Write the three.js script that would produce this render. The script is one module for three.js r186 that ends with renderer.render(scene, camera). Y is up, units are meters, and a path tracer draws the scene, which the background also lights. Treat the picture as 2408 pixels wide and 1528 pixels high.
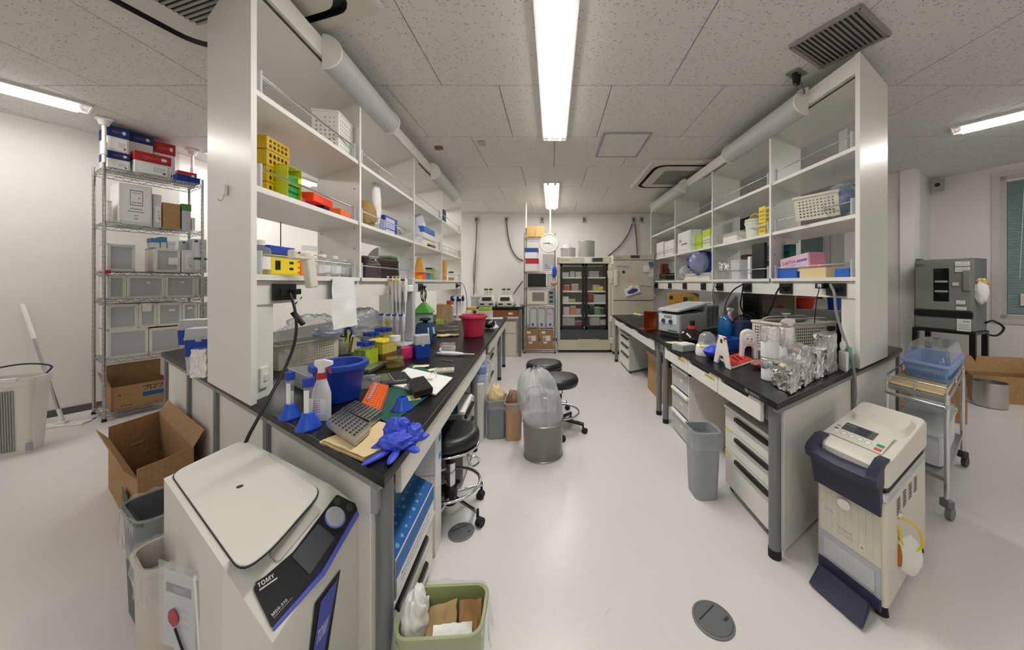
import * as THREE from 'three';
import { RoundedBoxGeometry } from 'three/addons/geometries/RoundedBoxGeometry.js';
import { mergeGeometries } from 'three/addons/utils/BufferGeometryUtils.js';
import { ImprovedNoise } from 'three/addons/math/ImprovedNoise.js';
import { RectAreaLightUniformsLib } from 'three/addons/lights/RectAreaLightUniformsLib.js';

// ---------- camera, sky, exposure ----------
const FOC = 760, PX = 1300, PY = 665, EYE = 1.35, CEIL = 2.95;   // focal length and eye point in the 2408 x 1528 frame
const scene = new THREE.Scene();
const camera = new THREE.PerspectiveCamera(2 * Math.atan(764 / FOC) * 180 / Math.PI, 2408 / 1528, 0.05, 60);
camera.position.set(0, EYE, 0);
camera.lookAt(0, EYE, -1);
camera.setViewOffset(2408, 1528, 1204 - PX, 764 - PY, 2408, 1528);
camera.updateProjectionMatrix();
scene.background = new THREE.Color(0x0a0d10);                    // night outside the windows
const renderer = new THREE.WebGLRenderer({ antialias: true });
renderer.toneMapping = THREE.LinearToneMapping;
renderer.toneMappingExposure = 1.2;
renderer.shadowMap.enabled = true;
RectAreaLightUniformsLib.init();
const LAMP = 15;                                                   // radiance of a fluorescent ceiling fitting
const LAMP_COLOR = new THREE.Color(1.0, 0.985, 0.955);

// ---------- helpers ----------
let seed = 7;
const rnd = (a = 0, b = 1) => { seed = (seed * 1664525 + 1013904223) >>> 0; return a + (b - a) * seed / 4294967296; };
const noise = new ImprovedNoise();
const at = (px, py, h) => { const d = FOC * (EYE - h) / (py - PY); return { x: (px - PX) * d / FOC, z: -d, d, s: d / FOC, q: (px - PX) / FOC, c: 1 / Math.hypot(1, (px - PX) / FOC) }; };
const deep = (px, d) => ({ x: (px - PX) * d / FOC, z: -d, d, s: d / FOC, q: (px - PX) / FOC, c: 1 / Math.hypot(1, (px - PX) / FOC) });
const hAt = (py, d) => EYE - (py - PY) * d / FOC;                 // height of a thing seen at row py and depth d
// the front lower edge of a thing between two points of a surface: middle, width, turn
function edge(p, q) { const w = Math.hypot(q.x - p.x, q.z - p.z); return { x: (p.x + q.x) / 2, z: (p.z + q.z) / 2, w, ry: Math.atan2(-(q.z - p.z), q.x - p.x), s: (p.s + q.s) / 2, d: (p.d + q.d) / 2 }; }
const span = (ax, ay, bx, by, h) => edge(at(ax, ay, h), at(bx, by, h));
const flatQ = (px, py, h, wpx, ry = 0) => { const p = at(px, py, h); return { ...p, w: wpx * p.s, ry }; };

const names = new Map();
const numbered = (n) => { const k = names.get(n) || 0; names.set(n, k + 1); return k ? n + '_' + String(k).padStart(3, '0') : n; };
function T(name, label, category, pos, ry = 0, group) {
  const o = new THREE.Group(); o.name = numbered(name); o.position.set(pos.x, pos.y || 0, pos.z); o.rotation.y = ry;
  o.userData = { label, category }; if (group) o.userData.group = group;
  scene.add(o); return o;
}
const grow = (o, k) => { o.scale.setScalar(k); return o; };
const on = (p, y) => ({ x: p.x, y, z: p.z });
// texture coordinates in metres, by the way a face points
function metric(g) {
  const p = g.attributes.position, n = g.attributes.normal, uv = new Float32Array(p.count * 2);
  for (let i = 0; i < p.count; i++) {
    const ax = Math.abs(n.getX(i)), ay = Math.abs(n.getY(i)), az = Math.abs(n.getZ(i));
    const x = p.getX(i), y = p.getY(i), z = p.getZ(i);
    if (ay >= ax && ay >= az) { uv[2 * i] = x; uv[2 * i + 1] = z; } else if (ax > az) { uv[2 * i] = z; uv[2 * i + 1] = y; } else { uv[2 * i] = x; uv[2 * i + 1] = y; }
  }
  g.setAttribute('uv', new THREE.BufferAttribute(uv, 2)); return g;
}
function clean(g) {
  const keep = g.userData.uv;
  let r = g.index ? g.toNonIndexed() : g;
  if (r === g && g.shared) r = g.clone();
  if (!r.attributes.normal) r.computeVertexNormals();
  for (const k of Object.keys(r.attributes)) if (!['position', 'normal', 'uv'].includes(k)) r.deleteAttribute(k);
  if (!keep || !r.attributes.uv) metric(r);
  return r;
}
function join(gs) { const l = (Array.isArray(gs) ? gs.flat(9) : [gs]).map(clean); return l.length > 1 ? mergeGeometries(l) : l[0]; }
function part(parent, name, gs, mat, label) {
  const m = new THREE.Mesh(join(gs), mat); m.name = name; m.castShadow = m.receiveShadow = true;
  if (label) m.userData.label = label;
  parent.add(m); return m;
}
const each = (parent, name, gs, mat) => gs.map((g) => part(parent, name, g, mat));
function shareMesh(parent, name, geo, mat, x, y, z, ry = 0) { const m = new THREE.Mesh(geo, mat); m.name = name; m.castShadow = m.receiveShadow = true; m.position.set(x, y, z); m.rotation.y = ry; parent.add(m); return m; }
function one(name, label, category, gs, mat, pos = { x: 0, z: 0 }, ry = 0, group) {
  const m = new THREE.Mesh(join(gs), mat); m.name = numbered(name); m.castShadow = m.receiveShadow = true;
  m.position.set(pos.x, pos.y || 0, pos.z); m.rotation.y = ry; m.userData = { label, category }; if (group) m.userData.group = group;
  scene.add(m); return m;
}
function struct(name, gs, mat) {
  const m = new THREE.Mesh(join(gs), mat); m.name = name; m.castShadow = m.receiveShadow = true; m.userData = { kind: 'structure' }; scene.add(m); return m;
}
// shapes; boxes are given by centre in x and z and by the lower face in y
const tr = (g, x = 0, y = 0, z = 0) => g.translate(x, y, z);
const box = (w, h, d, x = 0, y = 0, z = 0) => new THREE.BoxGeometry(w, h, d).translate(x, y + h / 2, z);
const rbox = (w, h, d, x = 0, y = 0, z = 0, r = 0.004, n = 2) => new RoundedBoxGeometry(w, h, d, n, Math.min(r, w / 2.01, h / 2.01, d / 2.01)).translate(x, y + h / 2, z);
const cyl = (r0, r1, h, x = 0, y = 0, z = 0, n = 24) => new THREE.CylinderGeometry(r1, r0, h, n).translate(x, y + h / 2, z);   // r0 lower, r1 upper
const lathe = (pts, n = 32, x = 0, y = 0, z = 0) => new THREE.LatheGeometry(pts.map((p) => new THREE.Vector2(Math.max(p[0], 1e-5), p[1])), n).translate(x, y, z);
const V = (x, y, z) => new THREE.Vector3(x, y, z);
const tube = (pts, r, n = 24, k = 6) => new THREE.TubeGeometry(new THREE.CatmullRomCurve3(pts.map((p) => V(...p)), false, 'centripetal'), n, r, k);
function rod(a, b, r, k = 8) {
  const A = V(...a), B = V(...b), d = B.clone().sub(A), L = d.length();
  const g = new THREE.CylinderGeometry(r, r, L, k); g.applyQuaternion(new THREE.Quaternion().setFromUnitVectors(V(0, 1, 0), d.normalize()));
  return g.translate((a[0] + b[0]) / 2, (a[1] + b[1]) / 2, (a[2] + b[2]) / 2);
}
const turn = (g, rx = 0, ry = 0, rz = 0, x = 0, y = 0, z = 0) => g.applyMatrix4(new THREE.Matrix4().compose(V(x, y, z), new THREE.Quaternion().setFromEuler(new THREE.Euler(rx, ry, rz, 'YXZ')), V(1, 1, 1)));
// upright prism over a plan [[x, depth], ...]
function prism(plan, y0, y1) {
  const s = new THREE.Shape(plan.map(([x, d]) => new THREE.Vector2(x, d)));
  const g = new THREE.ExtrudeGeometry(s, { depth: y1 - y0, bevelEnabled: false });
  return g.rotateX(-Math.PI / 2).translate(0, y0, 0);            // shape y becomes -z: depth runs away from the camera
}
function bprism(plan, y0, y1, b = 0.004) {
  const s = new THREE.Shape(plan.map(([x, d]) => new THREE.Vector2(x, d)));
  const g = new THREE.ExtrudeGeometry(s, { depth: y1 - y0 - 2 * b, bevelEnabled: true, bevelThickness: b, bevelSize: b, bevelOffset: -b, bevelSegments: 2 });
  return g.rotateX(-Math.PI / 2).translate(0, y0 + b, 0);
}
// extrusion of an outline in x and y, thick in z, centred
function slab(pts, t, b = 0, holes = []) {
  const s = new THREE.Shape(pts.map(([x, y]) => new THREE.Vector2(x, y)));
  for (const h of holes) s.holes.push(new THREE.Path(h.map(([x, y]) => new THREE.Vector2(x, y))));
  const g = new THREE.ExtrudeGeometry(s, { depth: t - 2 * b, bevelEnabled: b > 0, bevelThickness: b, bevelSize: b, bevelOffset: -b, bevelSegments: 2, curveSegments: 8 });
  return g.translate(0, 0, -t / 2 + b);
}
const ring = (w, d, r, y, n = 5, x = 0, z = 0) => {              // rounded rectangle
  const o = []; r = Math.min(r, w / 2 - 1e-4, d / 2 - 1e-4);
  [[1, 1, 0], [-1, 1, 1], [-1, -1, 2], [1, -1, 3]].forEach(([sx, sz, k]) => { for (let i = 0; i <= n; i++) { const a = (k + i / n) * Math.PI / 2; o.push([x + sx * (w / 2 - r) + r * Math.cos(a), y, z + sz * (d / 2 - r) + r * Math.sin(a)]); } });
  return o;
};
const circ = (r, y, n = 32, x = 0, z = 0) => Array.from({ length: n }, (_, i) => [x + r * Math.cos(i / n * 2 * Math.PI), y, z + r * Math.sin(i / n * 2 * Math.PI)]);
function loft(rings, capA = true, capB = true) {                  // surface through rings of equal length; smooth along and around
  const P = [], I = [], n = rings[0].length;
  rings.forEach((r) => r.forEach((p) => P.push(...p)));
  for (let k = 0; k < rings.length - 1; k++) for (let i = 0; i < n; i++) { const a = k * n + i, b = k * n + (i + 1) % n; I.push(a, a + n, b, b, a + n, b + n); }
  const cap = (r, flip) => { const c = r.reduce((u, p) => [u[0] + p[0] / n, u[1] + p[1] / n, u[2] + p[2] / n], [0, 0, 0]); const o = P.length / 3; r.forEach((p) => P.push(...p)); P.push(...c); for (let i = 0; i < n; i++) { const a = o + i, b = o + (i + 1) % n; flip ? I.push(a, o + n, b) : I.push(a, b, o + n); } };
  if (capA) cap(rings[0], true);
  if (capB) cap(rings[rings.length - 1], false);
  const g = new THREE.BufferGeometry(); g.setAttribute('position', new THREE.Float32BufferAttribute(P, 3)); g.setIndex(I);
  const f = g.toNonIndexed(); creased(f); return f;
}
// normals that are smooth below 35 degrees and sharp above
function creased(g, ang = 0.62) {
  const p = g.attributes.position, n = p.count, key = (i) => Math.round(p.getX(i) * 2e4) + ',' + Math.round(p.getY(i) * 2e4) + ',' + Math.round(p.getZ(i) * 2e4);
  const fn = [], at_ = new Map(), a = V(0, 0, 0), b = V(0, 0, 0), c = V(0, 0, 0);
  for (let f = 0; f < n / 3; f++) { a.fromBufferAttribute(p, 3 * f); b.fromBufferAttribute(p, 3 * f + 1); c.fromBufferAttribute(p, 3 * f + 2); b.sub(a); c.sub(a); const m = V(0, 0, 0).crossVectors(b, c); fn.push(m); for (let j = 0; j < 3; j++) { const k = key(3 * f + j); if (!at_.has(k)) at_.set(k, []); at_.get(k).push(f); } }
  const N = new Float32Array(n * 3), u = fn.map((m) => m.clone().normalize()), cs = Math.cos(ang);
  for (let i = 0; i < n; i++) { const f = Math.floor(i / 3), s = V(0, 0, 0); for (const k of at_.get(key(i))) if (u[k].dot(u[f]) > cs) s.add(fn[k]); s.normalize(); N[3 * i] = s.x; N[3 * i + 1] = s.y; N[3 * i + 2] = s.z; }
  g.setAttribute('normal', new THREE.BufferAttribute(N, 3)); return g;
}
// open container: rounded rectangle, walls of thickness t, wider at the top by the factor k
function tub(w, d, h, r, t = 0.004, k = 1.0, lip = 0.006) {
  const W = w / k, D = d / k;
  return loft([ring(W * 0.96, D * 0.96, r * 0.9, 0), ring(W, D, r, 0.008), ring(w, d, r, h - 0.02), ring(w, d, r, h - 0.018), ring(w + 2 * lip, d + 2 * lip, r + lip, h - 0.014), ring(w + 2 * lip, d + 2 * lip, r + lip, h), ring(w - 2 * t, d - 2 * t, r - t, h), ring(W - 2 * t, D - 2 * t, Math.max(r - t, 0.002), 0.008 + t)]);
}
function bucketGeo(r0, r1, h, t = 0.006, lip = 0.01, lipH = 0.03) {
  return lathe([[0, 0], [r0 * 0.97, 0], [r0, 0.006], [r1 - 0.002, h - lipH - 0.002], [r1 + lip - 0.002, h - lipH], [r1 + lip, h - lipH + 0.004], [r1 + lip, h - 0.004], [r1 + lip - 0.004, h], [r1 - t + 0.002, h], [r1 - t, h - 0.004], [r0 - t, t], [0, t]], 48);
}
// flat panel with rows of rectangular holes
function perforated(w, h, t, nx, ny, hx, hy, mx = 0.08, my = 0.1) {
  const holes = [], bx = w * mx, by = h * my, cx = (w - 2 * bx) / nx, cy = (h - 2 * by) / ny;
  for (let i = 0; i < nx; i++) for (let j = 0; j < ny; j++) { const x = -w / 2 + bx + (i + 0.5) * cx, y = by + (j + 0.5) * cy, a = cx * hx / 2, b = cy * hy / 2; holes.push([[x - a, y - b], [x - a, y + b], [x + a, y + b], [x + a, y - b]]); }
  return slab([[-w / 2, 0], [w / 2, 0], [w / 2, h], [-w / 2, h]], t, 0, holes);
}
// crumpled lump: a noise-folded ball
function lump(rx, ry, rz, amp = 0.25, f = 2.2, n = 28, s = 1) {
  const g = new THREE.SphereGeometry(1, n, Math.round(n * 0.7)), p = g.attributes.position;
  for (let i = 0; i < p.count; i++) {
    const x = p.getX(i), y = p.getY(i), z = p.getZ(i);
    const k = 1 + amp * (1 - 2.2 * Math.abs(noise.noise(x * f + s * 7.1, y * f + s, z * f)) + 0.5 * (1 - 2 * Math.abs(noise.noise(x * f * 2.3, y * f * 2.3 + s * 3, z * f * 2.3))));
    p.setXYZ(i, x * k * rx, y * k * ry, z * k * rz);
  }
  g.computeVertexNormals(); g.computeBoundingBox(); return g.translate(0, -g.boundingBox.min.y, 0);
}
// loose sheet w x d with folds, given thickness
function sheet(w, d, t = 0.0015, amp = 0.004, f = 9, n = 18, s = 1) {
  const top = [], W = (i, j) => amp * (noise.noise(i * f / n + s, j * f / n * 0.7, s * 3.3) + 0.5 * noise.noise(i * f * 2 / n, j * f * 2 / n + s, 1.7)) + amp;
  const P = [], I = [], id = (i, j, k) => k * (n + 1) * (n + 1) + i * (n + 1) + j;
  for (let k = 0; k < 2; k++) for (let i = 0; i <= n; i++) for (let j = 0; j <= n; j++) P.push((i / n - 0.5) * w, W(i, j) + (k ? t : 0), (j / n - 0.5) * d);
  for (let i = 0; i < n; i++) for (let j = 0; j < n; j++) { I.push(id(i, j, 1), id(i, j + 1, 1), id(i + 1, j, 1), id(i + 1, j, 1), id(i, j + 1, 1), id(i + 1, j + 1, 1)); I.push(id(i, j, 0), id(i + 1, j, 0), id(i, j + 1, 0), id(i + 1, j, 0), id(i + 1, j + 1, 0), id(i, j + 1, 0)); }
  const g = new THREE.BufferGeometry(); g.setAttribute('position', new THREE.Float32BufferAttribute(P, 3)); g.setIndex(I); g.computeVertexNormals(); return g;
}
// box whose faces are dented, for foil and soft bags
function dented(w, h, d, amp = 0.004, n = 10, f = 30, s = 1) {
  const g = new THREE.BoxGeometry(w, h, d, n, n, n), p = g.attributes.position;
  for (let i = 0; i < p.count; i++) { const x = p.getX(i), y = p.getY(i), z = p.getZ(i); const k = (a) => amp * (noise.noise(x * f + a, y * f + s, z * f) + 0.7 * noise.noise(x * f * 2.2, y * f * 2.2 + a, z * f * 2.2 + s)); p.setXYZ(i, x + k(1.3), Math.max(y + k(5.1), -h / 2), z + k(9.7)); }
  const f2 = g.toNonIndexed(); f2.computeVertexNormals(); return f2.translate(0, h / 2, 0);
}

// ---------- textures and materials ----------
function tex(w, h, f, srgb = true, rep = 1) {
  const d = new Uint8Array(w * h * 4);
  for (let y = 0; y < h; y++) for (let x = 0; x < w; x++) { const c = f(x / w, y / h, x, y); const o = 4 * (y * w + x); d[o] = c[0]; d[o + 1] = c[1]; d[o + 2] = c[2]; d[o + 3] = 255; }
  const t = new THREE.DataTexture(d, w, h); t.wrapS = t.wrapT = THREE.RepeatWrapping; t.magFilter = THREE.LinearFilter; t.repeat.set(rep, rep); if (srgb) t.colorSpace = THREE.SRGBColorSpace; t.needsUpdate = true; return t;
}
const perN = (u, v, f, s) => {                                     // noise that repeats over the unit square
  const a = u * 2 * Math.PI, b = v * 2 * Math.PI, r = f / 6.283; return noise.noise(Math.cos(a) * r + s, Math.sin(a) * r + Math.cos(b) * r * 1.37, Math.sin(b) * r + s * 2.1);
};
const std = (c, rough = 0.5, o = {}) => new THREE.MeshPhysicalMaterial({ color: c, roughness: rough, ...o });
const M = {
  white: std(0xeeece6, 0.42), melamine: std(0xeceae3, 0.38), wallPaint: null, trayGrey: std(0xa9aaa8, 0.5), greyMetal: std(0x7d7f80, 0.42, { metalness: 0.35 }),
  black: std(0x161617, 0.35), blackTop: std(0x0d0d0e, 0.34, { specularIntensity: 0.6 }), rubber: std(0x1b1b1c, 0.7), darkGrey: std(0x3a3c3e, 0.5),
  chrome: std(0xdadbdc, 0.14, { metalness: 1 }), steel: std(0xb9babb, 0.3, { metalness: 1 }), brushed: std(0xc2c1be, 0.34, { metalness: 1 }), wire: std(0xb4b4b2, 0.26, { metalness: 1 }),
  cream: std(0xe3decd, 0.45), creamDark: std(0xcfcab6, 0.5), ivory: std(0xe9e5da, 0.5), navy: std(0x2a2944, 0.5),
  cardboard: null, cardDark: std(0x8a6a44, 0.9), foil: null,
  blue: std(0x123fa8, 0.42), blueDeep: std(0x10306f, 0.45), blueLight: std(0x8fb0e4, 0.4), red: std(0xc22a2a, 0.45), redPink: std(0xc22f4d, 0.42), orange: std(0xf0641e, 0.45), yellow: std(0xecd021, 0.42), lime: std(0xc6e03a, 0.45), green: std(0x16913a, 0.45), teal: std(0x0d5f57, 0.55), matGreen: std(0x0f5b4c, 0.6), pink: std(0xec2f86, 0.45), pinkPale: std(0xd98ca6, 0.5), glove: std(0x3f55d6, 0.5), tan: std(0xc9a57e, 0.55), kraft: std(0xe3cb9b, 0.85), paper: std(0xf2f1ee, 0.8), sage: std(0xa8b07a, 0.45), bluegrey: std(0x9fb6c4, 0.5),
  clear: std(0xf4f6f7, 0.12, { transmission: 0.88, thickness: 0, ior: 1.4 }), film: std(0xfafbfb, 0.14, { transmission: 0.88, thickness: 0, ior: 1.3 }), frosted: std(0xe6e8ea, 0.5, { transmission: 0.5, thickness: 0 }), milky: std(0xe9ebec, 0.55, { transmission: 0.35, thickness: 0 }), glass: std(0xffffff, 0.02, { transmission: 1, thickness: 0, ior: 1.45 }), amber: std(0xc4662c, 0.12, { transmission: 0.75, thickness: 0 }), yellowClear: std(0xe8c60e, 0.3, { transmission: 0.35, thickness: 0 }), limeClear: std(0xc9e02e, 0.35, { transmission: 0.35, thickness: 0 }), blueClear: std(0x1f86cc, 0.15, { transmission: 0.55, thickness: 0 }),
  liquid: std(0xe9e2a8, 0.05, { transmission: 0.9, thickness: 0 }), water: std(0xf2f4f4, 0.03, { transmission: 0.95, thickness: 0 }), leather: std(0x151515, 0.4, { clearcoat: 0.15, clearcoatRoughness: 0.4 }), screen: std(0x33363b, 0.2), darkGlass: std(0x15181a, 0.08), cable: std(0x121213, 0.5), cableGrey: std(0x8b8d8f, 0.5), brownCup: std(0x7b5a4a, 0.6), plum: std(0x2b1b1d, 0.6), gold: std(0xdb9f3a, 0.6),
};
const hue = new Map();
const col = (c, r = 0.5) => { const k = c + '/' + r; if (!hue.has(k)) hue.set(k, std(c, r)); return hue.get(k); };
{
  const grain = tex(256, 256, (u, v) => { const n = 150 + 60 * perN(u, v, 90, 3) + rnd(-30, 30); return [n, n, n]; }, false, 3);
  M.wallPaint = std(0xebe8e4, 0.72, { bumpMap: grain, bumpScale: 0.0004 });
  const fibre = tex(256, 256, (u, v, x, y) => { const n = 10 * perN(u, v, 14, 5) + 6 * perN(u * 1, v, 60, 9) + rnd(-5, 5) + 2.5 * Math.sin(x * 0.4); return [176 + n, 140 + n, 98 + n * 0.9]; }, true, 2.5);
  M.cardboard = std(0xffffff, 0.88, { map: fibre });
  const foilB = tex(256, 256, (u, v) => { const n = 128 + 150 * Math.abs(perN(u, v, 26, 2)) - 90 * Math.abs(perN(u, v, 60, 6)); return [n, n, n]; }, false, 6);
  M.foil = std(0xf0f0f0, 0.16, { metalness: 1, bumpMap: foilB, bumpScale: 0.003 });
}
// printed sheet: draw(ctx, w, h) on a canvas, laid on a thin slab facing +z
function print(w, h, px, draw, rough = 0.6, extra = {}) {
  const c = document.createElement('canvas'); c.width = px; c.height = Math.max(8, Math.round(px * h / w)); const x = c.getContext('2d'); draw(x, c.width, c.height);
  const t = new THREE.CanvasTexture(c); t.colorSpace = THREE.SRGBColorSpace; return std(0xffffff, rough, { map: t, ...extra });
}
function decal(w, h) { const g = new THREE.PlaneGeometry(w, h); g.userData.uv = true; return g; }
const fill = (x, c, a, b, w, h) => { x.fillStyle = c; x.fillRect(a, b, w, h); };
const text = (x, s, px, py, size, c = '#222', f = 'bold', align = 'left') => { x.fillStyle = c; x.font = f + ' ' + size + 'px sans-serif'; x.textAlign = align; x.fillText(s, px, py); };
const scrib = (x, a, b, w, n, dy, c = '#777') => { x.fillStyle = c; for (let i = 0; i < n; i++) for (let k = 0; k < w;) { const l = 3 + (k * 7 + i * 13) % 9; x.fillRect(a + k, b + i * dy, Math.min(l, w - k), dy * 0.35); k += l + 3; } };
// ---------- the room ----------
// plan points are [x, depth]; depth runs away from the camera
const plan = { farL: [-4.6, 7.5], bendL: [-4.62, 4.0], nearL: [-6.6, 0.49], backL: [-6.6, -2.4], backR: [7.7, -2.4], nearR: [7.7, 0.5], cornerR: [5.9, 5.05], pierA: [5.055, 4.52], pierB: [4.77, 5.29], recess: [5.2, 5.6], farR: [4.2, 7.5] };
const outline = [plan.backL, plan.backR, plan.nearR, plan.cornerR, plan.pierA, plan.pierB, plan.recess, plan.farR, plan.farL, plan.bendL, plan.nearL];
{
  // floor: pale vinyl with fleck and scuffs
  const fl = tex(1024, 1024, (u, v) => { const n = 1.5 * noise.noise(u * 9, v * 9, 1) + rnd(-4, 4); return [227 + n, 223 + n, 221 + n]; }, true, 0.5);
  const fd = fl.image.data;                                        // scuffs: short dark strokes and specks
  for (let k = 0; k < 60; k++) { let x = rnd(0, 1024), y = rnd(0, 1024); const a = rnd(0, 6.28), L = rnd(1, 1) * (k % 3 ? rnd(1, 4) : rnd(5, 26)), c = rnd(12, 40); for (let t = 0; t < L; t++) { const o = 4 * ((Math.round(y) & 1023) * 1024 + (Math.round(x) & 1023)); for (let j = 0; j < 3; j++) fd[o + j] -= c; x += Math.cos(a); y += Math.sin(a); } }
  struct('floor', prism(outline, -0.12, 0), std(0xffffff, 0.27, { map: fl }));
}
const T_W = 0.14;
function wallRun(name, A, B, holes = []) {                        // wall from A to B, room on the right hand of A > B; holes: [start, end, sill, head] along the run
  const L = Math.hypot(B[0] - A[0], B[1] - A[1]), ang = Math.atan2(B[1] - A[1], B[0] - A[0]);
  const gs = []; let s = -0.0; const H = CEIL + 0.1;
  for (const [a, b, lo, hi] of holes) { gs.push(box(a - s, H, T_W, (s + a) / 2, 0, 0)); gs.push(box(b - a, lo, T_W, (a + b) / 2, 0, 0), box(b - a, H - hi, T_W, (a + b) / 2, hi, 0)); s = b; }
  gs.push(box(L - s, H, T_W, (s + L) / 2, 0, 0));
  const m = struct(name, gs.map((g) => g.translate(0, 0, -T_W / 2)), M.wallPaint);
  m.position.set(A[0], 0, -A[1]); m.rotation.y = ang;
  return { m, L, ang };
}
wallRun('wall_far', plan.farL, plan.farR);
wallRun('wall_left', plan.bendL, plan.farL);
const wl = wallRun('wall_left_near', plan.nearL, plan.bendL);
wallRun('wall_left_rear', plan.backL, plan.nearL);
wallRun('wall_back', plan.backR, plan.backL);
const wr = wallRun('wall_right', plan.cornerR, plan.nearR, [[0.66, 2.5, 0.86, 2.8]]);
wallRun('wall_right_rear', plan.nearR, plan.backR);
wallRun('wall_pier_side', plan.pierA, plan.cornerR);
wallRun('wall_pier', plan.pierB, plan.pierA);
wallRun('wall_recess', plan.recess, plan.pierB);
const wf = wallRun('wall_right_far', plan.farR, plan.recess, [[0.55, 1.76, 1.0, 2.45]]);
// baseboards
const baseM = col(0x55585a, 0.6);
function skirting(name, A, B) { const L = Math.hypot(B[0] - A[0], B[1] - A[1]); const m = struct(name, rbox(L, 0.07, 0.012, L / 2, 0, 0.006, 0.003), baseM); m.position.set(A[0], 0, -A[1]); m.rotation.y = Math.atan2(B[1] - A[1], B[0] - A[0]); }
skirting('baseboard_left', plan.nearL, plan.bendL); skirting('baseboard_far', plan.farL, plan.farR); skirting('baseboard_right', plan.cornerR, plan.nearR); skirting('baseboard_pier', plan.pierA, plan.cornerR);

// windows: metal frame, pane, slatted blind
function windowIn(name, run, A, a, b, lo, hi, blindTo, slatC) {
  const w = struct(name, [box(b - a, 0.05, 0.1, (a + b) / 2, lo, -0.06), box(b - a, 0.05, 0.1, (a + b) / 2, hi - 0.05, -0.06), box(0.05, hi - lo, 0.1, a + 0.025, lo, -0.06), box(0.05, hi - lo, 0.1, b - 0.025, lo, -0.06)], col(0xc9c4bf, 0.5));
  w.position.set(A[0], 0, -A[1]); w.rotation.y = run.ang;
  part(w, 'window_trim', [box(b - a + 0.14, 0.06, 0.02, (a + b) / 2, lo - 0.06, 0.01), box(b - a + 0.14, 0.06, 0.02, (a + b) / 2, hi, 0.01), box(0.07, hi - lo, 0.02, a - 0.035, lo, 0.01), box(0.07, hi - lo, 0.02, b + 0.035, lo, 0.01)], col(0xd3cdc8, 0.5));
  part(w, 'pane', box(b - a - 0.08, hi - lo - 0.08, 0.006, (a + b) / 2, lo + 0.04, -0.085), std(0x1a2022, 0.05, { transmission: 0.4, thickness: 0 }));
  const gs = [];
  for (let y = hi - 0.09; y > blindTo; y -= 0.0215) gs.push(turn(new THREE.BoxGeometry(b - a - 0.11, 0.0012, 0.025), 0.95, 0, 0, (a + b) / 2, y, -0.02));
  part(w, 'blind_slats', gs, slatC).userData.kind = 'stuff';
  each(w, 'blind_rail', [rbox(b - a - 0.1, 0.03, 0.04, (a + b) / 2, hi - 0.08, -0.02, 0.004), rbox(b - a - 0.11, 0.018, 0.03, (a + b) / 2, blindTo - 0.02, -0.02, 0.004)], col(0xdfe3e0, 0.4));
  return w;
}
const slatM = std(0x9db5b3, 0.45);
const win1 = windowIn('window_1', wr, plan.cornerR, 0.66, 2.5, 0.86, 2.8, 0.93, slatM);
each(win1, 'blind_cord', [rod([0.86, 2.7, 0.03], [0.82, 1.4, 0.02], 0.003), rod([0.98, 2.7, 0.03], [1.02, 1.35, 0.02], 0.003)], M.white);
part(win1, 'blind_tag', box(0.07, 0.16, 0.003, 0.86, 1.05, 0.012), M.ivory);
windowIn('window_2', wf, plan.farR, 0.55, 1.76, 1.0, 2.45, 1.84, slatM);

// ceiling: a soffit plate and separate mineral panels under it, grooves between
{
  const worm = tex(512, 512, (u, v) => [230, 228, 224], true);
  const d = worm.image.data, W = 512, b8 = new Uint8Array(W * W * 4).fill(255);
  for (let i = 0; i < W * W; i++) { const n = rnd(-3, 3); for (let k = 0; k < 3; k++) d[4 * i + k] = Math.max(0, d[4 * i + k] + n); for (let k = 0; k < 3; k++) b8[4 * i + k] = 230; }
  for (let k = 0; k < 560; k++) {                                 // short wandering fissures
    let x = rnd(0, W), y = rnd(0, W), a = rnd(-0.5, 0.5); const L = rnd(2, 9), r = rnd(0.7, 1.5);
    for (let t = 0; t < L; t++) { for (let dy = -2; dy <= 2; dy++) for (let dx = -2; dx <= 2; dx++) if (dx * dx + dy * dy <= r * r) { const X = (Math.round(x + dx) + W) % W, Y = (Math.round(y + dy) + W) % W, o = 4 * (Y * W + X); d[o] = 162; d[o + 1] = 159; d[o + 2] = 155; b8[o] = b8[o + 1] = b8[o + 2] = 60; } x += Math.cos(a); y += Math.sin(a); a += rnd(-0.5, 0.5); }
  }
  const bt = new THREE.DataTexture(b8, W, W); bt.wrapS = bt.wrapT = THREE.RepeatWrapping; bt.magFilter = THREE.LinearFilter; bt.needsUpdate = true;
  worm.repeat.set(1.3, 1.3); bt.repeat.set(1.3, 1.3);
  M.panel = std(0xffffff, 0.85, { map: worm, bumpMap: bt, bumpScale: 0.0015 });
  const ceiling = struct('ceiling', prism([[-7, -2.6], [8, -2.6], [8, 7.8], [-7, 7.8]], CEIL + 0.012, CEIL + 0.15), col(0x8d8a86, 0.9));
  const S = 0.92, geos = [];
  for (let v = 0; v < 3; v++) { const g = clean(rbox(S - 0.006, 0.02, S - 0.006, 0, 0, 0, 0.003, 1)); const uv = g.attributes.uv; for (let i = 0; i < uv.count; i++) uv.setXY(i, uv.getX(i) + v * 0.37, uv.getY(i) + v * 0.61); geos.push(g); }
  let k = 0;
  for (let i = -7; i <= 7; i++) for (let j = -2; j <= 8; j++) { const m = shareMesh(ceiling, 'ceiling_panel', geos[(k++ * 7 + i) % 3 < 0 ? 0 : Math.abs((k * 7 + i) % 3)], M.panel, 0.02 + (i + 0.5) * S + (((j % 2) + 2) % 2 ? S * 0.5 : 0), CEIL, -(j + 0.35) * S); }
}
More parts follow.
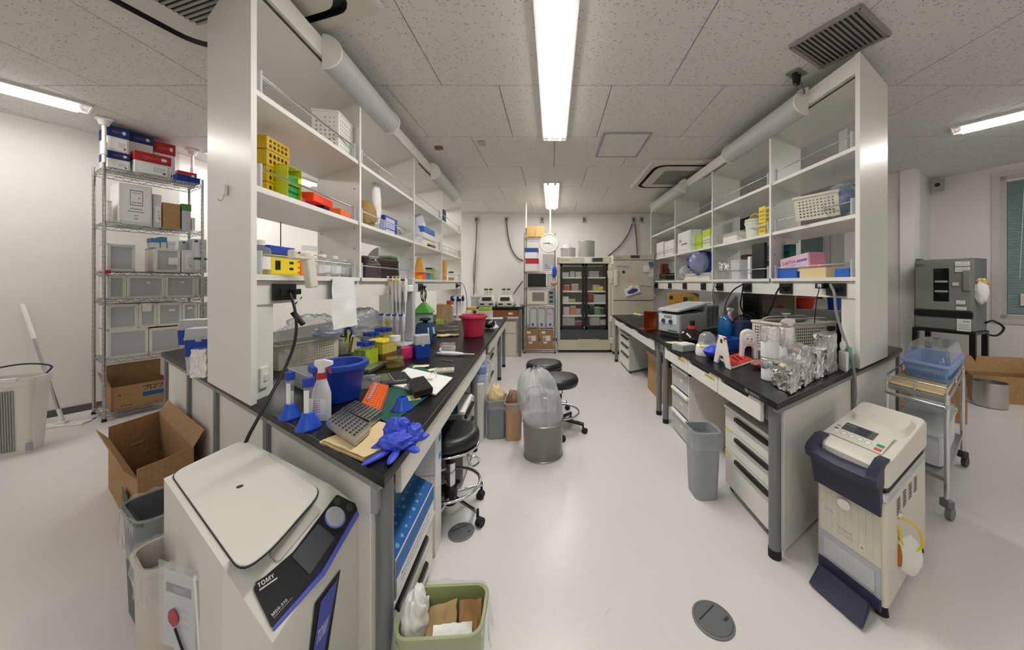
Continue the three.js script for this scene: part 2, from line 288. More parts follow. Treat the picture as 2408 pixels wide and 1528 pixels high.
// fluorescent ceiling fittings: frame, white reflector, two tubes, and the area light they give
const tubeGlow = std(0xffffff, 0.4, { emissive: 0xfffaf2, emissiveIntensity: 12 });
function fitting(label, x, d, len, ry = 0, k = 1) {
  const o = T('ceiling_light', label, 'ceiling light', { x, y: CEIL, z: -d }, ry, 'fluorescent ceiling lights');
  const w = 0.25;
  part(o, 'frame', [box(0.012, 0.022, len, -w / 2, -0.02, 0), box(0.012, 0.022, len, w / 2, -0.02, 0), box(w, 0.022, 0.012, 0, -0.02, -len / 2), box(w, 0.022, 0.012, 0, -0.02, len / 2)], M.white);
  part(o, 'reflector', box(w - 0.01, 0.004, len - 0.01, 0, -0.006, 0), M.white);
  for (const sx of [-1, 1]) {
    const t = part(o, 'tube', turn(new THREE.CylinderGeometry(0.0145, 0.0145, len - 0.13, 12), Math.PI / 2, 0, 0, sx * 0.058, -0.034, 0), tubeGlow);
    each(t, 'lamp_holder', [box(0.03, 0.035, 0.02, sx * 0.058, -0.042, len / 2 - 0.055), box(0.03, 0.035, 0.02, sx * 0.058, -0.042, -len / 2 + 0.055)], col(0xd8d8d6));
  }
  const L = new THREE.RectAreaLight(LAMP_COLOR, LAMP * k, w - 0.04, len - 0.1); L.position.set(0, -0.056, 0); L.rotation.x = -Math.PI / 2; o.add(L);
  return o;
}
fitting('long twin-tube ceiling light over the aisle nearest the camera', 0.02, 2.45, 2.3, 0, 1.3);
fitting('short-looking ceiling light far down the aisle before the far wall', -0.02, 6.02, 1.8, 0, 1.15);
fitting('twin-tube ceiling light above the mop by the left wall', -4.62, 2.32, 1.5, -0.52, 0.6);
fitting('ceiling light above the wire rack seen beside the white end panel', -4.0, 4.6, 1.4, -0.2);
fitting('ceiling light at the right edge above the gray oven', 4.62, 2.78, 1.5, 0.62);
fitting('ceiling light behind the left shelf unit near the far wall', -3.2, 6.4, 1.4, -0.1);
fitting('ceiling light behind the camera over the entrance', 0.02, -1.2, 1.5);
fitting('ceiling light behind the camera on the left', -4.6, -0.9, 1.5, 0, 0.7);
fitting('ceiling light behind the camera on the right', 4.8, -0.9, 1.5);

// ---------- benches and shelf units ----------
// left bench: front edge x = LX(d), end edge runs back and outward; the right one mirrors it
const LX = (d) => -0.485 - 0.06 * (d - 0.93), TOP = 0.79;
const legM = col(0x77797b, 0.4);
function bench(name, label, plan4, endPosts, legs) {
  const b = T(name, label, 'lab bench', { x: 0, z: 0 });
  part(b, 'worktop', bprism(plan4, TOP - 0.034, TOP, 0.005), M.blackTop);
  for (const [x, d] of legs) { const l = part(b, 'leg', cyl(0.026, 0.026, TOP - 0.036 - 0.04, x, 0.04, -d, 20), legM); part(l, 'foot', cyl(0.028, 0.028, 0.042, x, 0, -d, 20), M.rubber); }
  for (const [x, d, ry, h0] of endPosts) part(b, 'post', turn(rbox(0.05, TOP - 0.036 - h0, 0.035), 0, ry, 0, x, h0, -d), legM);
  return b;
}
// unit vector along the left end edge
const eL = Math.hypot(2.68, 1.68), ELx = -2.68 / eL, ELd = 1.68 / eL, angL = Math.atan2(1.68, -2.68);
const lb = bench('lab_bench', 'black-topped white lab bench on the left with the blue bucket on it', [[-0.485, 0.93], [LX(5.3), 5.3], [LX(5.3) - 2.5, 6.0], [-3.165, 2.61]], [], [[-0.535, 1.03], [-0.635, 2.6], [-0.745, 4.5], [-0.79, 5.2]]);
{
  const end = (a, b, y0, y1, t, inset) => { const p = (u, v) => [-0.485 + ELx * u + (-ELd) * 0 + 0, 0]; const c = [-0.485 + ELx * (a + b) / 2, 0.93 + ELd * (a + b) / 2]; return turn(rbox(b - a, y1 - y0, t, 0, 0, 0, 0.003), 0, Math.PI - (Math.PI - angL) + Math.PI, 0, c[0] + 0.53 * inset, y0, -(c[1] + 0.847 * inset)); };
  part(lb, 'end_panel', [end(0.12, 3.1, 0.02, TOP - 0.04, 0.02, 0.035)], M.melamine);
  for (const u of [0.95, 1.72, 2.35, 3.08]) part(lb, 'post', end(u - 0.022, u + 0.022, 0, TOP - 0.036, 0.03, 0.022), legM);
  part(lb, 'end_rail', end(0.05, 3.1, TOP - 0.062, TOP - 0.036, 0.03, 0.024), col(0x8f908f, 0.45));
  // aprons with drawers along the front
  const ap = (d0, d1, x0 = 0.012) => { const h = TOP - 0.036; return prism([[LX(d0) - x0, d0], [LX(d1) - x0, d1], [LX(d1) - x0 - 0.02, d1], [LX(d0) - x0 - 0.02, d0]], h - 0.105, h); };
  for (const [a, c] of [[1.08, 1.72], [1.73, 2.36], [2.37, 2.98], [3.25, 3.9], [3.91, 4.55], [4.56, 5.15]]) part(lb, 'drawer', ap(a, c), M.melamine);
  part(lb, 'rail', ap(0.98, 5.25, 0.045), col(0x9a9a98, 0.5));
}
const RX = 1.04, RSH = 0.65;
const rb = bench('lab_bench', 'black-topped white lab bench on the right with foil-wrapped boxes on it', [[RX, 1.5], [3.0, 1.5 + RSH * 1.96], [3.0, 6.1], [RX, 5.65]], [], [[RX + 0.055, 1.595], [RX + 0.05, 3.12], [RX + 0.05, 3.32], [RX + 0.05, 5.55]]);
{
  const ang = Math.atan(RSH), ux = Math.cos(ang), ud = Math.sin(ang);
  const end = (a, b, y0, y1, t, inset) => turn(rbox(b - a, y1 - y0, t, 0, 0, 0, 0.003), 0, ang, 0, RX + ux * (a + b) / 2 - ud * inset, y0, -(1.5 + ud * (a + b) / 2 + ux * inset));
  part(rb, 'end_panel', end(0.14, 2.3, 0.02, TOP - 0.04, 0.02, 0.035), M.melamine);
  for (const u of [1.14, 2.28]) part(rb, 'post', end(u - 0.022, u + 0.022, 0, TOP - 0.036, 0.03, 0.022), legM);
  part(rb, 'end_rail', end(0.05, 2.3, TOP - 0.062, TOP - 0.036, 0.03, 0.024), col(0x8f908f, 0.45));
  const h = TOP - 0.036;
  [[1.64, 2.06, 0], [2.07, 2.52, 1], [2.53, 3.04, 1], [3.38, 4.1, 0], [4.11, 4.8, 0], [4.81, 5.48, 0]].forEach(([a, c, tag]) => {
    const m = c - a, x0 = RX + 0.012;
    // a drawer front whose upper edge is cut away over a dark finger pull
    const dr = part(rb, 'drawer', turn(slab([[-m / 2, 0], [m / 2, 0], [m / 2, 0.105], [m * 0.28, 0.105], [m * 0.24, 0.085], [-m * 0.38, 0.085], [-m * 0.42, 0.105], [-m / 2, 0.105]], 0.02, 0.002), 0, -Math.PI / 2, 0, x0 + 0.01, h - 0.108, -(a + c) / 2), M.melamine);
    part(dr, 'finger_pull', box(0.012, 0.03, m * 0.64, x0 + 0.02, h - 0.03, -(a + c) / 2 + m * 0.05), M.black, 'black finger pull');
    if (tag) part(dr, 'label_tape', turn(decal(m * 0.3, 0.018), 0, -Math.PI / 2, 0, x0 - 0.001, h - 0.035, -(a + m * 0.22)), print(0.15, 0.018, 128, (x, w, hh) => { fill(x, '#d9c24a', 0, 0, w, hh); text(x, 'ｴｯﾍﾟﾝ 1.5', 8, hh * 0.75, hh * 0.6, '#333'); scrib(x, 10, hh * 0.3, w * 0.7, 1, hh * 0.8, '#5a4d20'); }));
  });
  part(rb, 'rail', box(0.02, 0.1, 3.9, RX + 0.06, h - 0.1, -3.55), col(0x9a9a98, 0.5));
  part(rb, 'nameplate', turn(decal(0.19, 0.024), 0, -Math.PI / 2, 0, RX - 0.0006, TOP - 0.018, -1.66), print(0.19, 0.024, 256, (x, w, hh) => { fill(x, '#141416', 0, 0, w, hh); text(x, 'ORIENTAL', w * 0.24, hh * 0.8, hh * 0.78, '#c9c9c4', ''); x.strokeStyle = '#c9c9c4'; x.lineWidth = 3; for (let i = 0; i < 3; i++) { x.beginPath(); x.moveTo(w * 0.03, hh * (0.25 + i * 0.24)); x.quadraticCurveTo(w * 0.09, hh * (0.05 + i * 0.24), w * 0.12, hh * (0.25 + i * 0.24)); x.quadraticCurveTo(w * 0.16, hh * (0.45 + i * 0.24), w * 0.2, hh * (0.25 + i * 0.24)); x.stroke(); } }, 0.4));
}
// shelf units stand along the middle of each bench; t is depth of a point on the front plane, e is how far in
const LV = [1.39, 1.81, 2.262], SH_TOP = 2.85, SOFF = 2.716;
const Lp = (t, e) => [-(1.283 + 0.065 * t) - e, t + 0.62 * e], Rp = (t, e) => [2.042 - 0.02 * t + e, t + 0.65 * e];
const Lt = (px, e) => { const q = (px - PX) / FOC; return (-(1.283 + e) - 0.62 * q * e) / (q + 0.065); };
const Rt = (px, e) => { const q = (px - PX) / FOC; return (2.042 + e - 0.65 * q * e) / (q + 0.02); };
const shelfAt = (side, px, e, lv) => { const t = side < 0 ? Lt(px, e) : Rt(px, e), [x, d] = (side < 0 ? Lp : Rp)(t, e); return { x, y: LV[lv] ?? lv, z: -d, d, s: d / FOC, q: (px - PX) / FOC, c: 1 / Math.hypot(1, (px - PX) / FOC), t, e }; };
function shelfUnit(name, label, f, ts, D) {
  const u = T(name, label, 'shelf unit', { x: 0, z: 0 });
  const [t0, tn] = [ts[0], ts[ts.length - 1]], sgn = f(1, 0)[0] < 0 ? -1 : 1;
  const quad = (a, b, e0, e1) => { const p = [f(a, e0), f(b, e0), f(b, e1), f(a, e1)]; return sgn > 0 ? p.reverse() : p; };
  const W = M.melamine, th = 0.012;
  part(u, 'end_panel', bprism(quad(t0 - 0.02, t0 + 0.012, -0.012, D), TOP + 0.001, SH_TOP, 0.003), W);
  part(u, 'end_panel', bprism(quad(tn - 0.012, tn + 0.02, -0.005, D), TOP + 0.001, SH_TOP, 0.003), W);
  ts.slice(1, -1).forEach((t, i) => { const p = part(u, 'partition', prism(quad(t - th, t + th, 0, D), i === (sgn < 0 ? 1 : 1) ? TOP + 0.001 : LV[0], SOFF), W); const holes = []; for (const y of [LV[0] + 0.22, LV[1] + 0.25, LV[1] - 0.05]) for (const e of [0.06, D - 0.06]) { const [x, d] = f(t - th - 0.001, e); holes.push(turn(new THREE.CylinderGeometry(0.005, 0.005, 0.004, 8), Math.PI / 2, 0, 0, x, y, -d)); } each(p, 'peg_hole_shade', holes, M.darkGrey); });  // dark discs paint the shade inside the peg holes
  for (let i = 0; i < ts.length - 1; i++) for (let k = 0; k < 3; k++) part(u, 'shelf_board', bprism(quad(ts[i] + 0.012, ts[i + 1] - 0.012, k ? 0.012 : -0.005, D - 0.01), LV[k] - 0.028, LV[k], 0.002), W);
  part(u, 'top_board', prism(quad(t0, tn, 0, D), SOFF, SOFF + 0.02), W);
  part(u, 'cornice', prism(quad(t0, tn, 0, 0.02), SOFF, SH_TOP), W);
  part(u, 'power_strip', prism(quad(t0 + 0.012, tn - 0.012, 0.02, 0.06), 1.245, LV[0] - 0.03), W);
  part(u, 'grey_strip', prism(quad(t0 + 0.012, tn - 0.012, 0.03, 0.06), LV[0] - 0.036, LV[0] - 0.028), M.greyMetal);  // painted shadow gap: a grey strip under the lowest boards
  part(u, 'base_panel', prism(quad(t0 + 0.012, t0 + 0.13, 0.03, D - 0.02), TOP + 0.001, 1.245), W);
  // guard rails with clear end brackets
  for (let i = 0; i < ts.length - 1; i++) for (let k = 0; k < 3; k++) {
    const a = f(ts[i] + 0.05, 0.035), b = f(ts[i + 1] - 0.05, 0.035), y = LV[k] + 0.095;
    const r = part(u, 'guard_rail', rod([a[0], y, -a[1]], [b[0], y, -b[1]], 0.0055), M.chrome);
    each(r, 'rail_bracket', [a, b].map(([x, d]) => box(0.02, 0.115, 0.012, x, LV[k] + 0.001, -d)), M.frosted);
  }
  return u;
}
const lt = [1.49, 2.42, 3.53, 4.63, 5.86], rt = [2.12, 2.95, 3.98, 5.13, 6.3];
const ls = shelfUnit('bench_shelf_unit', 'white open shelf unit with chrome rails on the left bench', Lp, lt, 0.57);
const rs = shelfUnit('bench_shelf_unit', 'white open shelf unit with chrome rails on the right bench', Rp, rt, 0.54);
// ---------- shared builders ----------
// rounded outline through plan points [x, depth, y]
function pring(pts, r, n = 4) {
  const o = [], m = pts.length;
  pts.forEach((p, i) => {
    const a = pts[(i + m - 1) % m], b = pts[(i + 1) % m], to = (q) => { const L = Math.hypot(q[0] - p[0], q[1] - p[1], q[2] - p[2]), k = Math.min(r / L, 0.49); return p.map((v, j) => v + (q[j] - v) * k); };
    const A = to(a), B = to(b);
    for (let k = 0; k <= n; k++) { const t = k / n, c = p.map((v, j) => (1 - t) ** 2 * A[j] + 2 * t * (1 - t) * v + t * t * B[j]); o.push([c[0], c[2], -c[1]]); }
  });
  return o;
}
const inset = (pts, k) => { const m = pts.length, c = pts.reduce((u, p) => u.map((v, j) => v + p[j] / m), [0, 0, 0]); return pts.map((p) => p.map((v, j) => (j === 2 ? v : v + (c[j] - v) * k))); };
const lift = (pts, y) => pts.map((p) => [p[0], p[1], p[2] + y]);
// thin plate over a rounded outline in space
const plate = (pts, r, t, n = 5) => loft([pring(pts, r, n), pring(lift(pts, t), r, n)], false, true);
const P3 = (px, py, h) => { const p = at(px, py, h); return [p.x, p.d, h]; };
function wallPlate(A, B, y0, y1, t = 0.006, lean = [0, 0]) {       // plate standing on the plan line A-B; lean shifts its upper edge
  const L = Math.hypot(B[0] - A[0], B[1] - A[1]), nx = -(B[1] - A[1]) / L * t, nd = (B[0] - A[0]) / L * t;
  return loft([pring([[A[0], A[1], y0], [B[0], B[1], y0], [B[0] + nx, B[1] + nd, y0], [A[0] + nx, A[1] + nd, y0]], 0.001, 1), pring([[A[0] + lean[0], A[1] + lean[1], y1], [B[0] + lean[0], B[1] + lean[1], y1], [B[0] + nx + lean[0], B[1] + nd + lean[1], y1], [A[0] + nx + lean[0], A[1] + nd + lean[1], y1]], 0.001, 1)]);
}
// carton standing at a front edge e {x, z, w, ry}; local x along the front, -z away
function carton(label, e, y, h, d, body, o = {}) {
  const t = T(o.name || 'carton', label, o.cat || 'box', on(e, y), e.ry, o.group), w = e.w;
  const lid = o.lid ? h * (o.lidH || 0.3) : 0;
  part(t, 'body', rbox(w, h - lid, d, 0, 0, -d / 2, 0.003), body);
  if (o.lid) part(t, 'lid', rbox(w + 0.006, lid, d + 0.006, 0, h - lid, -d / 2, 0.003), o.lid);
  if (o.face) { const f = o.face; part(t, 'print', decal(w * (f.w || 0.9), h * (f.h || 0.8)).translate(w * (f.x || 0), h * (f.y || 0.5), 0.0042), f.m); }
  if (o.side) { const f = o.side; part(t, 'print', turn(decal(d * (f.w || 0.9), h * (f.h || 0.8)), 0, (f.s || -1) * Math.PI / 2, 0, (f.s || -1) * (w / 2 + 0.0042), h * (f.y || 0.5), -d / 2), f.m); }
  if (o.tape) part(t, 'tape', rbox(0.045, 0.0012, d * 0.98, 0, h, -d / 2, 0.0005), o.tape);
  return t;
}
function drawerBox(label, e, y, h, d, o = {}) {                    // plastic drawer case: shell, frosted front, what is inside
  const t = T('drawer_case', label, 'drawer', on(e, y), e.ry, o.group || 'plastic drawer cases on the wire rack'), w = e.w, k = 0.012;
  part(t, 'case', [box(w, k, d, 0, 0, -d / 2), box(w, k, d, 0, h - k, -d / 2), box(k, h, d, -w / 2 + k / 2, 0, -d / 2), box(k, h, d, w / 2 - k / 2, 0, -d / 2), box(w, h, k, 0, 0, -d + k / 2)], M.ivory);
  part(t, 'drawer_front', rbox(w - 2.6 * k, h - 2.6 * k, 0.006, 0, 1.3 * k, -0.008, 0.002), M.frosted);
  part(t, 'drawer_rim', [rbox(w - 2.2 * k, 0.012, 0.012, 0, h - 2.2 * k, -0.004, 0.003), rbox(w - 2.2 * k, 0.008, 0.01, 0, 1.1 * k, -0.004, 0.003), rbox(0.008, h - 2.2 * k, 0.01, -w / 2 + 1.4 * k, 1.1 * k, -0.004, 0.003), rbox(0.008, h - 2.2 * k, 0.01, w / 2 - 1.4 * k, 1.1 * k, -0.004, 0.003)], M.ivory);
  if (o.inside) o.inside.forEach(([fx, fw, fh, m], i) => part(t, 'contents', lump(w * fw / 2, h * fh / 2, d * 0.3, 0.12, 2, 14, i + 3).translate(w * fx, k, -d * 0.45), m));
  if (o.tag) part(t, 'tag', rbox(w * o.tag[2], h * o.tag[3], 0.002, w * o.tag[0], h * o.tag[1], 0.001, 0.0005), o.tagM || M.paper);
  return t;
}
// ---------- left side of the room ----------
{ // flat mop leaning on the wall
  const p = at(147, 1000, 0), top = at(18, 718, 1.137);
  const o = T('flat_mop', 'white flat mop with gray pole leaning against the left wall', 'mop', on(p, 0));
  const dx = -5.09 - p.x, dz = -3.1 - p.z, P = (k) => [dx * k, 0.045 + 1.1 * k, dz * k];
  part(o, 'mop_head', [turn(rbox(0.33, 0.018, 0.11, 0, 0, 0, 0.006), 0, 0.35, 0), turn(rbox(0.06, 0.03, 0.05, 0, 0.015, 0, 0.006), 0, 0.35, 0)], M.white);
  part(o, 'pole', rod(P(0), P(0.72), 0.0105, 10), M.steel);
  part(o, 'grip', rod(P(0.7), P(1), 0.015, 12), M.white); part(o, 'joint', rod(P(0), P(0.1), 0.014, 10), M.white);
}
{ // tall mop bucket with ribbed front
  const p = at(36, 1062, 0), o = T('mop_bucket', 'tall white mop bucket with ribbed gray front at the left edge', 'bucket', on(p, 0), 0.62);
  const w = 0.27, d = 0.22, h = 0.6;
  part(o, 'shell', loft([ring(w * 0.8, d * 0.8, 0.03, 0.0), ring(w, d, 0.05, h * 0.9), ring(w + 0.02, d + 0.02, 0.055, h * 0.9), ring(w + 0.02, d + 0.02, 0.055, h), ring(w, d, 0.045, h), ring(w * 0.8, d * 0.8, 0.03, 0.05)]), M.ivory);
  each(o, 'rib', Array.from({ length: 7 }, (_, i) => turn(rbox(0.008, h * 0.8, 0.01, 0, 0, 0, 0.003), 0.042, 0, 0, -0.034 + i * 0.0115, 0.03, d * 0.41 + 0.003)), M.trayGrey);
  part(o, 'clip', rbox(0.12, 0.03, 0.02, 0, h - 0.02, d / 2 + 0.012, 0.006), M.white);
  part(o, 'handle', tube([[-w / 2, h, -0.02], [-w / 2 - 0.015, h + 0.05, -0.05], [0, h + 0.085, -0.08], [w / 2 + 0.015, h + 0.05, -0.05], [w / 2, h, -0.02]], 0.007), M.navy);
  part(o, 'foot', rbox(0.03, 0.06, 0.02, 0.1, 0.02, d * 0.4, 0.004), M.trayGrey);
}
one('pipette_wrapper', 'thin white and blue plastic wrapper lying on the left floor', 'wrapper', turn(rbox(0.2, 0.004, 0.02, 0, 0, 0, 0.001), 0, -0.95, 0), M.film, on(at(225, 982, 0), 0.001));
{ const w = scene.children[scene.children.length - 1]; part(w, 'blue_print', turn(rbox(0.045, 0.003, 0.021, 0.03, 0.0025, 0, 0.001), 0, -0.95, 0), M.blue); }
// --- wire rack and what stands on it ---
const RK = { x: -4.36, d: 3.14, ry: 1.1, w: 0.673, dep: 0.4, lv: [0.075, 0.6, 1.19, 1.468, 1.945, 2.486] };
const rackU = (px, e) => { const q = (px - PX) / FOC; return (RK.x - 0.891 * e - q * (RK.d + 0.4536 * e)) / (0.891 * q - 0.4536); };
const rackP = (u, e) => ({ x: RK.x + 0.4536 * u - 0.891 * e, z: -(RK.d + 0.891 * u + 0.4536 * e), d: RK.d + 0.891 * u + 0.4536 * e });
const rackE = (a, b, e = 0.03) => { a = Math.max(a, 252); const ua = rackU(a, e), ub = rackU(b, e), p = rackP((ua + ub) / 2, e); return { ...p, w: ub - ua, ry: RK.ry, s: p.d / FOC }; };
function wireRack(name, label, x, d, ry, w, dep, lv, H, thinTop = true) {
  const o = T(name, label, 'wire rack', { x, y: 0, z: -d }, ry);
  for (const [a, b] of [[0, 0], [w, 0], [0, -dep], [w, -dep]]) { const p = part(o, 'post', cyl(0.0125, 0.0125, H, a, 0.02, b, 12), M.wire); part(p, 'foot', cyl(0.018, 0.014, 0.03, a, 0, b, 12), M.rubber); const rg = []; for (let y = 0.1; y < H - 0.05; y += 0.05) rg.push(new THREE.TorusGeometry(0.0127, 0.0012, 4, 12).rotateX(Math.PI / 2).translate(a, y, b)); part(p, 'groove_rings', rg, M.darkGrey).userData.kind = 'stuff'; }
  for (const y of lv) {
    const gs = [];
    for (const z of [0, -dep]) { gs.push(rod([0, y, z], [w, y, z], 0.004, 6), rod([0, y - 0.035, z], [w, y - 0.035, z], 0.004, 6)); const n = Math.round(w / 0.05); for (let i = 0; i < n; i++) gs.push(rod([w * i / n, i % 2 ? y : y - 0.035, z], [w * (i + 1) / n, i % 2 ? y - 0.035 : y, z], 0.0028, 5)); }
    for (const xx of [0, w]) { gs.push(rod([xx, y, 0], [xx, y, -dep], 0.004, 6), rod([xx, y - 0.035, 0], [xx, y - 0.035, -dep], 0.004, 6)); for (let i = 0; i < 8; i++) gs.push(rod([xx, i % 2 ? y : y - 0.035, -dep * i / 8], [xx, i % 2 ? y - 0.035 : y, -dep * (i + 1) / 8], 0.0028, 5)); }
    const n = Math.round(w / 0.026); for (let i = 1; i < n; i++) gs.push(rod([w * i / n, y, 0], [w * i / n, y, -dep], 0.002, 4));
    for (const k of [0.33, 0.67]) gs.push(rod([0, y - 0.005, -dep * k], [w, y - 0.005, -dep * k], 0.003, 5));
    part(o, 'wire_shelf', gs, M.wire);
  }
  return o;
}
const rack = wireRack('wire_rack', 'tall chrome wire rack with storage boxes by the left wall', RK.x, RK.d, RK.ry, RK.w, RK.dep, RK.lv.map((y) => y - 0.004), 2.52);
for (const [u, v] of [[0.0, 0.0], [RK.w, -RK.dep + 0.1]]) { const p = part(rack, 'brace_pole', [cyl(0.014, 0.014, CEIL - 2.52, u, 2.52, v, 14), cyl(0.02, 0.02, 0.12, u, 2.6, v, 14)], M.white); part(p, 'ceiling_pad', [rbox(0.1, 0.02, 0.1, u, CEIL - 0.022, v, 0.004), cyl(0.03, 0.045, 0.05, u, CEIL - 0.07, v, 14)], M.white); }
part(rack, 'red_clip', rbox(0.035, 0.035, 0.035, 0.02, 1.44, 0.002, 0.004), M.red, 'red plastic clip');
part(rack, 'name_plate', decal(0.09, 0.035).translate(0.055, 1.945, 0.02), print(0.09, 0.035, 128, (x, w, h) => { fill(x, '#c9c9c7', 0, 0, w, h); text(x, 'Onodera Lab', 8, h * 0.68, h * 0.42, '#444'); }));
{
  const glyph = (x, w, h, c1, c2) => { fill(x, c1, 0, 0, w, h); text(x, 'ep', w * 0.12, h * 0.34, h * 0.2, '#d05a2c'); scrib(x, w * 0.25, h * 0.22, w * 0.35, 2, h * 0.09, '#9aa3c4'); fill(x, '#eee', w * 0.72, h * 0.14, w * 0.18, h * 0.16); };
  const navyL = col(0x15306e, 0.5), redL = col(0xb3272c, 0.5);
  const bluePrint = print(2, 1, 128, (x, w, h) => { fill(x, '#15306e', 0, 0, w, h); text(x, 'eppendorf', w * 0.16, h * 0.62, h * 0.4, '#c06a55', ''); fill(x, '#e9e9e9', w * 0.72, h * 0.3, w * 0.17, h * 0.4); });
  const redPrint = print(2, 1, 128, (x, w, h) => { fill(x, '#b3272c', 0, 0, w, h); text(x, 'eppendorf', w * 0.16, h * 0.62, h * 0.4, '#d77', ''); fill(x, '#e9e9e9', w * 0.76, h * 0.3, w * 0.17, h * 0.4); });
  const infoPrint = print(2, 1.2, 128, (x, w, h) => { fill(x, '#efeeec', 0, 0, w, h); scrib(x, w * 0.5, h * 0.3, w * 0.42, 4, h * 0.13, '#888'); fill(x, '#333', w * 0.83, h * 0.72, w * 0.1, h * 0.16); });
  const G = 'lidded carton boxes on top of the wire rack';
  const put = (label, a, b, yt, y, d, lidM, lidP, e = 0.03, lh = 0.42) => { const E = rackE(a, b, e); const t = carton(label, E, y, hAt(yt, E.d) - y, d, col(0xe8e7e4, 0.6), { name: 'lidded_carton', lid: lidM, lidH: lh, group: G, face: { m: infoPrint, w: 0.8, h: 0.45, y: 0.28 } }); const h = hAt(yt, E.d) - y; part(t, 'lid_print', decal(E.w * 0.86, h * lh * 0.8).translate(0, h * (1 - lh / 2), 0.0075), lidP); return t; };
  const y5 = RK.lv[5];
  const b1 = put('lower navy-lidded white carton at the left end of the rack top', 228, 306, 358, y5, 0.3, navyL, bluePrint, 0.04);
  put('upper navy-lidded white carton stacked at the left end of the rack top', 226, 303, 299, hAt(358, rackE(228, 306, 0.04).d) + 0.002, 0.3, navyL, bluePrint, 0.04);
  put('navy-lidded carton behind the front red-lidded carton on the rack top', 303, 360, 316, y5, 0.24, navyL, bluePrint, 0.13, 0.22);
  put('red-lidded white carton standing in front on the rack top', 316, 402, 362, y5, 0.11, redL, redPrint, 0.0);
  put('tall red-lidded carton behind at the middle of the rack top', 362, 412, 336, y5, 0.2, redL, redPrint, 0.16, 0.3);
  put('low red-lidded carton half hidden behind blue boxes on the rack top', 418, 462, 404, y5, 0.16, redL, redPrint, 0.2, 0.5);
  const bb = (label, a, b, yt) => { const E = rackE(a, b, 0.02); return carton(label, E, y5, hAt(yt, E.d) - y5, 0.12, M.blue, { name: 'tip_box', group: 'small blue boxes on the rack top', lid: col(0x16409b, 0.4), lidH: 0.2 }); };
  bb('small royal blue box on the rack top, left one of two', 416, 444, 410); bb('small royal blue box on the rack top, right one of two', 446, 471, 418);
  // second level
  const y4 = RK.lv[4];
  { const E = rackE(216, 262, 0.06), h = hAt(474, E.d) - y4, o = T('storage_basket', 'white lattice basket on the rack beside the big white box', 'basket', on(E, y4), E.ry), d = 0.2; part(o, 'front', perforated(E.w, h, 0.004, 9, 6, 0.7, 0.7), M.white); part(o, 'back', perforated(E.w, h, 0.004, 9, 6, 0.7, 0.7).translate(0, 0, -d), M.white); for (const s of [-1, 1]) part(o, 'side', turn(perforated(d, h, 0.004, 9, 6, 0.7, 0.7), 0, Math.PI / 2, 0, s * E.w / 2, 0, -d / 2), M.white); part(o, 'floor', box(E.w, 0.004, d, 0, 0, -d / 2), M.white); part(o, 'rim', [box(E.w + 0.01, 0.012, 0.01, 0, h, 0), box(E.w + 0.01, 0.012, 0.01, 0, h, -d), box(0.01, 0.012, d, -E.w / 2, h, -d / 2), box(0.01, 0.012, d, E.w / 2, h, -d / 2)], M.white); }
  { const E = rackE(280, 358, 0.02), m = print(1, 1, 256, (x, w, h) => { fill(x, '#e9e8e6', 0, 0, w, h); x.strokeStyle = '#222'; x.lineWidth = 4; x.strokeRect(w * 0.3, h * 0.1, w * 0.42, h * 0.42); text(x, 'Dukes Course', w * 0.51, h * 0.18, 11, '#222', 'bold', 'center'); fill(x, '#c22', w * 0.58, h * 0.29, 9, 9); text(x, 'DO NOT BEND', w * 0.51, h * 0.46, 13, '#222', 'bold', 'center'); text(x, 'Distributed by', w * 0.5, h * 0.64, 15, '#222', 'bold', 'center'); text(x, 'Kumano Distribution', w * 0.5, h * 0.72, 14, '#222', 'bold', 'center'); text(x, 'ep 82', w * 0.5, h * 0.83, 14, '#222', 'bold', 'center'); text(x, 'Label', w * 0.5, h * 0.92, 14, '#222', 'bold', 'center'); }); carton('big white carton with a printed black square on the rack', E, y4, hAt(434, E.d) - y4, 0.34, col(0xe9e8e6, 0.6), { face: { m, w: 0.9, h: 0.86 } }); }
  { const E = rackE(360, 380, 0.03); carton('narrow white carton right of the big printed carton', E, y4, hAt(457, E.d) - y4, 0.24, col(0xdedcd8, 0.6), { face: { m: infoPrint, w: 0.7, h: 0.5, y: 0.4 } }); }
  { const E = rackE(383, 424, 0.03); carton('plain brown cardboard box between white carton and green-topped box', E, y4, hAt(478, E.d) - y4, 0.26, M.cardboard, {}); }
  { const E = rackE(428, 449, 0.03); carton('tall gray box with green top on the second rack level', E, y4, hAt(480, E.d) - y4, 0.22, col(0xb9bfbf, 0.4), { lid: col(0x4f8a34, 0.5), lidH: 0.25 }); }
  { const E = rackE(451, 459, 0.03); carton('little white carton at the right end of the second rack level', E, y4, hAt(512, E.d) - y4, 0.12, col(0xe3dfdc, 0.6), {}); }
  // third level
  const y3 = RK.lv[3];
  const dr = (label, a, b, yt, yb, o) => { const E = rackE(a, b, 0.03); const y = typeof yb === 'number' ? yb : 0; return drawerBox(label, E, y, hAt(yt, E.d) - y, 0.33, o); };
  const hz = col(0xb9bcc0, 0.7), hzB = col(0x5d6068, 0.7), brown = col(0x9c7f62, 0.8);
  dr('white-framed drawer case alone at the left of the third rack level', 240, 319, 574, y3, { inside: [[0, 0.7, 0.5, hz]] });
  dr('drawer case under small blue boxes on the third rack level', 364, 424, 584, y3, { inside: [[-0.1, 0.6, 0.5, hz], [0.2, 0.3, 0.35, M.paper]], tag: [0.22, 0.32, 0.4, 0.3], tagM: infoPrint });
  const sm = (label, a, b, yt, y, bm, lm, e = 0.06) => { const E = rackE(a, b, e); return carton(label, E, y, hAt(yt, E.d) - y, 0.14, bm, { lid: lm, lidH: 0.45, group: 'small cartons on the third rack level' }); };
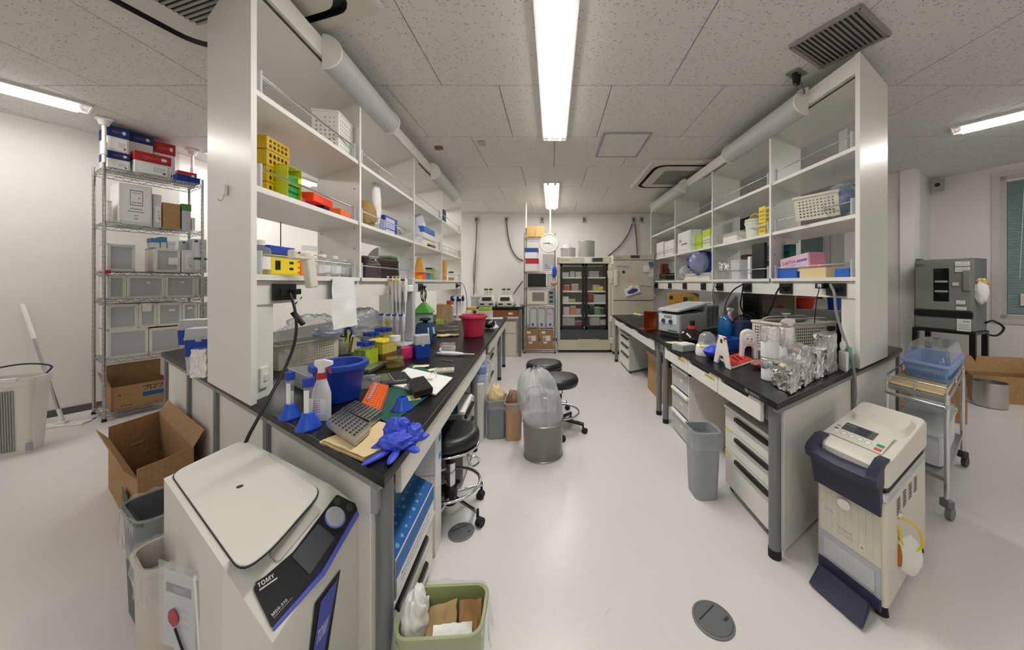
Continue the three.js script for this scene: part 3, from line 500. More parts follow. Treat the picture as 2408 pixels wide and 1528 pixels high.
  const yT = hAt(584, rackE(364, 424).d) + 0.002, lb1 = col(0x3f86b8, 0.5), wc = col(0xdfe3e6, 0.6);
  sm('pair of flat white and blue cartons lying on the drawer case', 356, 376, 560, yT, wc, lb1); sm('small blue-capped carton standing on the drawer case', 378, 392, 557, yT, wc, lb1); sm('small printed white carton at the right on the drawer case', 394, 412, 568, yT, wc, wc);
  const glPrint = print(1, 1, 256, (x, w, h) => { fill(x, '#e6e9ec', 0, 0, w, h); fill(x, '#2f63a8', 0, h * 0.05, w * 0.3, h * 0.12); text(x, 'GLOVE', w * 0.35, h * 0.28, h * 0.14, '#456'); scrib(x, w * 0.3, h * 0.36, w * 0.6, 3, h * 0.06, '#56719a'); x.strokeStyle = '#456'; x.lineWidth = 4; x.beginPath(); x.arc(w * 0.6, h * 0.72, h * 0.18, 0, 7); x.stroke(); text(x, 'D-2', w * 0.6, h * 0.76, h * 0.14, '#345', 'bold', 'center'); });
  { const E = rackE(428, 456, 0.02); carton('upright white carton leaning beside the drawer case, third level', E, y3, hAt(588, E.d) - y3, 0.1, col(0xe2e2e0, 0.6), { face: { m: infoPrint, w: 0.5, h: 0.7 } }); }
  { const E = rackE(456, 486, 0.02); const yy = hAt(606, E.d); carton('lower green-edged carton at the right of the third level', E, y3, yy - y3 - 0.002, 0.2, wc, { lid: col(0x2f6b4a, 0.5), lidH: 0.12, face: { m: infoPrint, w: 0.8, h: 0.6 } }); carton('white glove carton with blue print stacked at the right', E, yy, hAt(562, E.d) - yy, 0.2, wc, { face: { m: glPrint, w: 0.94, h: 0.94 } }); }
  { const E = rackE(428, 452, 0.2); carton('long white carton with blue end lying behind at the third level', E, y3, hAt(566, E.d) - y3, 0.12, wc, { face: { m: glPrint, w: 0.9, h: 0.4, y: 0.78 } }); }
  // fourth level
  const y2 = RK.lv[2];
  dr('leftmost drawer case of the fourth level, purple thing inside', 243, 297, 647, y2, { inside: [[0.05, 0.6, 0.25, col(0x5b56a0, 0.6)]] });
  dr('wide drawer case holding white papers on the fourth level', 298, 388, 648, y2, { inside: [[0, 0.85, 0.45, hz]], tag: [0.05, 0.66, 0.1, 0.07] });
  dr('drawer case with bottle and pale bag on the fourth level', 389, 460, 648, y2, { inside: [[-0.1, 0.5, 0.45, col(0xcfc99a, 0.7)], [0.3, 0.12, 0.6, M.paper]], tag: [0.05, 0.66, 0.12, 0.07] });
  dr('dark drawer case at the right end of the fourth level', 461, 492, 650, y2, { inside: [[0, 0.8, 0.6, hzB]], tag: [0.1, 0.66, 0.2, 0.07] });
  // fifth level, two rows
  const y1 = RK.lv[1], rowT = hAt(773, rackE(250, 350).d);
  dr('large drawer case at the lower left of the fifth level', 250, 349, 773, y1, { inside: [[-0.15, 0.3, 0.5, hz], [0.1, 0.5, 0.2, hz]] });
  dr('large drawer case with white bottles at the lower right, fifth level', 351, 430, 769, y1, { inside: [[-0.15, 0.4, 0.4, hz], [0.25, 0.2, 0.35, M.paper]] });
  dr('drawer case at the lower right end behind the blue tip boxes', 431, 492, 764, y1, { inside: [[0, 0.7, 0.5, hz]] });
  dr('drawer case holding an orange bag in the upper fifth row', 248, 325, 715, rowT + 0.002, { inside: [[0, 0.5, 0.8, col(0xf0804a, 0.6)], [0.1, 0.8, 0.45, hz]] });
  dr('narrow drawer case with a white note in the upper fifth row', 326, 369, 713, rowT + 0.002, { inside: [[0, 0.5, 0.4, M.paper]], tag: [-0.05, 0.66, 0.5, 0.35] });
  dr('drawer case with brown contents and strip label, upper fifth row', 370, 428, 711, rowT + 0.002, { inside: [[0, 0.8, 0.4, brown]], tag: [0.08, 0.62, 0.24, 0.09] });
  dr('first of two small reddish drawer cases in the upper fifth row', 429, 464, 711, rowT + 0.002, { inside: [[0, 0.8, 0.7, brown]], tag: [0, 0.7, 0.34, 0.09] });
  dr('last small drawer case at the right of the upper fifth row', 465, 492, 711, rowT + 0.002, { inside: [[0, 0.8, 0.6, hzB]], tag: [0, 0.7, 0.34, 0.09] });
  { // big open carton on the lowest shelf
    const E = rackE(262, 402, 0.02), y = RK.lv[0], h = hAt(900, E.d) - y, d = 0.34, w = E.w, o = T('open_carton', 'brown wipes carton with dark blue katakana on the lowest rack shelf', 'box', on(E, y), E.ry);
    part(o, 'front', rbox(w, h, 0.006, 0, 0, -0.003, 0.002), M.cardboard); part(o, 'back', rbox(w, h + 0.18, 0.006, 0, 0, -d, 0.002), M.cardboard); for (const s of [-1, 1]) part(o, 'side', rbox(0.006, h, d, s * (w / 2 - 0.003), 0, -d / 2, 0.002), M.cardboard); part(o, 'bottom', box(w - 0.014, 0.005, d - 0.01, 0, 0.001, -d / 2), M.cardboard);
    part(o, 'flap', turn(rbox(0.006, 0.13, d * 0.9, 0, 0, 0, 0.002), 0, 0, 0.25, -w / 2, h, -d / 2), M.cardboard);
    const m = print(w, h, 512, (x, W, H) => {
      const g = x.createLinearGradient ? '#b08c62' : '#b08c62'; fill(x, g, 0, 0, W, H); x.strokeStyle = '#1d2b4d'; x.lineWidth = 9; x.lineCap = 'butt';
      const K = (cx, cy, s, segs) => { for (const sg of segs) { x.beginPath(); sg.forEach(([a, b], i) => (i ? x.lineTo : x.moveTo).call(x, cx + a * s, cy + b * s)); x.stroke(); } };
      const X0 = W * 0.5, Y0 = H * 0.1, S = H * 0.2, st = S * 1.1;
      const FU = [[[0, 0.1], [0.8, 0.1], [0.75, 0.5], [0.3, 1]]], RO = [[[0.05, 0.1], [0.8, 0.1], [0.8, 0.9], [0.05, 0.9], [0.05, 0.1]]], WA = [[[0.05, 0.5], [0.05, 0.1], [0.85, 0.1], [0.75, 0.55], [0.35, 1]]], I_ = [[[0.8, 0], [0.05, 0.5]], [[0.5, 0.3], [0.5, 1]]];
      K(X0, Y0, S, FU); K(X0 + st, Y0, S, RO); K(X0 + 2 * st, Y0, S, WA); K(X0 + 3 * st, Y0, S, I_); K(X0 + 4 * st, Y0, S, FU); x.lineWidth = 4; for (const k of [0, 4]) { x.beginPath(); x.arc(X0 + k * st + S * 0.92, Y0 + 2, 7, 0, 7); x.stroke(); }
      fill(x, '#1f5f96', W * 0.5, H * 0.4, W * 0.47, H * 0.2); fill(x, '#b08c62', W * 0.5, H * 0.6, W * 0.47, 3); text(x, '90', W * 0.86, H * 0.74, H * 0.11, '#33405c'); x.fillStyle = '#7b5f40'; x.beginPath(); x.arc(W * 0.1, H * 0.36, H * 0.05, 0, 7); x.fill(); scrib(x, W * 0.17, H * 0.34, W * 0.12, 2, H * 0.04, '#7b5f40'); text(x, '#', W * 0.12, H * 0.9, H * 0.1, '#4a3a28'); scrib(x, W * 0.17, H * 0.84, W * 0.14, 1, H * 0.1, '#4a3a28');
    }, 0.88);
    part(o, 'print', decal(w * 0.94, h * 0.94).translate(0, h / 2, 0.0035), m);
  }
}
// --- things on the rear half of the left bench ---
function tipBox(label, p, y, w, h, d, ry, o = {}) {
  const t = T('tip_box', label, 'tip box', on(p, y), ry, o.group), m = o.m || M.blue;
  part(t, 'base', loft([ring(w * 0.94, d * 0.94, 0.006, 0), ring(w, d, 0.008, h * 0.62), ring(w - 0.006, d - 0.006, 0.006, h * 0.62), ring(w - 0.006, d - 0.006, 0.006, h * 0.6)]), m);
  part(t, 'lid', loft([ring(w + 0.003, d + 0.003, 0.008, h * 0.6), ring(w + 0.003, d + 0.003, 0.008, h * 0.66), ring(w, d, 0.008, h * 0.66), ring(w * 0.96, d * 0.96, 0.012, h), ring(w * 0.7, d * 0.7, 0.01, h)]), o.lid || M.frosted);
  part(t, 'latch', rbox(w * 0.2, h * 0.2, 0.006, 0, h * 0.52, d / 2 + 0.001, 0.002), o.lid || M.frosted);
  return t;
}
{
  const G = 'blue tip boxes at the left end of the bench', p1 = deep(464, 2.25), p2 = deep(478, 2.02);
  tipBox('blue tip box with clear lid stacked farther back by the rack', p1, hAt(806, 2.25) , 0.15, 0.165, 0.13, 0.5, { group: G });
  tipBox('blue tip box with clear lid nearer the white end panel', p2, hAt(832, 2.02), 0.13, 0.165, 0.12, 0.5, { group: G });
  const y1 = hAt(806, 2.25) - TOP, y2 = hAt(832, 2.02) - TOP;
  { const o = T('plastic_box', 'clear plastic box under the front blue tip box', 'box', on(p2, TOP), 0.5); part(o, 'body', tub(0.12, 0.11, y2 - 0.004, 0.01, 0.003, 1.05, 0.002), M.milky); }
  { const o = T('plastic_beaker', 'white translucent beaker under the rear blue tip box', 'beaker', on(p1, TOP), 0); part(o, 'body', lathe([[0, 0], [0.045, 0], [0.05, y1 - 0.02], [0.056, y1 - 0.018], [0.056, y1 - 0.002], [0.046, y1 - 0.002], [0.042, 0.004], [0, 0.004]]), M.milky); }
  { const p = at(486, 884, TOP), o = T('foil_jar', 'foil-wrapped jar beside the white end panel on the left', 'jar', on(p, TOP)); part(o, 'jar', cyl(0.04, 0.045, 0.16, 0, 0.001, 0, 20), M.milky); part(o, 'foil', dented(0.095, 0.165, 0.095, 0.006, 8, 40, 4).translate(0, 0.003, 0), M.foil); }
}
// --- floor-standing centrifuge at the lower left ---
{
  const o = T('floor_centrifuge', 'off-white floor centrifuge with black control panel at the lower left', 'centrifuge', { x: 0, z: 0 });
  const HB = 0.70, body = col(0xdedcd4, 0.42), gripShadeM = col(0xc6c3ba, 0.45);
  const B2 = P3(385, 1125, HB), B1 = P3(575, 1033, HB), L1 = P3(523, 1330, HB), R1 = P3(778, 1140, HB), F1 = P3(852, 1196, 0.6);
  // the plane of the sloping front of the top
  const pn = new THREE.Plane().setFromCoplanarPoints(V(L1[0], HB, -L1[1]), V(R1[0], HB, -R1[1]), V(F1[0], 0.6, -F1[1]));
  const S3 = (px, py, k = 0) => { const dir = V((px - PX) / FOC, -(py - PY) / FOC, -1), r = new THREE.Ray(V(0, EYE, 0), dir.clone().normalize()), q = r.intersectPlane(pn, V(0, 0, 0)); return [q.x, -q.z, q.y + k]; };
  const F2 = S3(641, 1512);
  const topl = [B2, B1, R1, F1, F2, L1], low = topl.map((p) => [p[0], p[1], 0.03]);
  const face = (l) => { const g = new THREE.BufferGeometry(), v = []; for (let i = 1; i < l.length - 1; i++) for (const p of [l[0], l[i], l[i + 1]]) v.push(p[0], p[2], -p[1]); g.setAttribute('position', new THREE.Float32BufferAttribute(v, 3)); g.computeVertexNormals(); return g; };
  part(o, 'cabinet', [loft([pring(low, 0.004, 1), pring(topl, 0.004, 1)], true, false), face([B2, B1, R1, L1]), face([L1, R1, F1, F2])], body);
  each(o, 'foot', [B2, B1, F1, F2].map((p, i) => { const q = inset([B2, B1, F1, F2], 0.2)[i]; return cyl(0.022, 0.022, 0.032, q[0], 0, -q[1], 14); }), M.rubber);
  const lidPx = [[402, 1116], [572, 1035], [757, 1157], [632, 1300], [566, 1347]];
  const lidP = lidPx.map(([a, b]) => P3(a, b, HB));
  part(o, 'lid_gap_shade', plate(lift(inset(lidP, -0.018), 0.0005), 0.052, 0.002), M.rubber);  // dark plate paints the shaded groove round the lid
  const lid = part(o, 'lid', loft([pring(lift(lidP, 0.001), 0.05, 5), pring(lift(lidP, 0.004), 0.05, 5), pring(lift(inset(lidP, 0.006), 0.006), 0.048, 5)], false, true), body);
  { const c = at(564, 1141, HB + 0.01); part(lid, 'peephole', cyl(0.0085, 0.0085, 0.002, c.x, HB + 0.0055, c.z, 20), M.black); }
  part(o, 'grip_recess', plate([S3(738, 1190, 0.002), S3(756, 1204, 0.002), S3(654, 1328, 0.002), S3(632, 1308, 0.002)], 0.012, 0.005), gripShadeM);  // grip recess: its shade is put in as a darker flat plate
  const pan = [S3(792, 1166, 0.003), S3(846, 1193, 0.003), S3(756, 1350, 0.003), S3(640, 1482, 0.003), S3(594, 1386, 0.003), S3(690, 1302, 0.003)];
  part(o, 'panel_edge', plate([S3(846, 1193, 0.002), S3(853, 1197, 0.002), S3(764, 1354, 0.002), S3(644, 1487, 0.002), S3(640, 1482, 0.002), S3(756, 1350, 0.002)], 0.003, 0.004), col(0x5b66c9, 0.5), 'violet-blue edge strip');
  const cp = part(o, 'control_panel', plate(pan, 0.008, 0.003), M.black);
  const P4 = (list) => list.map(([a, b]) => S3(a, b, 0.0072));
  part(cp, 'display', plate(P4([[748, 1238], [788, 1270], [728, 1358], [686, 1315]]), 0.003, 0.0012), col(0x4a4d55, 0.3));
  { const disc = (r, k, t) => plate(Array.from({ length: 20 }, (_, i) => S3(788 + r * Math.cos(i * 0.314), 1222 + r * Math.sin(i * 0.314), k)), 0.0005, t, 1); part(cp, 'knob', [disc(22, 0.006, 0.007), disc(9, 0.012, 0.003)], col(0xb9bcc2, 0.35)); part(cp, 'knob_ring', disc(25, 0.006, 0.002), col(0x6b78d6, 0.4)); }
  for (const [a, b] of [[793, 1184], [821, 1198]]) part(cp, 'button', plate(Array.from({ length: 14 }, (_, i) => S3(a + 9 * Math.cos(i * 0.449), b + 9 * Math.sin(i * 0.449), 0.006)), 0.0003, 0.002, 1), M.darkGrey);
  // lettering lies in the plane of the panel
  const lay = (c, wpx, hpx, m) => { const [tl, tr_, br, bl] = c.map(([a, b]) => S3(a, b, 0.0068)); const g = new THREE.BufferGeometry(); g.setAttribute('position', new THREE.Float32BufferAttribute([tl, bl, tr_, bl, br, tr_].flatMap((p) => [p[0], p[2], -p[1]]), 3)); g.setAttribute('uv', new THREE.Float32BufferAttribute([0, 1, 0, 0, 1, 1, 0, 0, 1, 0, 1, 1], 2)); g.computeVertexNormals(); g.userData.uv = true; return g; };
  part(cp, 'brand_print', lay([[600, 1376], [648, 1345], [656, 1366], [608, 1400]]), print(2, 1, 256, (x, w, h) => { fill(x, '#161617', 0, 0, w, h); text(x, 'TOMY', w * 0.05, h * 0.62, h * 0.58, '#d8d8d6'); fill(x, '#d8d8d6', w * 0.06, h * 0.78, w * 0.88, h * 0.14); }, 0.4));
  part(cp, 'model_print', lay([[632, 1450], [684, 1396], [694, 1408], [642, 1466]]), print(3, 1, 256, (x, w, h) => { fill(x, '#161617', 0, 0, w, h); text(x, 'MDX-310', w * 0.04, h * 0.6, h * 0.5, '#d8d8d6'); scrib(x, w * 0.05, h * 0.75, w * 0.85, 1, h * 0.4, '#aaa'); }, 0.4));
  // front badge: black field with violet wedge
  { const A = [F2[0], F2[1]], C = [F1[0], F1[1]], f = (k) => [A[0] + (C[0] - A[0]) * k + 0.002, A[1] + (C[1] - A[1]) * k - 0.003]; const q = (k0, k1, k2, k3, y0, y1, off, m, nm, par) => { const g = new THREE.BufferGeometry(), P = [[f(k0), y0], [f(k1), y0], [f(k2), y1], [f(k3), y1]].map(([p, y]) => [p[0] + off, y, -(p[1] - off)]); g.setAttribute('position', new THREE.Float32BufferAttribute([0, 1, 2, 0, 2, 3].flatMap((i) => P[i]), 3)); g.setAttribute('uv', new THREE.Float32BufferAttribute([0, 0, 1, 0, 1, 1, 0, 0, 1, 1, 0, 1], 2)); g.computeVertexNormals(); g.userData.uv = true; return part(par, nm, g, m); };
    const bd = q(0.22, 0.42, 0.68, 0.38, 0.2, 0.5, 0.001, M.black, 'badge', o); q(0.27, 0.4, 0.64, 0.44, 0.26, 0.485, 0.002, print(1, 1.2, 128, (x, w, h) => { fill(x, '#5660bb', 0, 0, w, h); text(x, 'TOMY', w * 0.12, h * 0.45, h * 0.2, '#cdd0f0'); }), 'badge_print', bd); }
  // pouch with the manual hanging on the side
  const t0 = T('document_pouch', 'clear pouch holding a white manual on the centrifuge side', 'pouch', { x: -1.0, y: 0.362, z: -0.875 }, -0.25); t0.scale.setScalar(0.62);
  part(t0, 'pouch', rbox(0.27, 0.37, 0.004, 0, 0, 0.012, 0.002), M.clear);
  part(t0, 'manual', rbox(0.2, 0.33, 0.003, -0.01, 0, 0.008, 0.001), M.paper);
  part(t0, 'print', decal(0.19, 0.3).translate(-0.01, 0.165, 0.0098), print(0.19, 0.3, 256, (x, w, h) => { fill(x, '#ece7e6', 0, 0, w, h); fill(x, '#55506a', w * 0.06, h * 0.12, w * 0.85, h * 0.14); text(x, 'TOMY', w * 0.3, h * 0.23, h * 0.09, '#bbb8c8'); text(x, 'MDX-310', w * 0.35, h * 0.5, h * 0.07, '#8b8792', ''); text(x, 'MDX-301', w * 0.38, h * 0.6, h * 0.07, '#a09ca6', ''); text(x, 'MDX-310', w * 0.4, h * 0.72, h * 0.07, '#a09ca6', ''); }));
  part(t0, 'red_tag', lump(0.03, 0.035, 0.004, 0.1, 2, 12).translate(-0.035, 0.1, 0.016), col(0xb04a50, 0.6), 'red tag');
  part(t0, 'pen', rod([-0.02, 0.1, 0.018], [0.04, 0.0, 0.018], 0.004), M.black);
  part(t0, 'strap', [tube([[0.1, 0.345, 0.016], [0.115, 0.3, 0.02], [0.13, 0.1, 0.018], [0.14, 0.0, 0.016]], 0.005), rbox(0.02, 0.02, 0.008, 0.1, 0.33, 0.012, 0.003)], M.white);
}
{ // open cardboard carton on the floor
  const o = T('open_carton', 'empty open cardboard carton on the floor beside the left bench', 'box', { x: 0, z: 0 });
  const BL = [-2.93, 2.13], BR = [-2.92, 2.4], FR = [-2.12, 1.91], FL = [-2.16, 1.68], h = 0.4;
  part(o, 'side', wallPlate(BR, BL, 0, h, 0.006), M.cardboard); part(o, 'side', wallPlate(FL, FR, 0, h - 0.02, 0.006), M.cardboard);
  part(o, 'side', wallPlate(FR, BR, 0, h - 0.02, 0.006), M.cardboard); part(o, 'side', wallPlate(BL, FL, 0, h - 0.08, 0.006), M.cardboard);
  part(o, 'bottom', bprism(inset([BL, FL, FR, BR].map((p) => [...p, 0]), 0.03).map((p) => [p[0], p[1]]), 0.001, 0.008, 0.001), M.cardboard);
  part(o, 'flap', wallPlate(FR, BR, h - 0.018, h + 0.07, 0.005, [0.03, 0.03]), M.cardboard);
  part(o, 'flap', wallPlate(BL, FL, h - 0.078, h + 0.0, 0.005, [-0.03, -0.04]), M.cardboard);
  part(o, 'hand_hole', turn(rbox(0.07, 0.02, 0.004, 0, 0, 0, 0.002), 0, Math.PI / 2 - 0.04, 0, BR[0] + 0.012, 0.22, -2.26), col(0xc3a47c, 0.9));
  part(o, 'label', turn(rbox(0.16, 0.07, 0.002, 0, 0, 0, 0.0005), 0, -0.53, 0, -2.36, 0.13, -1.782), M.darkGrey);
}
function linerBag(o, w, d, h, drop, amp, m = M.film, s = 1) {        // clear liner folded over a rim, all round
  const n = 72, rings = [[0.9, -0.12, 0], [1.0, 0.0, 0.3], [1.04, 0.012, 0.5], [1.08, -drop * 0.5, 1], [1.1, -drop, 1.2]].map(([k, y, a]) => Array.from({ length: n }, (_, i) => { const t = i / n * 2 * Math.PI, sq = 1 / Math.pow(Math.pow(Math.abs(Math.cos(t)), 4.5) + Math.pow(Math.abs(Math.sin(t)), 4.5), 1 / 4.5), j = amp * a * noise.noise(Math.cos(t) * 4 + s, Math.sin(t) * 4, y * 20); return [(w / 2 * k + j) * Math.cos(t) * sq, h + y + j * 0.8, (d / 2 * k + j) * Math.sin(t) * sq]; }));
  return part(o, 'liner_bag', loft(rings, false, false), m);
}
{ // small dark bin with clear liner behind the centrifuge
  const o = T('waste_bin', 'dark gray bin with clear liner beside the open carton', 'bin', { x: -1.62, y: 0, z: -1.36 }, -0.5);
  part(o, 'bin', tub(0.26, 0.2, 0.44, 0.04, 0.004, 1.12), col(0x5b5e60, 0.5)); linerBag(o, 0.27, 0.21, 0.44, 0.14, 0.03, M.film, 3);
}
{ // light-blue bag in that bin
  one('paper_scrap', 'pale blue crumpled wrapper inside the dark gray bin', 'wrapper', lump(0.05, 0.1, 0.05, 0.2, 2.4, 16, 5), col(0xa9cfe6, 0.5), { x: -1.56, y: 0.012, z: -1.36 });
}
{ // beige bin left of the centrifuge
  const o = T('waste_bin', 'empty beige bin with folded rim left of the centrifuge', 'bin', { x: -1.235, y: 0, z: -1.03 }, -0.52);
  part(o, 'bin', tub(0.18, 0.11, 0.5, 0.04, 0.004, 1.1, 0.008), col(0xcdc5bb, 0.5)); part(o, 'handle', rbox(0.02, 0.09, 0.07, -0.1, 0.4, 0.0, 0.009), M.white); linerBag(o, 0.18, 0.11, 0.5, 0.1, 0.012, M.film, 8);
}
// ---------- builders for bench things ----------
const cylAt = (px, py, wpx, h = TOP) => { const p = at(px, py, h); return { p, r: wpx / 2 * p.s * p.c }; };
function bottle(label, p, y, r, h, o = {}) {                        // shouldered bottle: glass, liquid, cap, label
  const t = T(o.name || 'bottle', label, 'bottle', on(p, y), o.ry || 0, o.group), n = o.neck || 0.42, sh = o.sh || 0.68, hb = h * 0.86;
  part(t, 'glass', o.square ? loft([ring(2 * r * 0.94, 2 * r * 0.94, r * 0.3, 0), ring(2 * r, 2 * r, r * 0.35, 0.004), ring(2 * r, 2 * r, r * 0.35, h * sh), ring(2 * r * 0.8, 2 * r * 0.8, r * 0.5, h * (sh + 0.08)), ring(2 * r * n, 2 * r * n, r * n * 0.98, hb - 0.01), ring(2 * r * n, 2 * r * n, r * n * 0.98, hb)]) : lathe([[0, 0], [r * 0.94, 0], [r, 0.004], [r, h * sh], [r * 0.86, h * (sh + 0.07)], [r * n, hb - 0.012], [r * n, hb]], 28), o.m || M.clear);
  if (o.fill) part(t, 'liquid', o.square ? loft([ring(1.9 * r, 1.9 * r, r * 0.3, 0.004), ring(1.9 * r, 1.9 * r, r * 0.3, h * o.fill)]) : cyl(r * 0.95, r * 0.95, h * o.fill, 0, 0.004, 0, 24), o.liq || M.water);
  if (o.cap !== null) part(t, 'cap', [cyl(r * n * 1.22, r * n * 1.22, h * (o.capH || 0.13), 0, hb - 0.008, 0, 20)], o.cap || M.white);
  if (o.lab) part(t, 'label', new THREE.CylinderGeometry(r * 1.012, r * 1.012, h * 0.34, 20, 1, true, -0.9 + (o.labA || 0), 1.8).translate(0, h * 0.33, 0), o.lab);
  return t;
}
function sprayBottle(label, p, y, h, r, o = {}) {
  const t = T('spray_bottle', label, 'spray bottle', on(p, y), o.ry || 0, o.group);
  part(t, 'body', loft([ring(r * 1.9, r * 1.5, r * 0.5, 0), ring(r * 2, r * 1.6, r * 0.6, 0.006), ring(r * 2, r * 1.6, r * 0.6, h * 0.42), ring(r * 1.55, r * 1.35, r * 0.6, h * 0.55), ring(r * 1.0, r * 1.0, r * 0.49, h * 0.68), ring(r * 0.9, r * 0.9, r * 0.44, h * 0.7)]), o.body || M.milky);
  part(t, 'collar', cyl(r * 0.56, r * 0.5, h * 0.1, 0, h * 0.68, 0, 20), o.collar || M.red);
  part(t, 'head', [slab([[-r * 0.35, 0], [r * 0.35, 0], [r * 0.45, h * 0.09], [r * 1.25, h * 0.13], [r * 1.25, h * 0.19], [r * 0.3, h * 0.23], [-r * 0.7, h * 0.22], [-r * 0.75, h * 0.15], [-r * 0.35, h * 0.09]], r * 0.55, 0.002).translate(0, h * 0.77, 0)], o.head || M.white);
  part(t, 'trigger', slab([[0, 0], [r * 0.18, 0.002], [r * 0.55, -h * 0.14], [r * 0.4, -h * 0.15]], r * 0.3, 0.001).translate(r * 0.55, h * 0.9, 0), o.collar || M.red);
  if (o.print) part(t, 'print', decal(r * 1.5, h * 0.26).translate(0, h * 0.24, r * 0.803), o.print);
  return t;
}
function coneStand(label, px, py, wpx, hpx, tubeH) {
  const { p, r } = cylAt(px, py, wpx), h = hpx * p.s, o = T('tube_stand', label, 'tube stand', on(p, TOP), 0, 'blue cone stands on the left bench');
  part(o, 'cone', lathe([[r * 0.96, 0], [r, 0.004], [r * 0.93, 0.008], [r * 0.56, h * 0.72], [r * 0.5, h * 0.9], [r * 0.45, h], [r * 0.36, h], [r * 0.34, h * 0.3], [r * 0.5, h * 0.2], [r * 0.9, 0.003]], 36), col(0x1e55cf, 0.35));
  if (tubeH) {
    const q = r * 0.345, H = tubeH * p.s, c = T('centrifuge_tube', 'blue-capped conical tube standing in ' + label.replace(/^(\w+)/, 'the $1').replace('stand', 'stand'), 'tube', on(p, TOP + h * 0.32), 0.4, 'capped conical tubes in blue stands');
    part(c, 'tube', lathe([[0.002, 0], [q * 0.96, q * 1.6], [q, H - 0.02]], 24), M.clear); part(c, 'liquid', lathe([[0.002, 0.002], [q * 0.9, q * 1.6], [q * 0.92, H * 0.55], [0, H * 0.55]], 20), M.milky);
    part(c, 'cap', cyl(q * 1.28, q * 1.28, H * 0.2, 0, H - 0.02, 0, 28), col(0x1b3fa6, 0.45)); part(c, 'label', new THREE.CylinderGeometry(q * 1.03, q * 1.03, H * 0.6, 16, 1, true, -0.9, 1.3).translate(0, H * 0.5, 0), M.paper);
  }
  return o;
}
function tubeRackGeo(o, w, h, d, nx, nz, m, top = m) {                // slotted rack: plates with holes on side walls
  const pl = (y, t) => turn(perforated(w, d, t, nx, nz, 0.66, 0.66, 0.04, 0.05), -Math.PI / 2, 0, 0, 0, y, d / 2);
  part(o, 'top_plate', pl(h - 0.002, 0.003), top); part(o, 'middle_plate', pl(h * 0.5, 0.003), m); part(o, 'base_plate', box(w, 0.003, d), m);
  for (const s of [-1, 1]) part(o, 'side_wall', box(0.003, h, d, s * (w / 2 - 0.0015)), m);
}
function pipette(o, x, y, z, L, body, tip, lean = 0) {                // hangs with its plunger up
  const g = part(o, 'pipette', lathe([[0.003, 0], [0.0045, L * 0.34], [0.009, L * 0.36], [0.013, L * 0.6], [0.014, L * 0.86], [0.011, L * 0.92], [0.004, L * 0.93], [0.004, L * 0.98], [0.009, L * 0.985], [0.009, L], [0, L]], 14, x, y, z), body);
  part(g, 'finger_rest', rbox(0.012, 0.012, 0.04, x, y + L * 0.88, z + 0.02, 0.004), tip); return g;
}
const cord = (name, label, pts, r = 0.0045, m = M.cable, n = 60) => one(name, label, 'cable', tube(pts, r, n, 7), m);
function basket(label, e, y, h, d, m, o = {}) {                      // perforated basket
  const t = T('storage_basket', label, 'basket', on(e, y), e.ry, o.group), w = e.w, k = o.cell || 0.018, nx = Math.max(3, Math.round(w / k)), nz = Math.max(3, Math.round(d / k)), ny = Math.max(2, Math.round(h * 0.85 / k)), hf = o.hole || 0.55;
  part(t, 'front_wall', perforated(w, h, 0.004, nx, ny, hf, hf), m); part(t, 'back_wall', perforated(w, h, 0.004, nx, ny, hf, hf).translate(0, 0, -d), m);
  for (const s of [-1, 1]) part(t, 'side_wall', turn(perforated(d, h, 0.004, nz, ny, hf, hf), 0, Math.PI / 2, 0, s * w / 2, 0, -d / 2), m);
  part(t, 'floor', o.floorHoles ? turn(perforated(w, d, 0.004, nx, nz, hf, hf), -Math.PI / 2, 0, 0, 0, 0.002, 0) : box(w, 0.004, d, 0, 0, -d / 2), m);
  const q = o.rim || 0.014; part(t, 'rim', [rbox(w + q, q, q, 0, h - 0.002, 0, 0.004), rbox(w + q, q, q, 0, h - 0.002, -d, 0.004), rbox(q, q, d, -w / 2, h - 0.002, -d / 2, 0.004), rbox(q, q, d, w / 2, h - 0.002, -d / 2, 0.004)], o.rimM || m);
  return t;
}
const drilled = (f, nx, nv, r, y0, y1) => { const W = f.W, D = f.D, sh = new THREE.Shape([[0, 0], [W, 0], [W, D], [0, D]].map((p) => new THREE.Vector2(...p))); for (let i = 0; i < nx; i++) for (let j = 0; j < nv; j++) { const h = new THREE.Path(); h.absarc(W * (i + 0.65) / (nx + 0.3), D * (j + 0.65) / (nv + 0.3), r, 0, 6.2832, true); sh.holes.push(h); } const g = new THREE.ExtrudeGeometry(sh, { depth: y1 - y0, bevelEnabled: false, curveSegments: 6 }), p = g.attributes.position; for (let i = 0; i < p.count; i++) { const q = f.world(p.getX(i) / W, p.getY(i) / D, y0 + p.getZ(i)); p.setXYZ(i, ...q); } g.computeVertexNormals(); return g; };
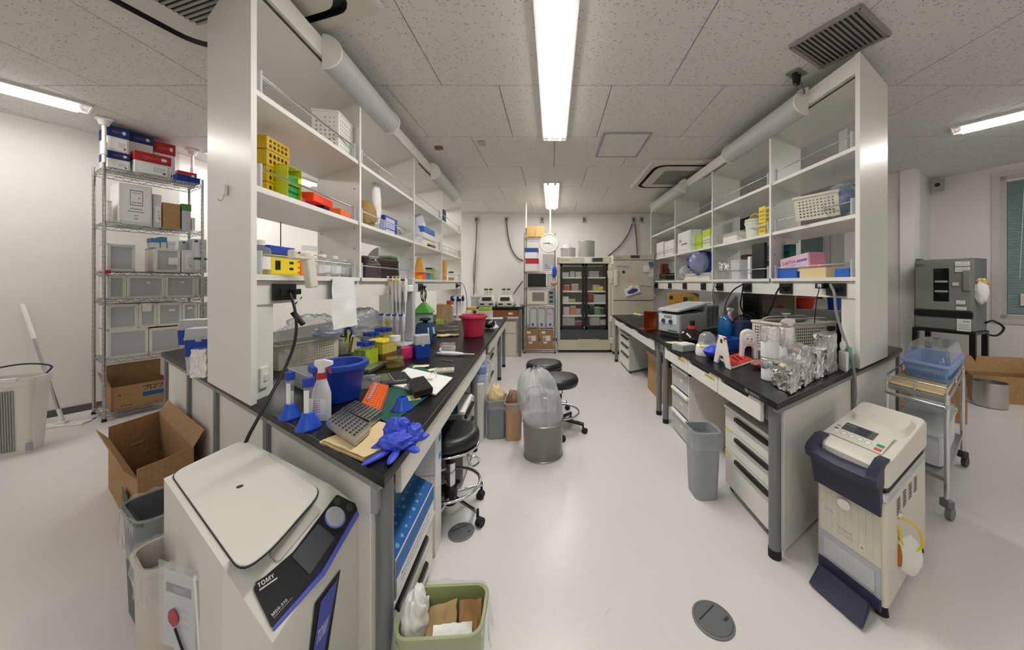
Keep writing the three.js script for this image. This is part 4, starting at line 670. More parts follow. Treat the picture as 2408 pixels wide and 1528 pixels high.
// ---------- things on the left bench, near to far ----------
coneStand('left blue cone stand nearest the white end panel', 682, 982, 56, 34, 90);
coneStand('right blue cone stand at the front bench edge', 725, 1006, 66, 38, 98);
coneStand('empty pale blue cone stand on the green mat', 946, 963, 52, 30, 0);
sprayBottle('white spray bottle with red collar before the blue bucket', at(756, 985, TOP), TOP, 0.245, 0.032, { ry: 0.3, print: print(1, 1.2, 64, (x, w, h) => { fill(x, '#e9e6e6', 0, 0, w, h); scrib(x, 4, 6, w * 0.5, 6, h * 0.14, '#c55a66'); }) });
{ const { p } = cylAt(799, 938, 145), o = T('ice_bucket', 'deep blue round ice bucket on the left bench', 'bucket', on(p, TOP)); part(o, 'bucket', bucketGeo(0.082, 0.11, 0.18, 0.012, 0.013, 0.028), M.blue); }
{ // pink-red ice bucket farther along
  const { p, r } = cylAt(1114, 790, 64), o = T('ice_bucket', 'pinkish red round ice bucket on the left bench', 'bucket', on(p, TOP)), h = 50 * p.s; part(o, 'bucket', bucketGeo(r * 0.72, r * 0.93, h, 0.01, r * 0.1, h * 0.14), M.redPink); }
{ // gray partitioned box
  const e = span(673, 905, 737, 925, TOP), o = T('divided_box', 'gray divided plastic box behind the blue bucket', 'box', on(e, TOP), e.ry - 0.1), w = e.w * 1.15, d = 0.14, h = 0.085;
  part(o, 'box', tub(w, d, h, 0.006, 0.003, 1.04, 0.001).translate(0, 0, -d / 2), M.trayGrey); part(o, 'divider', [box(0.003, h - 0.012, d - 0.01, 0, 0.008, -d / 2)], M.trayGrey);
}
const e1 = span(655, 872, 795, 838, TOP);
const bk1 = basket('large cream perforated basket full of plastic bags behind bucket', e1, TOP, 0.145, 0.2, M.cream, { cell: 0.021 });
one('plastic_bag', 'crumpled clear plastic bag spilling from the large cream basket', 'bag', lump(e1.w * 0.46, 0.11, 0.085, 0.22, 2.3, 40, 2), M.film, { x: e1.x - 0.06, y: TOP + 0.06, z: e1.z - 0.1 }, e1.ry);
one('plastic_bag', 'folded blue-printed bag on top of the cream basket', 'bag', lump(0.09, 0.035, 0.05, 0.3, 2.3, 26, 4), std(0xdfe2f0, 0.2, { transmission: 0.6, thickness: 0 }), { x: e1.x + 0.04, y: TOP + 0.15, z: e1.z - 0.12 }, e1.ry);
const e2 = span(806, 834, 880, 812, TOP);
basket('greenish cream perforated basket right of the large cream basket', e2, TOP, 0.12, 0.2, col(0xdfe0c4, 0.5), { cell: 0.017 });
one('plastic_bag', 'heap of clear tube bags in the greenish basket', 'bag', lump(e2.w * 0.5, 0.115, 0.09, 0.25, 2.6, 36, 7), std(0xf0f1f7, 0.15, { transmission: 0.75, thickness: 0 }), { x: e2.x - 0.04, y: TOP + 0.05, z: e2.z - 0.1 }, e2.ry);
{ // scissors in a pen cup
  const p = at(812, 832, TOP), o = grow(T('pen_cup', 'clear cup of scissors and pens beside the cream baskets', 'cup', on(p, TOP)), 1.35); part(o, 'cup', lathe([[0, 0], [0.03, 0], [0.034, 0.07], [0.032, 0.07], [0.028, 0.003], [0, 0.003]], 20), M.clear);
  const loop = (x, m, a) => part(o, 'scissors', [turn(new THREE.TorusGeometry(0.019, 0.0055, 8, 20).scale(1, 1.5, 1), 0, 0, a, x, 0.125, 0), turn(box(0.01, 0.1, 0.003), 0, 0, a * 0.6, x, 0.006, 0)], m);
  loop(-0.014, col(0x1f2b6a, 0.4), 0.15); loop(0.018, col(0x244b88, 0.4), -0.15); part(o, 'pen', rod([0.018, 0.005, 0.012], [0.026, 0.13, 0.014], 0.006), col(0xe0e02a, 0.4)); part(o, 'pen', rod([-0.006, 0.005, 0.012], [-0.012, 0.1, 0.015], 0.005), M.red); part(o, 'pen', rod([0.025, 0.005, -0.004], [0.045, 0.1, 0], 0.005), col(0xb5522c, 0.5));
}
// lime racks with blue-capped tubes
function cappedRack(label, px, py, wpx, hpx, m, n) {
  const p = at(px, py, TOP), w = wpx * p.s * 0.8, h = hpx * p.s, d = w * 0.9, o = T('tube_rack', label, 'tube rack', on(p, TOP), -0.35, 'racks of blue-capped tubes'); tubeRackGeo(o, w, h, d, 3, 3, m);
  for (let i = 0; i < n; i++) { const x = ((i % 2) - 0.5) * w * 0.5, z = (Math.floor(i / 2) - 0.5) * d * 0.5, t = part(o, 'tube', cyl(w * 0.15, w * 0.15, h * 1.25, x, 0.006, z, 14), M.clear); part(t, 'cap', cyl(w * 0.19, w * 0.19, h * 0.22, x, h * 1.2, z, 18), col(0x1b3fa6, 0.45)); }
  return o;
}
cappedRack('front lime green rack with blue-capped tubes by the bucket', 861, 862, 46, 42, M.limeClear, 4);
cappedRack('middle green rack with blue-capped tubes behind the front one', 873, 832, 40, 36, std(0x7fd03a, 0.35, { transmission: 0.3, thickness: 0 }), 4);
cappedRack('yellow-green rack of blue-capped tubes nearest the glass jar', 902, 822, 44, 36, std(0xd9cf2a, 0.35, { transmission: 0.3, thickness: 0 }), 4);
{ const p = at(896, 850, TOP), o = grow(T('plastic_box', 'stacked pale yellow plastic boxes beside the clear bottle', 'box', on(p, TOP), -0.3), 1.45); part(o, 'lower_box', rbox(0.11, 0.045, 0.09, 0, 0, 0, 0.004), std(0x8a5a1e, 0.3, { transmission: 0.25, thickness: 0 })); part(o, 'upper_box', rbox(0.11, 0.05, 0.09, 0, 0.046, 0, 0.004), std(0xe9d95e, 0.35, { transmission: 0.3, thickness: 0 })); part(o, 'lid', rbox(0.115, 0.012, 0.094, 0, 0.097, 0, 0.004), M.yellow); }
grow(bottle('clear square bottle of pale liquid with white cap by calculator', at(929, 862, TOP), TOP, 0.034, 0.135, { square: true, ry: 0.5, m: M.glass, fill: 0.28, liq: M.liquid, neck: 0.5, capH: 0.16 }), 1.6);
{ const p = at(932, 806, TOP), o = grow(T('glass_jar', 'round glass jar of pinkish material behind the clear bottle', 'jar', on(p, TOP)), 1.4); part(o, 'jar', lathe([[0, 0], [0.036, 0], [0.036, 0.09], [0.03, 0.1], [0.032, 0.115]], 28), M.glass); part(o, 'filling', cyl(0.033, 0.033, 0.06, 0, 0.004, 0, 20), col(0xb77a86, 0.7)); part(o, 'lid', cyl(0.034, 0.033, 0.012, 0, 0.112, 0, 24), M.clear); }
grow(one('pink_case', 'hot pink rounded plastic case beside the blue tip box', 'case', loft([ring(0.07, 0.06, 0.02, 0), ring(0.078, 0.068, 0.024, 0.03), ring(0.07, 0.06, 0.02, 0.062), ring(0.04, 0.03, 0.01, 0.068)]), M.pink, on(at(957, 840, TOP), TOP), 0.4), 1.2);
{ // pocket scale with smoky cover
  const e = span(868, 880, 912, 858, TOP), o = T('pocket_scale', 'small dark scale with smoky green cover by the bucket', 'scale', on(e, TOP), e.ry); part(o, 'base', rbox(e.w, 0.014, 0.1, 0, 0, -0.05, 0.004), M.darkGrey); part(o, 'cover', rbox(e.w * 0.98, 0.014, 0.096, 0, 0.0145, -0.05, 0.004), std(0x6f7664, 0.25)); }
one('plastic_bag', 'small crumpled clear bag between bucket and calculator', 'bag', lump(0.05, 0.028, 0.04, 0.25, 2.5, 26, 11), M.film, on(at(868, 912, TOP), TOP), 0.3);
{ // green cutting mat, notebook, papers
  const mat = [P3(835, 958, TOP), P3(918, 998, TOP), P3(1066, 888, TOP), P3(968, 856, TOP)].map(([x, d]) => [x, d]);
  one('cutting_mat', 'dark green cutting mat lying on the left bench', 'cutting mat', bprism(mat, TOP, TOP + 0.003, 0.001), M.matGreen);
  const nb = [P3(902, 905, TOP), P3(1025, 932, TOP), P3(1064, 892, TOP), P3(958, 868, TOP)].map(([x, d]) => [x, d]);
  one('notebook', 'open white notebook lying on the green mat', 'notebook', bprism(nb, TOP + 0.0032, TOP + 0.012, 0.002), M.paper);
  const B2_ = (px, py, h = TOP) => P3(px, py, h).slice(0, 2), F4 = (a, b, c, h) => frame4(B2_(...a, h), B2_(...b, h), B2_(...c, h));
  { const y = TOP + 0.0125, f = F4([898, 908], [972, 900], [952, 878], y), o = T('calculator', 'dark gray calculator with many keys on the notebook', 'calculator', { x: 0, z: 0 });
    part(o, 'body', f.block(0, 1, 0, 1, y, y + 0.014, 0.01), col(0x3f4145, 0.45)); part(o, 'display', f.block(0.05, 0.34, 0.2, 0.85, y + 0.014, y + 0.016, 0.003, 0.0005), col(0x6a6b4a, 0.25)); part(o, 'keypad_plate', f.block(0.4, 0.97, 0.08, 0.92, y + 0.014, y + 0.0155, 0.003, 0.0005), M.trayGrey);
    const kg = []; for (let i = 0; i < 6; i++) for (let j = 0; j < 4; j++) kg.push(f.block(0.43 + i * 0.088, 0.5 + i * 0.088, 0.13 + j * 0.2, 0.27 + j * 0.2, y + 0.0155, y + 0.019, 0.001, 0.0005)); each(o, 'key', kg, M.black); }
  one('usb_hub', 'small white device with looped white cable on the notebook', 'device', [rbox(0.05, 0.012, 0.025, 0, 0, 0, 0.004), tube([[-0.02, 0.008, 0], [-0.06, 0.004, -0.01], [-0.09, 0.003, -0.03], [-0.07, 0.003, -0.05], [-0.03, 0.006, -0.03]], 0.002, 30), tube([[0.0, 0.01, 0], [0.01, 0.03, -0.02], [0.035, 0.034, -0.02], [0.04, 0.01, 0]], 0.003, 24)], M.white, on(at(1008, 893, TOP + 0.012), TOP + 0.0125), 0.1);
  { const y = TOP + 0.0125, f = F4([974, 937], [1018, 925], [996, 896], y), o = T('tube_rack', 'black tube block with many holes at the mat edge', 'tube rack', { x: 0, z: 0 }); part(o, 'block', f.block(0, 1, 0, 1, y, y + 0.012, 0.006), M.black); part(o, 'hole_plate', drilled(f, 9, 9, 0.0042, y + 0.012, y + 0.03), M.black); }
  one('sticky_notes', 'pale yellow sticky note pad beside the black tube block', 'sticky notes', turn(rbox(0.075, 0.003, 0.075, 0, 0, 0, 0.0006), 0, 0.5, 0), col(0xe9e08c, 0.8), on(at(968, 938, TOP), TOP + 0.0034));
  { const y = TOP + 0.0035, f = F4([848, 968], [893, 980], [914, 920], y), h = 0.032, o = T('tube_rack', 'bright orange tube rack holding a strip of tubes', 'tube rack', { x: 0, z: 0 }); part(o, 'block', f.block(0, 1, 0, 1, y, y + h * 0.5, 0.004), M.orange); part(o, 'hole_plate', drilled(f, 6, 12, 0.005, y + h * 0.5, y + h), M.orange); each(o, 'tube', Array.from({ length: 8 }, (_, i) => { const p = f.world(0.3, 0.2 + i * 0.085, y + h); return cyl(0.007, 0.0075, 0.012, p[0], p[1] + 0.001, p[2], 12); }), col(0xc9b2b8, 0.4)); }
  const note = (label, px, py, w, d, ry, m) => one('memo_sheet', label, 'paper', sheet(w, d, 0.001, 0.003, 4, 10, px), m, on(at(px, py, TOP), TOP + 0.001), ry);
  note('pale yellow memo sheet with curled edge left of the well plate', 990, 862, 0.1, 0.06, 0.2, col(0xe6e2ac, 0.8));
  note('second pale yellow memo sheet touching the well plate', 1020, 870, 0.07, 0.05, 0.7, col(0xece8b4, 0.8));
  { const e = span(1028, 872, 1060, 882, TOP), o = T('well_plate', 'pale gray well plate near the inner bench edge', 'well plate', on(e, TOP), 0.25); part(o, 'plate', rbox(0.12, 0.014, 0.085, 0, 0, -0.03, 0.003), col(0xb7b9b1, 0.5)); part(o, 'wells', turn(perforated(0.112, 0.078, 0.002, 12, 8, 0.6, 0.6, 0.03, 0.03), -Math.PI / 2, 0, 0, 0, 0.0155, 0.009), col(0xc8cac2, 0.5)); part(o, 'tape', rbox(0.02, 0.001, 0.07, 0.0, 0.0168, -0.03, 0.0004), col(0xd6c98e, 0.7)); }
}
{ // aluminium blocks on folded paper towels
  const e = span(742, 1040, 832, 1080, TOP); one('paper_towel', 'stack of folded tan paper towels under the metal blocks', 'paper towel', [sheet(e.w * 1.1, 0.2, 0.005, 0.003, 5, 16, 2), sheet(e.w * 1.06, 0.19, 0.004, 0.003, 6, 16, 5).translate(0.006, 0.007, 0)], M.kraft, { x: e.x + 0.075, y: TOP, z: e.z - 0.075 }, e.ry);
  const yb = TOP + 0.017, Bq = (px, py) => P3(px, py, yb).slice(0, 2), blk = (label, a, b, c) => { const f = frame4(Bq(...a), Bq(...b), Bq(...c)), o = T('heat_block', label, 'heat block', { x: 0, z: 0 }, 0, 'drilled aluminium blocks'), h = 0.032; part(o, 'lower_plate', f.block(0, 1, 0, 1, yb, yb + h * 0.42, 0.008), M.steel); part(o, 'drilled_block', drilled(f, 8, 6, 0.0062, yb + h * 0.43, yb + h), M.brushed); };
  blk('front drilled aluminium heat block on paper towels', [766, 1006], [835, 1052], [872, 1018]); blk('rear drilled aluminium heat block next to the orange rack', [804, 978], [868, 1008], [899, 984]);
}
{ // crumpled nitrile gloves
  const p = at(938, 1052, TOP), o = T('nitrile_gloves', 'crumpled blue nitrile gloves at the front bench corner', 'gloves', on(p, TOP), 0.3);
  const fg = (a, L, r, k, x = 0, z = 0) => lump(L, r * 0.6, r, 0.09, 1.5, 22, k).rotateY(-a).translate(x + Math.cos(a) * L * 0.8, 0, z + Math.sin(a) * L * 0.8);
  part(o, 'crumpled_glove', [lump(0.05, 0.022, 0.044, 0.26, 1.5, 48, 3), lump(0.034, 0.032, 0.03, 0.28, 1.6, 40, 9).translate(-0.01, 0.004, -0.04), lump(0.026, 0.026, 0.03, 0.26, 1.6, 30, 14).translate(0.045, 0.002, -0.02), fg(2.3, 0.055, 0.013, 1, -0.02, 0.025), fg(1.7, 0.045, 0.0125, 2, 0, 0.035), fg(0.9, 0.034, 0.014, 4, 0.03, 0.02), fg(-0.3, 0.036, 0.018, 5, 0.03, -0.02), fg(-1.9, 0.03, 0.016, 6, 0, -0.07), fg(2.9, 0.03, 0.018, 7, -0.03, -0.01)], M.glove);
}
// middle and far half of the left bench
tipBox('blue tip box with frosted lid behind the sticky notes', at(991, 838, TOP), TOP, 0.105, 0.165, 0.105, 0.6);
{ const p = at(1072, 836, TOP), o = grow(T('pipette_lying', 'white pipette lying across the inner bench edge', 'pipette', on(p, TOP + 0.014), -0.12), 1.25); part(o, 'body', turn(lathe([[0.003, 0], [0.004, 0.07], [0.009, 0.075], [0.014, 0.13], [0.014, 0.2], [0.008, 0.22], [0.008, 0.24], [0, 0.24]], 16), 0, 0, Math.PI / 2, 0.12, 0, 0), M.white); part(o, 'plunger', turn(cyl(0.006, 0.006, 0.02, 0, 0, 0, 10), 0, 0, Math.PI / 2, -0.115, 0, 0), col(0x6a5fc0, 0.5)); part(o, 'hook', tube([[-0.09, 0.01, 0], [-0.11, 0.02, -0.01], [-0.1, 0.03, -0.02]], 0.004), M.white); }
one('tweezers', 'steel tweezers lying beside the white pipette', 'tweezers', [rod([-0.05, 0.003, 0], [0.06, 0.003, 0.002], 0.0022, 6), rod([-0.05, 0.003, 0.002], [0.06, 0.003, 0.012], 0.0022, 6)], M.steel, on(at(1050, 848, TOP), TOP), -0.35);
{ const p = at(1053, 826, TOP), o = grow(T('sample_box', 'small clear box of tubes near the white pipette', 'box', on(p, TOP), 0.05), 1.25); part(o, 'base', rbox(0.085, 0.03, 0.075, 0, 0, 0, 0.004), M.milky); part(o, 'tubes', turn(perforated(0.075, 0.065, 0.004, 6, 5, 0.5, 0.5), -Math.PI / 2, 0, 0, 0, 0.034, 0.032), col(0xc9a9a2, 0.5)); part(o, 'lid', rbox(0.087, 0.022, 0.077, 0, 0.031, 0, 0.004), M.clear); }
{ // vortex mixer
  const e = span(972, 802, 1012, 808, TOP), o = grow(T('vortex_mixer', 'dark blue vortex mixer with black cup head', 'vortex mixer', on(e, TOP), 0.15), 1.5), w = 0.125; part(o, 'body', loft([ring(w, 0.13, 0.012, 0), ring(w, 0.13, 0.012, 0.03), ring(w * 0.72, 0.085, 0.012, 0.115), ring(w * 0.5, 0.06, 0.01, 0.118)]).translate(0.01, 0, -0.05), col(0x17385f, 0.45)); part(o, 'cup', lathe([[0.014, 0.115], [0.016, 0.13], [0.034, 0.133], [0.034, 0.147], [0, 0.15]], 24, 0.01, 0, -0.05), M.rubber); part(o, 'control_panel', turn(rbox(0.05, 0.06, 0.003, 0, 0, 0, 0.001), -0.25, 0.75, 0, 0.062, 0.035, 0.0), col(0x9fb2c4, 0.5)); part(o, 'knob', turn(cyl(0.009, 0.009, 0.012, 0, 0, 0, 16), Math.PI / 2 - 0.25, 0.75, 0, 0.078, 0.045, 0.004), M.black); }
{ // pipette carousel in front of the partition
  const p = at(941, 810, TOP), o = grow(T('pipette_stand', 'gray pipette stand with five hanging white pipettes', 'pipette stand', on(p, TOP), -0.3), 1.32); const w = 0.2;
  part(o, 'base', rbox(0.2, 0.02, 0.17, 0.0, 0, 0, 0.01), col(0xc7c9cb, 0.45)); part(o, 'column', rbox(0.17, 0.44, 0.03, -0.01, 0.02, -0.05, 0.01), col(0xc2c4c6, 0.45)); part(o, 'holder', rbox(0.19, 0.05, 0.05, 0, 0.36, 0, 0.01), M.white);
  [[-0.07, M.pinkPale], [-0.03, M.orange], [0.0, M.lime], [0.03, M.yellow], [0.075, M.navy]].forEach(([x, m]) => pipette(o, x, 0.2, 0.035, 0.27, M.white, m));
  [[-0.08, -1], [-0.02, 0], [0.03, 0], [0.08, 1]].forEach(([x, k]) => pipette(o, x, 0.03, 0.06, 0.2, col(0xd9dbdd, 0.4), col(0x243a82, 0.45)));
  part(o, 'foot_knob', turn(cyl(0.008, 0.008, 0.01, 0, 0, 0, 14), Math.PI / 2, 0, 0, 0.02, 0.02, 0.088), M.plum);
}
{ const p = at(1075, 752, TOP), o = T('pipette_stand', 'smaller pipette stand with blue-handled pipettes beyond the bottles', 'pipette stand', on(p, TOP), 0.1); part(o, 'base', cyl(0.09, 0.085, 0.02, 0, 0, 0, 24), col(0xc7c9cb, 0.45)); part(o, 'column', cyl(0.012, 0.012, 0.36, 0, 0.02, 0, 14), col(0xc7c9cb, 0.45)); part(o, 'ring', cyl(0.07, 0.06, 0.03, 0, 0.32, 0, 24), M.white); for (let i = 0; i < 5; i++) { const a = i * 1.25; pipette(o, Math.cos(a) * 0.085, 0.13, Math.sin(a) * 0.085, 0.25, M.white, M.blueDeep); part(o, 'handle', lump(0.02, 0.045, 0.02, 0.1, 2, 12, i).translate(Math.cos(a) * 0.085, 0.27, Math.sin(a) * 0.085), M.blueDeep); } }
for (const [i, [px, lab]] of [[886, 'left yellow slotted rack plate leaning on the greenish basket'], [908, 'right yellow slotted rack plate leaning near the pipette stand']].entries()) { const p = at(px, 797 - i * 4, TOP), o = T('rack_plate', lab, 'tube rack', on(p, TOP), -0.3, 'yellow slotted rack plates'); part(o, 'plate', turn(perforated(0.075, 0.13, 0.004, 5, 7, 0.6, 0.5), -0.08, 0, 0), M.yellow); part(o, 'leg', turn(perforated(0.075, 0.13, 0.004, 5, 7, 0.6, 0.5), -0.08, 0, 0, 0, 0, -0.03), M.yellow); o.scale.setScalar(1.4); part(o, 'spacer', [box(0.07, 0.004, 0.03, 0, 0.002, -0.014)], M.yellow); }
grow(one('paper_towel', 'tan folded paper towel beside the pink ice bucket', 'paper towel', sheet(0.17, 0.1, 0.004, 0.006, 5, 14, 6), M.kraft, on(at(1053, 790, TOP), TOP), 0.3), 1.3);
grow(bottle('glass reagent bottle with orange cap beyond the vortex mixer', at(1057, 768, TOP), TOP, 0.05, 0.24, { m: M.glass, fill: 0.3, neck: 0.4, cap: col(0xc2452a, 0.4) }), 1.45);
grow(bottle('low wide glass bottle standing on the tan towel', at(1040, 778, TOP), TOP, 0.055, 0.14, { m: M.glass, fill: 0.4, neck: 0.5, cap: null }), 1.35);
grow(bottle('clear square glass bottle without cap by orange-capped bottle', at(1067, 776, TOP), TOP, 0.045, 0.17, { square: true, m: M.glass, fill: 0.2, neck: 0.5, cap: null }), 1.35);
{ const p = at(997, 768, TOP), o = T('green_cover', 'bright green cone cover on a box at the shelf partition', 'cover', { x: deep(997, 3.6).x, y: 0, z: -3.6 }); part(o, 'cone', loft([ring(0.2, 0.16, 0.02, 1.02), ring(0.19, 0.15, 0.02, 1.035), ring(0.05, 0.05, 0.02, 1.13), ring(0.02, 0.02, 0.005, 1.132)]), col(0x4fa33a, 0.5)); part(o, 'box_below', rbox(0.16, 0.225, 0.12, 0, TOP + 0.001, 0, 0.004), col(0x9fb7ad, 0.5)); }
carton('plain brown carton against the shelf partition, left bench far side', { ...deep(1044, 4.5), w: 0.2, ry: 0.2 }, TOP, 0.26, 0.2, col(0xb9976c, 0.85), { tape: M.kraft });
const stickyBox = (label, px, py, w, h, d, m, ry = 0.1, name = 'reagent_box') => { const p = at(px, py, TOP), o = T(name, label, 'box', on(p, TOP), ry, 'small coloured boxes on the left bench'); part(o, 'body', rbox(w, h * 0.75, d, 0, 0, 0, 0.003), m); part(o, 'lid', rbox(w + 0.003, h * 0.25, d + 0.003, 0, h * 0.755, 0, 0.003), m); return o; };
stickyBox('fluorescent yellow box standing by the partition', 985, 768, 0.045, 0.11, 0.05, col(0xd8f02c, 0.5)); stickyBox('fluorescent yellow low box near the glass bottles', 1035, 760, 0.1, 0.05, 0.07, col(0xd8f02c, 0.5)); stickyBox('blue and white kit box behind the vortex mixer', 1004, 762, 0.11, 0.1, 0.08, col(0x8fb0b8, 0.5)); stickyBox('flat royal blue box behind the yellow low box', 1030, 748, 0.12, 0.05, 0.08, col(0x2d4fc0, 0.5)); stickyBox('pale teal kit box between partition and bottles', 1020, 755, 0.12, 0.1, 0.08, col(0xa9c4bf, 0.5)); stickyBox('small green and orange box beside the red bucket', 1092, 746, 0.07, 0.06, 0.06, col(0x5fae4c, 0.5)); stickyBox('white paper box tilted beyond the red bucket', 1102, 748, 0.09, 0.12, 0.03, M.paper, 0.8);
{ const e = span(1120, 749, 1156, 749, TOP), o = T('tube_rack', 'white lattice rack with green lid at bench far end', 'tube rack', on(e, TOP), 0); part(o, 'rack', [perforated(e.w, 0.12, 0.004, 12, 6, 0.6, 0.6), box(e.w, 0.12, 0.1, 0, 0, -0.056)], M.white); part(o, 'lid', rbox(e.w * 0.85, 0.05, 0.09, 0.01, 0.121, -0.05, 0.004), col(0xb4d03a, 0.4)); }
stickyBox('clear-lidded yellow tip box behind the white lattice rack', 1108, 738, 0.16, 0.12, 0.1, col(0xd9c93a, 0.5)); stickyBox('dark blue bottle carrier behind the lattice rack', 1120, 744, 0.09, 0.1, 0.08, col(0x2b3a66, 0.5));
one('film_bag', 'shiny black plastic bag beside the pink ice bucket', 'bag', lump(0.06, 0.045, 0.07, 0.25, 2.4, 26, 21), std(0x1c1c1e, 0.2), on(at(1150, 772, TOP), TOP), 0.2);
one('memo_sheet', 'stack of papers lying at the far bench corner', 'paper', [rbox(0.3, 0.01, 0.2, 0, 0, 0, 0.002)], col(0xd9d9d6, 0.8), on(at(1160, 749, TOP), TOP), 0.1);
// --- fixed to the left shelf unit ---
const onStrip = (px, py) => { const t = Lt(px, 0.018), [x, d] = Lp(t, 0.018); return { x, y: hAt(py, d), z: -d, d, s: d / FOC }; };
function outlet(label, p, ry, w, h, plug, group) { const o = T('power_outlet', label, 'power outlet', { ...p, y: 1.303 }, ry, group); part(o, 'plate', rbox(w, h, 0.014, 0, -h / 2, 0, 0.002), M.black); part(o, 'socket', rbox(w * 0.5, h * 0.55, 0.006, 0, -h * 0.275, 0.008, 0.002), M.rubber); if (plug) part(o, 'plug', [rbox(w * 0.3, h * 0.35, 0.04, plug, -h * 0.17, 0.03, 0.006)], M.cable); return o; }
const Lry = Math.PI / 2 + 0.065, Rry = -Math.PI / 2 + 0.02;
{ const p = onStrip(664, 686); outlet('large black outlet box at the near end of the left strip', { ...p, x: p.x + 0.012 }, Lry, 0.15, 0.085, 0.03, 'black outlets on the left strip'); const q = onStrip(961, 670); outlet('black outlet plate behind the pipette stand', { ...q, x: q.x + 0.008 }, Lry, 0.13, 0.075, 0, 'black outlets on the left strip'); const r = onStrip(988, 669); outlet('black outlet plate beside the partition with coiled cable', { ...r, x: r.x + 0.008 }, Lry, 0.13, 0.075, 0.02, 'black outlets on the left strip'); const u = onStrip(1074, 665); outlet('black plug and outlet at the far end of left strip', { ...u, x: u.x + 0.008 }, Lry, 0.12, 0.075, 0.02, 'black outlets on the left strip');
  cord('power_cable', 'thick black power cable hanging down to the centrifuge', [[682, 690, 1.66], [692, 720, 1.64], [697, 770, 1.62], [690, 815, 1.6], [668, 870, 1.54], [636, 930, 1.44], [606, 985, 1.36], [583, 1028, 1.31], [572, 1060, 1.31], [566, 1120, 1.33]].map(([a, b, c]) => [deep(a, c).x, hAt(b, c), -c]), 0.0065);
  cord('power_cable', 'coiled black cable hanging from the partition outlet', Array.from({ length: 60 }, (_, i) => { const a = i / 60 * 22; return [r.x + 0.04 + 0.012 * Math.sin(a * 0.7), r.y - 0.12 + 0.1 * Math.cos(a) * (0.8 + 0.2 * Math.sin(a * 0.37)), r.z + 0.055 * Math.sin(a)]; }).concat([[r.x + 0.1, r.y - 0.35, r.z + 0.1], [r.x + 0.15, r.y - 0.42, r.z + 0.3]]), 0.0045, M.cable, 240);
  cord('power_cable', 'gray cable drooping at the far end of left strip', [[u.x + 0.04, u.y, u.z], [u.x + 0.12, u.y - 0.02, u.z + 0.05], [u.x + 0.17, u.y - 0.2, u.z + 0.02], [u.x + 0.18, u.y - 0.5, u.z + 0.0]], 0.006, M.cableGrey);
  const aw = onStrip(700, 720); one('black_adapter', 'black cylindrical adapter hanging under the outlet box', 'adapter', [turn(cyl(0.013, 0.015, 0.085, 0, 0, 0, 16), 0, 0, 0.7, 0, -0.1, 0), tube([[-0.045, -0.045, 0], [-0.05, 0.0, 0], [-0.03, 0.05, -0.03]], 0.003)], M.cable, { x: aw.x + 0.03, y: aw.y, z: aw.z });
}
{ // white sheet taped to the strip
  const a = onStrip(768, 652), b = onStrip(824, 652), L = Math.hypot(b.x - a.x, b.z - a.z), m = print(1, 2.2, 256, (x, w, h) => { fill(x, '#efefee', 0, 0, w, h); [[0.12, 0.22, 0.6], [0.12, 0.3, 0.3], [0.14, 0.42, 0.7], [0.14, 0.47, 0.5], [0.14, 0.6, 0.3], [0.14, 0.72, 0.2], [0.14, 0.84, 0.25]].forEach(([u, v, l]) => scrib(x, w * u, h * v, w * l, 1, 10, '#c9c9cc')); });
  const o = T('paper_sheet', 'long white handwritten sheet hanging from the left shelf', 'paper', { x: (a.x + b.x) / 2 + 0.03, y: 0, z: (a.z + b.z) / 2 }, Lry); const g = new THREE.PlaneGeometry(L, 0.34, 6, 14), ps = g.attributes.position; for (let i = 0; i < ps.count; i++) { const y = ps.getY(i); ps.setZ(i, 0.012 * noise.noise(ps.getX(i) * 12, y * 9, 3) + 0.03 * Math.pow(0.5 - y / 0.34, 2) * (ps.getX(i) > 0 ? 1 : 0.4)); } g.computeVertexNormals(); g.userData.uv = true; part(o, 'sheet', g.translate(0, hAt(650, a.d) - 0.17, 0), m);
}
{ // beige electronic pipette charger arm clipped to the rail
  const p = onStrip(668, 600), o = T('pipette_charger', 'beige pipette controller hanging on the rail above outlet', 'pipette', { x: p.x + 0.09, y: 0, z: p.z }, Lry - 0.2); const y = hAt(600, p.d); part(o, 'head', rbox(0.1, 0.05, 0.045, -0.01, y - 0.025, 0, 0.01), M.cream); part(o, 'arm', turn(rbox(0.05, 0.18, 0.04, 0, 0, 0, 0.008), 0, 0, 0.16, 0.065, y - 0.17, 0.0), M.cream); part(o, 'rod', rod([0.05, y + 0.012, 0], [0.13, y + 0.005, 0], 0.004), M.cream); part(o, 'dial', turn(cyl(0.005, 0.005, 0.003), Math.PI / 2, 0, 0, -0.035, y + 0.01, 0.024), M.darkGrey); part(o, 'print', decal(0.045, 0.012).translate(-0.005, y + 0.002, 0.0235), print(4, 1, 64, (x, w, h) => { fill(x, '#e3decd', 0, 0, w, h); text(x, 'Swift P', 2, h * 0.8, h * 0.8, '#555'); })); }
{ const [x, d] = Lp(1.56, 0.027), o = T('wall_switch', 'white rocker switch plate on the panel below the outlet', 'switch', { x: x + 0.004, y: hAt(887, d), z: -d }, Lry); part(o, 'plate', rbox(0.046, 0.1, 0.012, 0, -0.05, 0, 0.003), M.white); part(o, 'rocker', rbox(0.02, 0.032, 0.008, 0, -0.016, 0.008, 0.002), M.ivory); }
{ const f = Lp(1.47, 0.27), o = T('wall_hook', 'small white stick-on hook on the left end panel', 'hook', { x: f[0], y: hAt(460, f[1]), z: -f[1] + 0.006 }, Math.atan2(-0.62, 1) + 0.0); part(o, 'pad', rbox(0.03, 0.05, 0.014, 0, 0, 0.004, 0.003), M.white); part(o, 'wire_hook', tube([[0, 0.0, 0.01], [0.0, -0.02, 0.012], [-0.012, -0.03, 0.02], [-0.03, -0.02, 0.024]], 0.002), M.steel); }
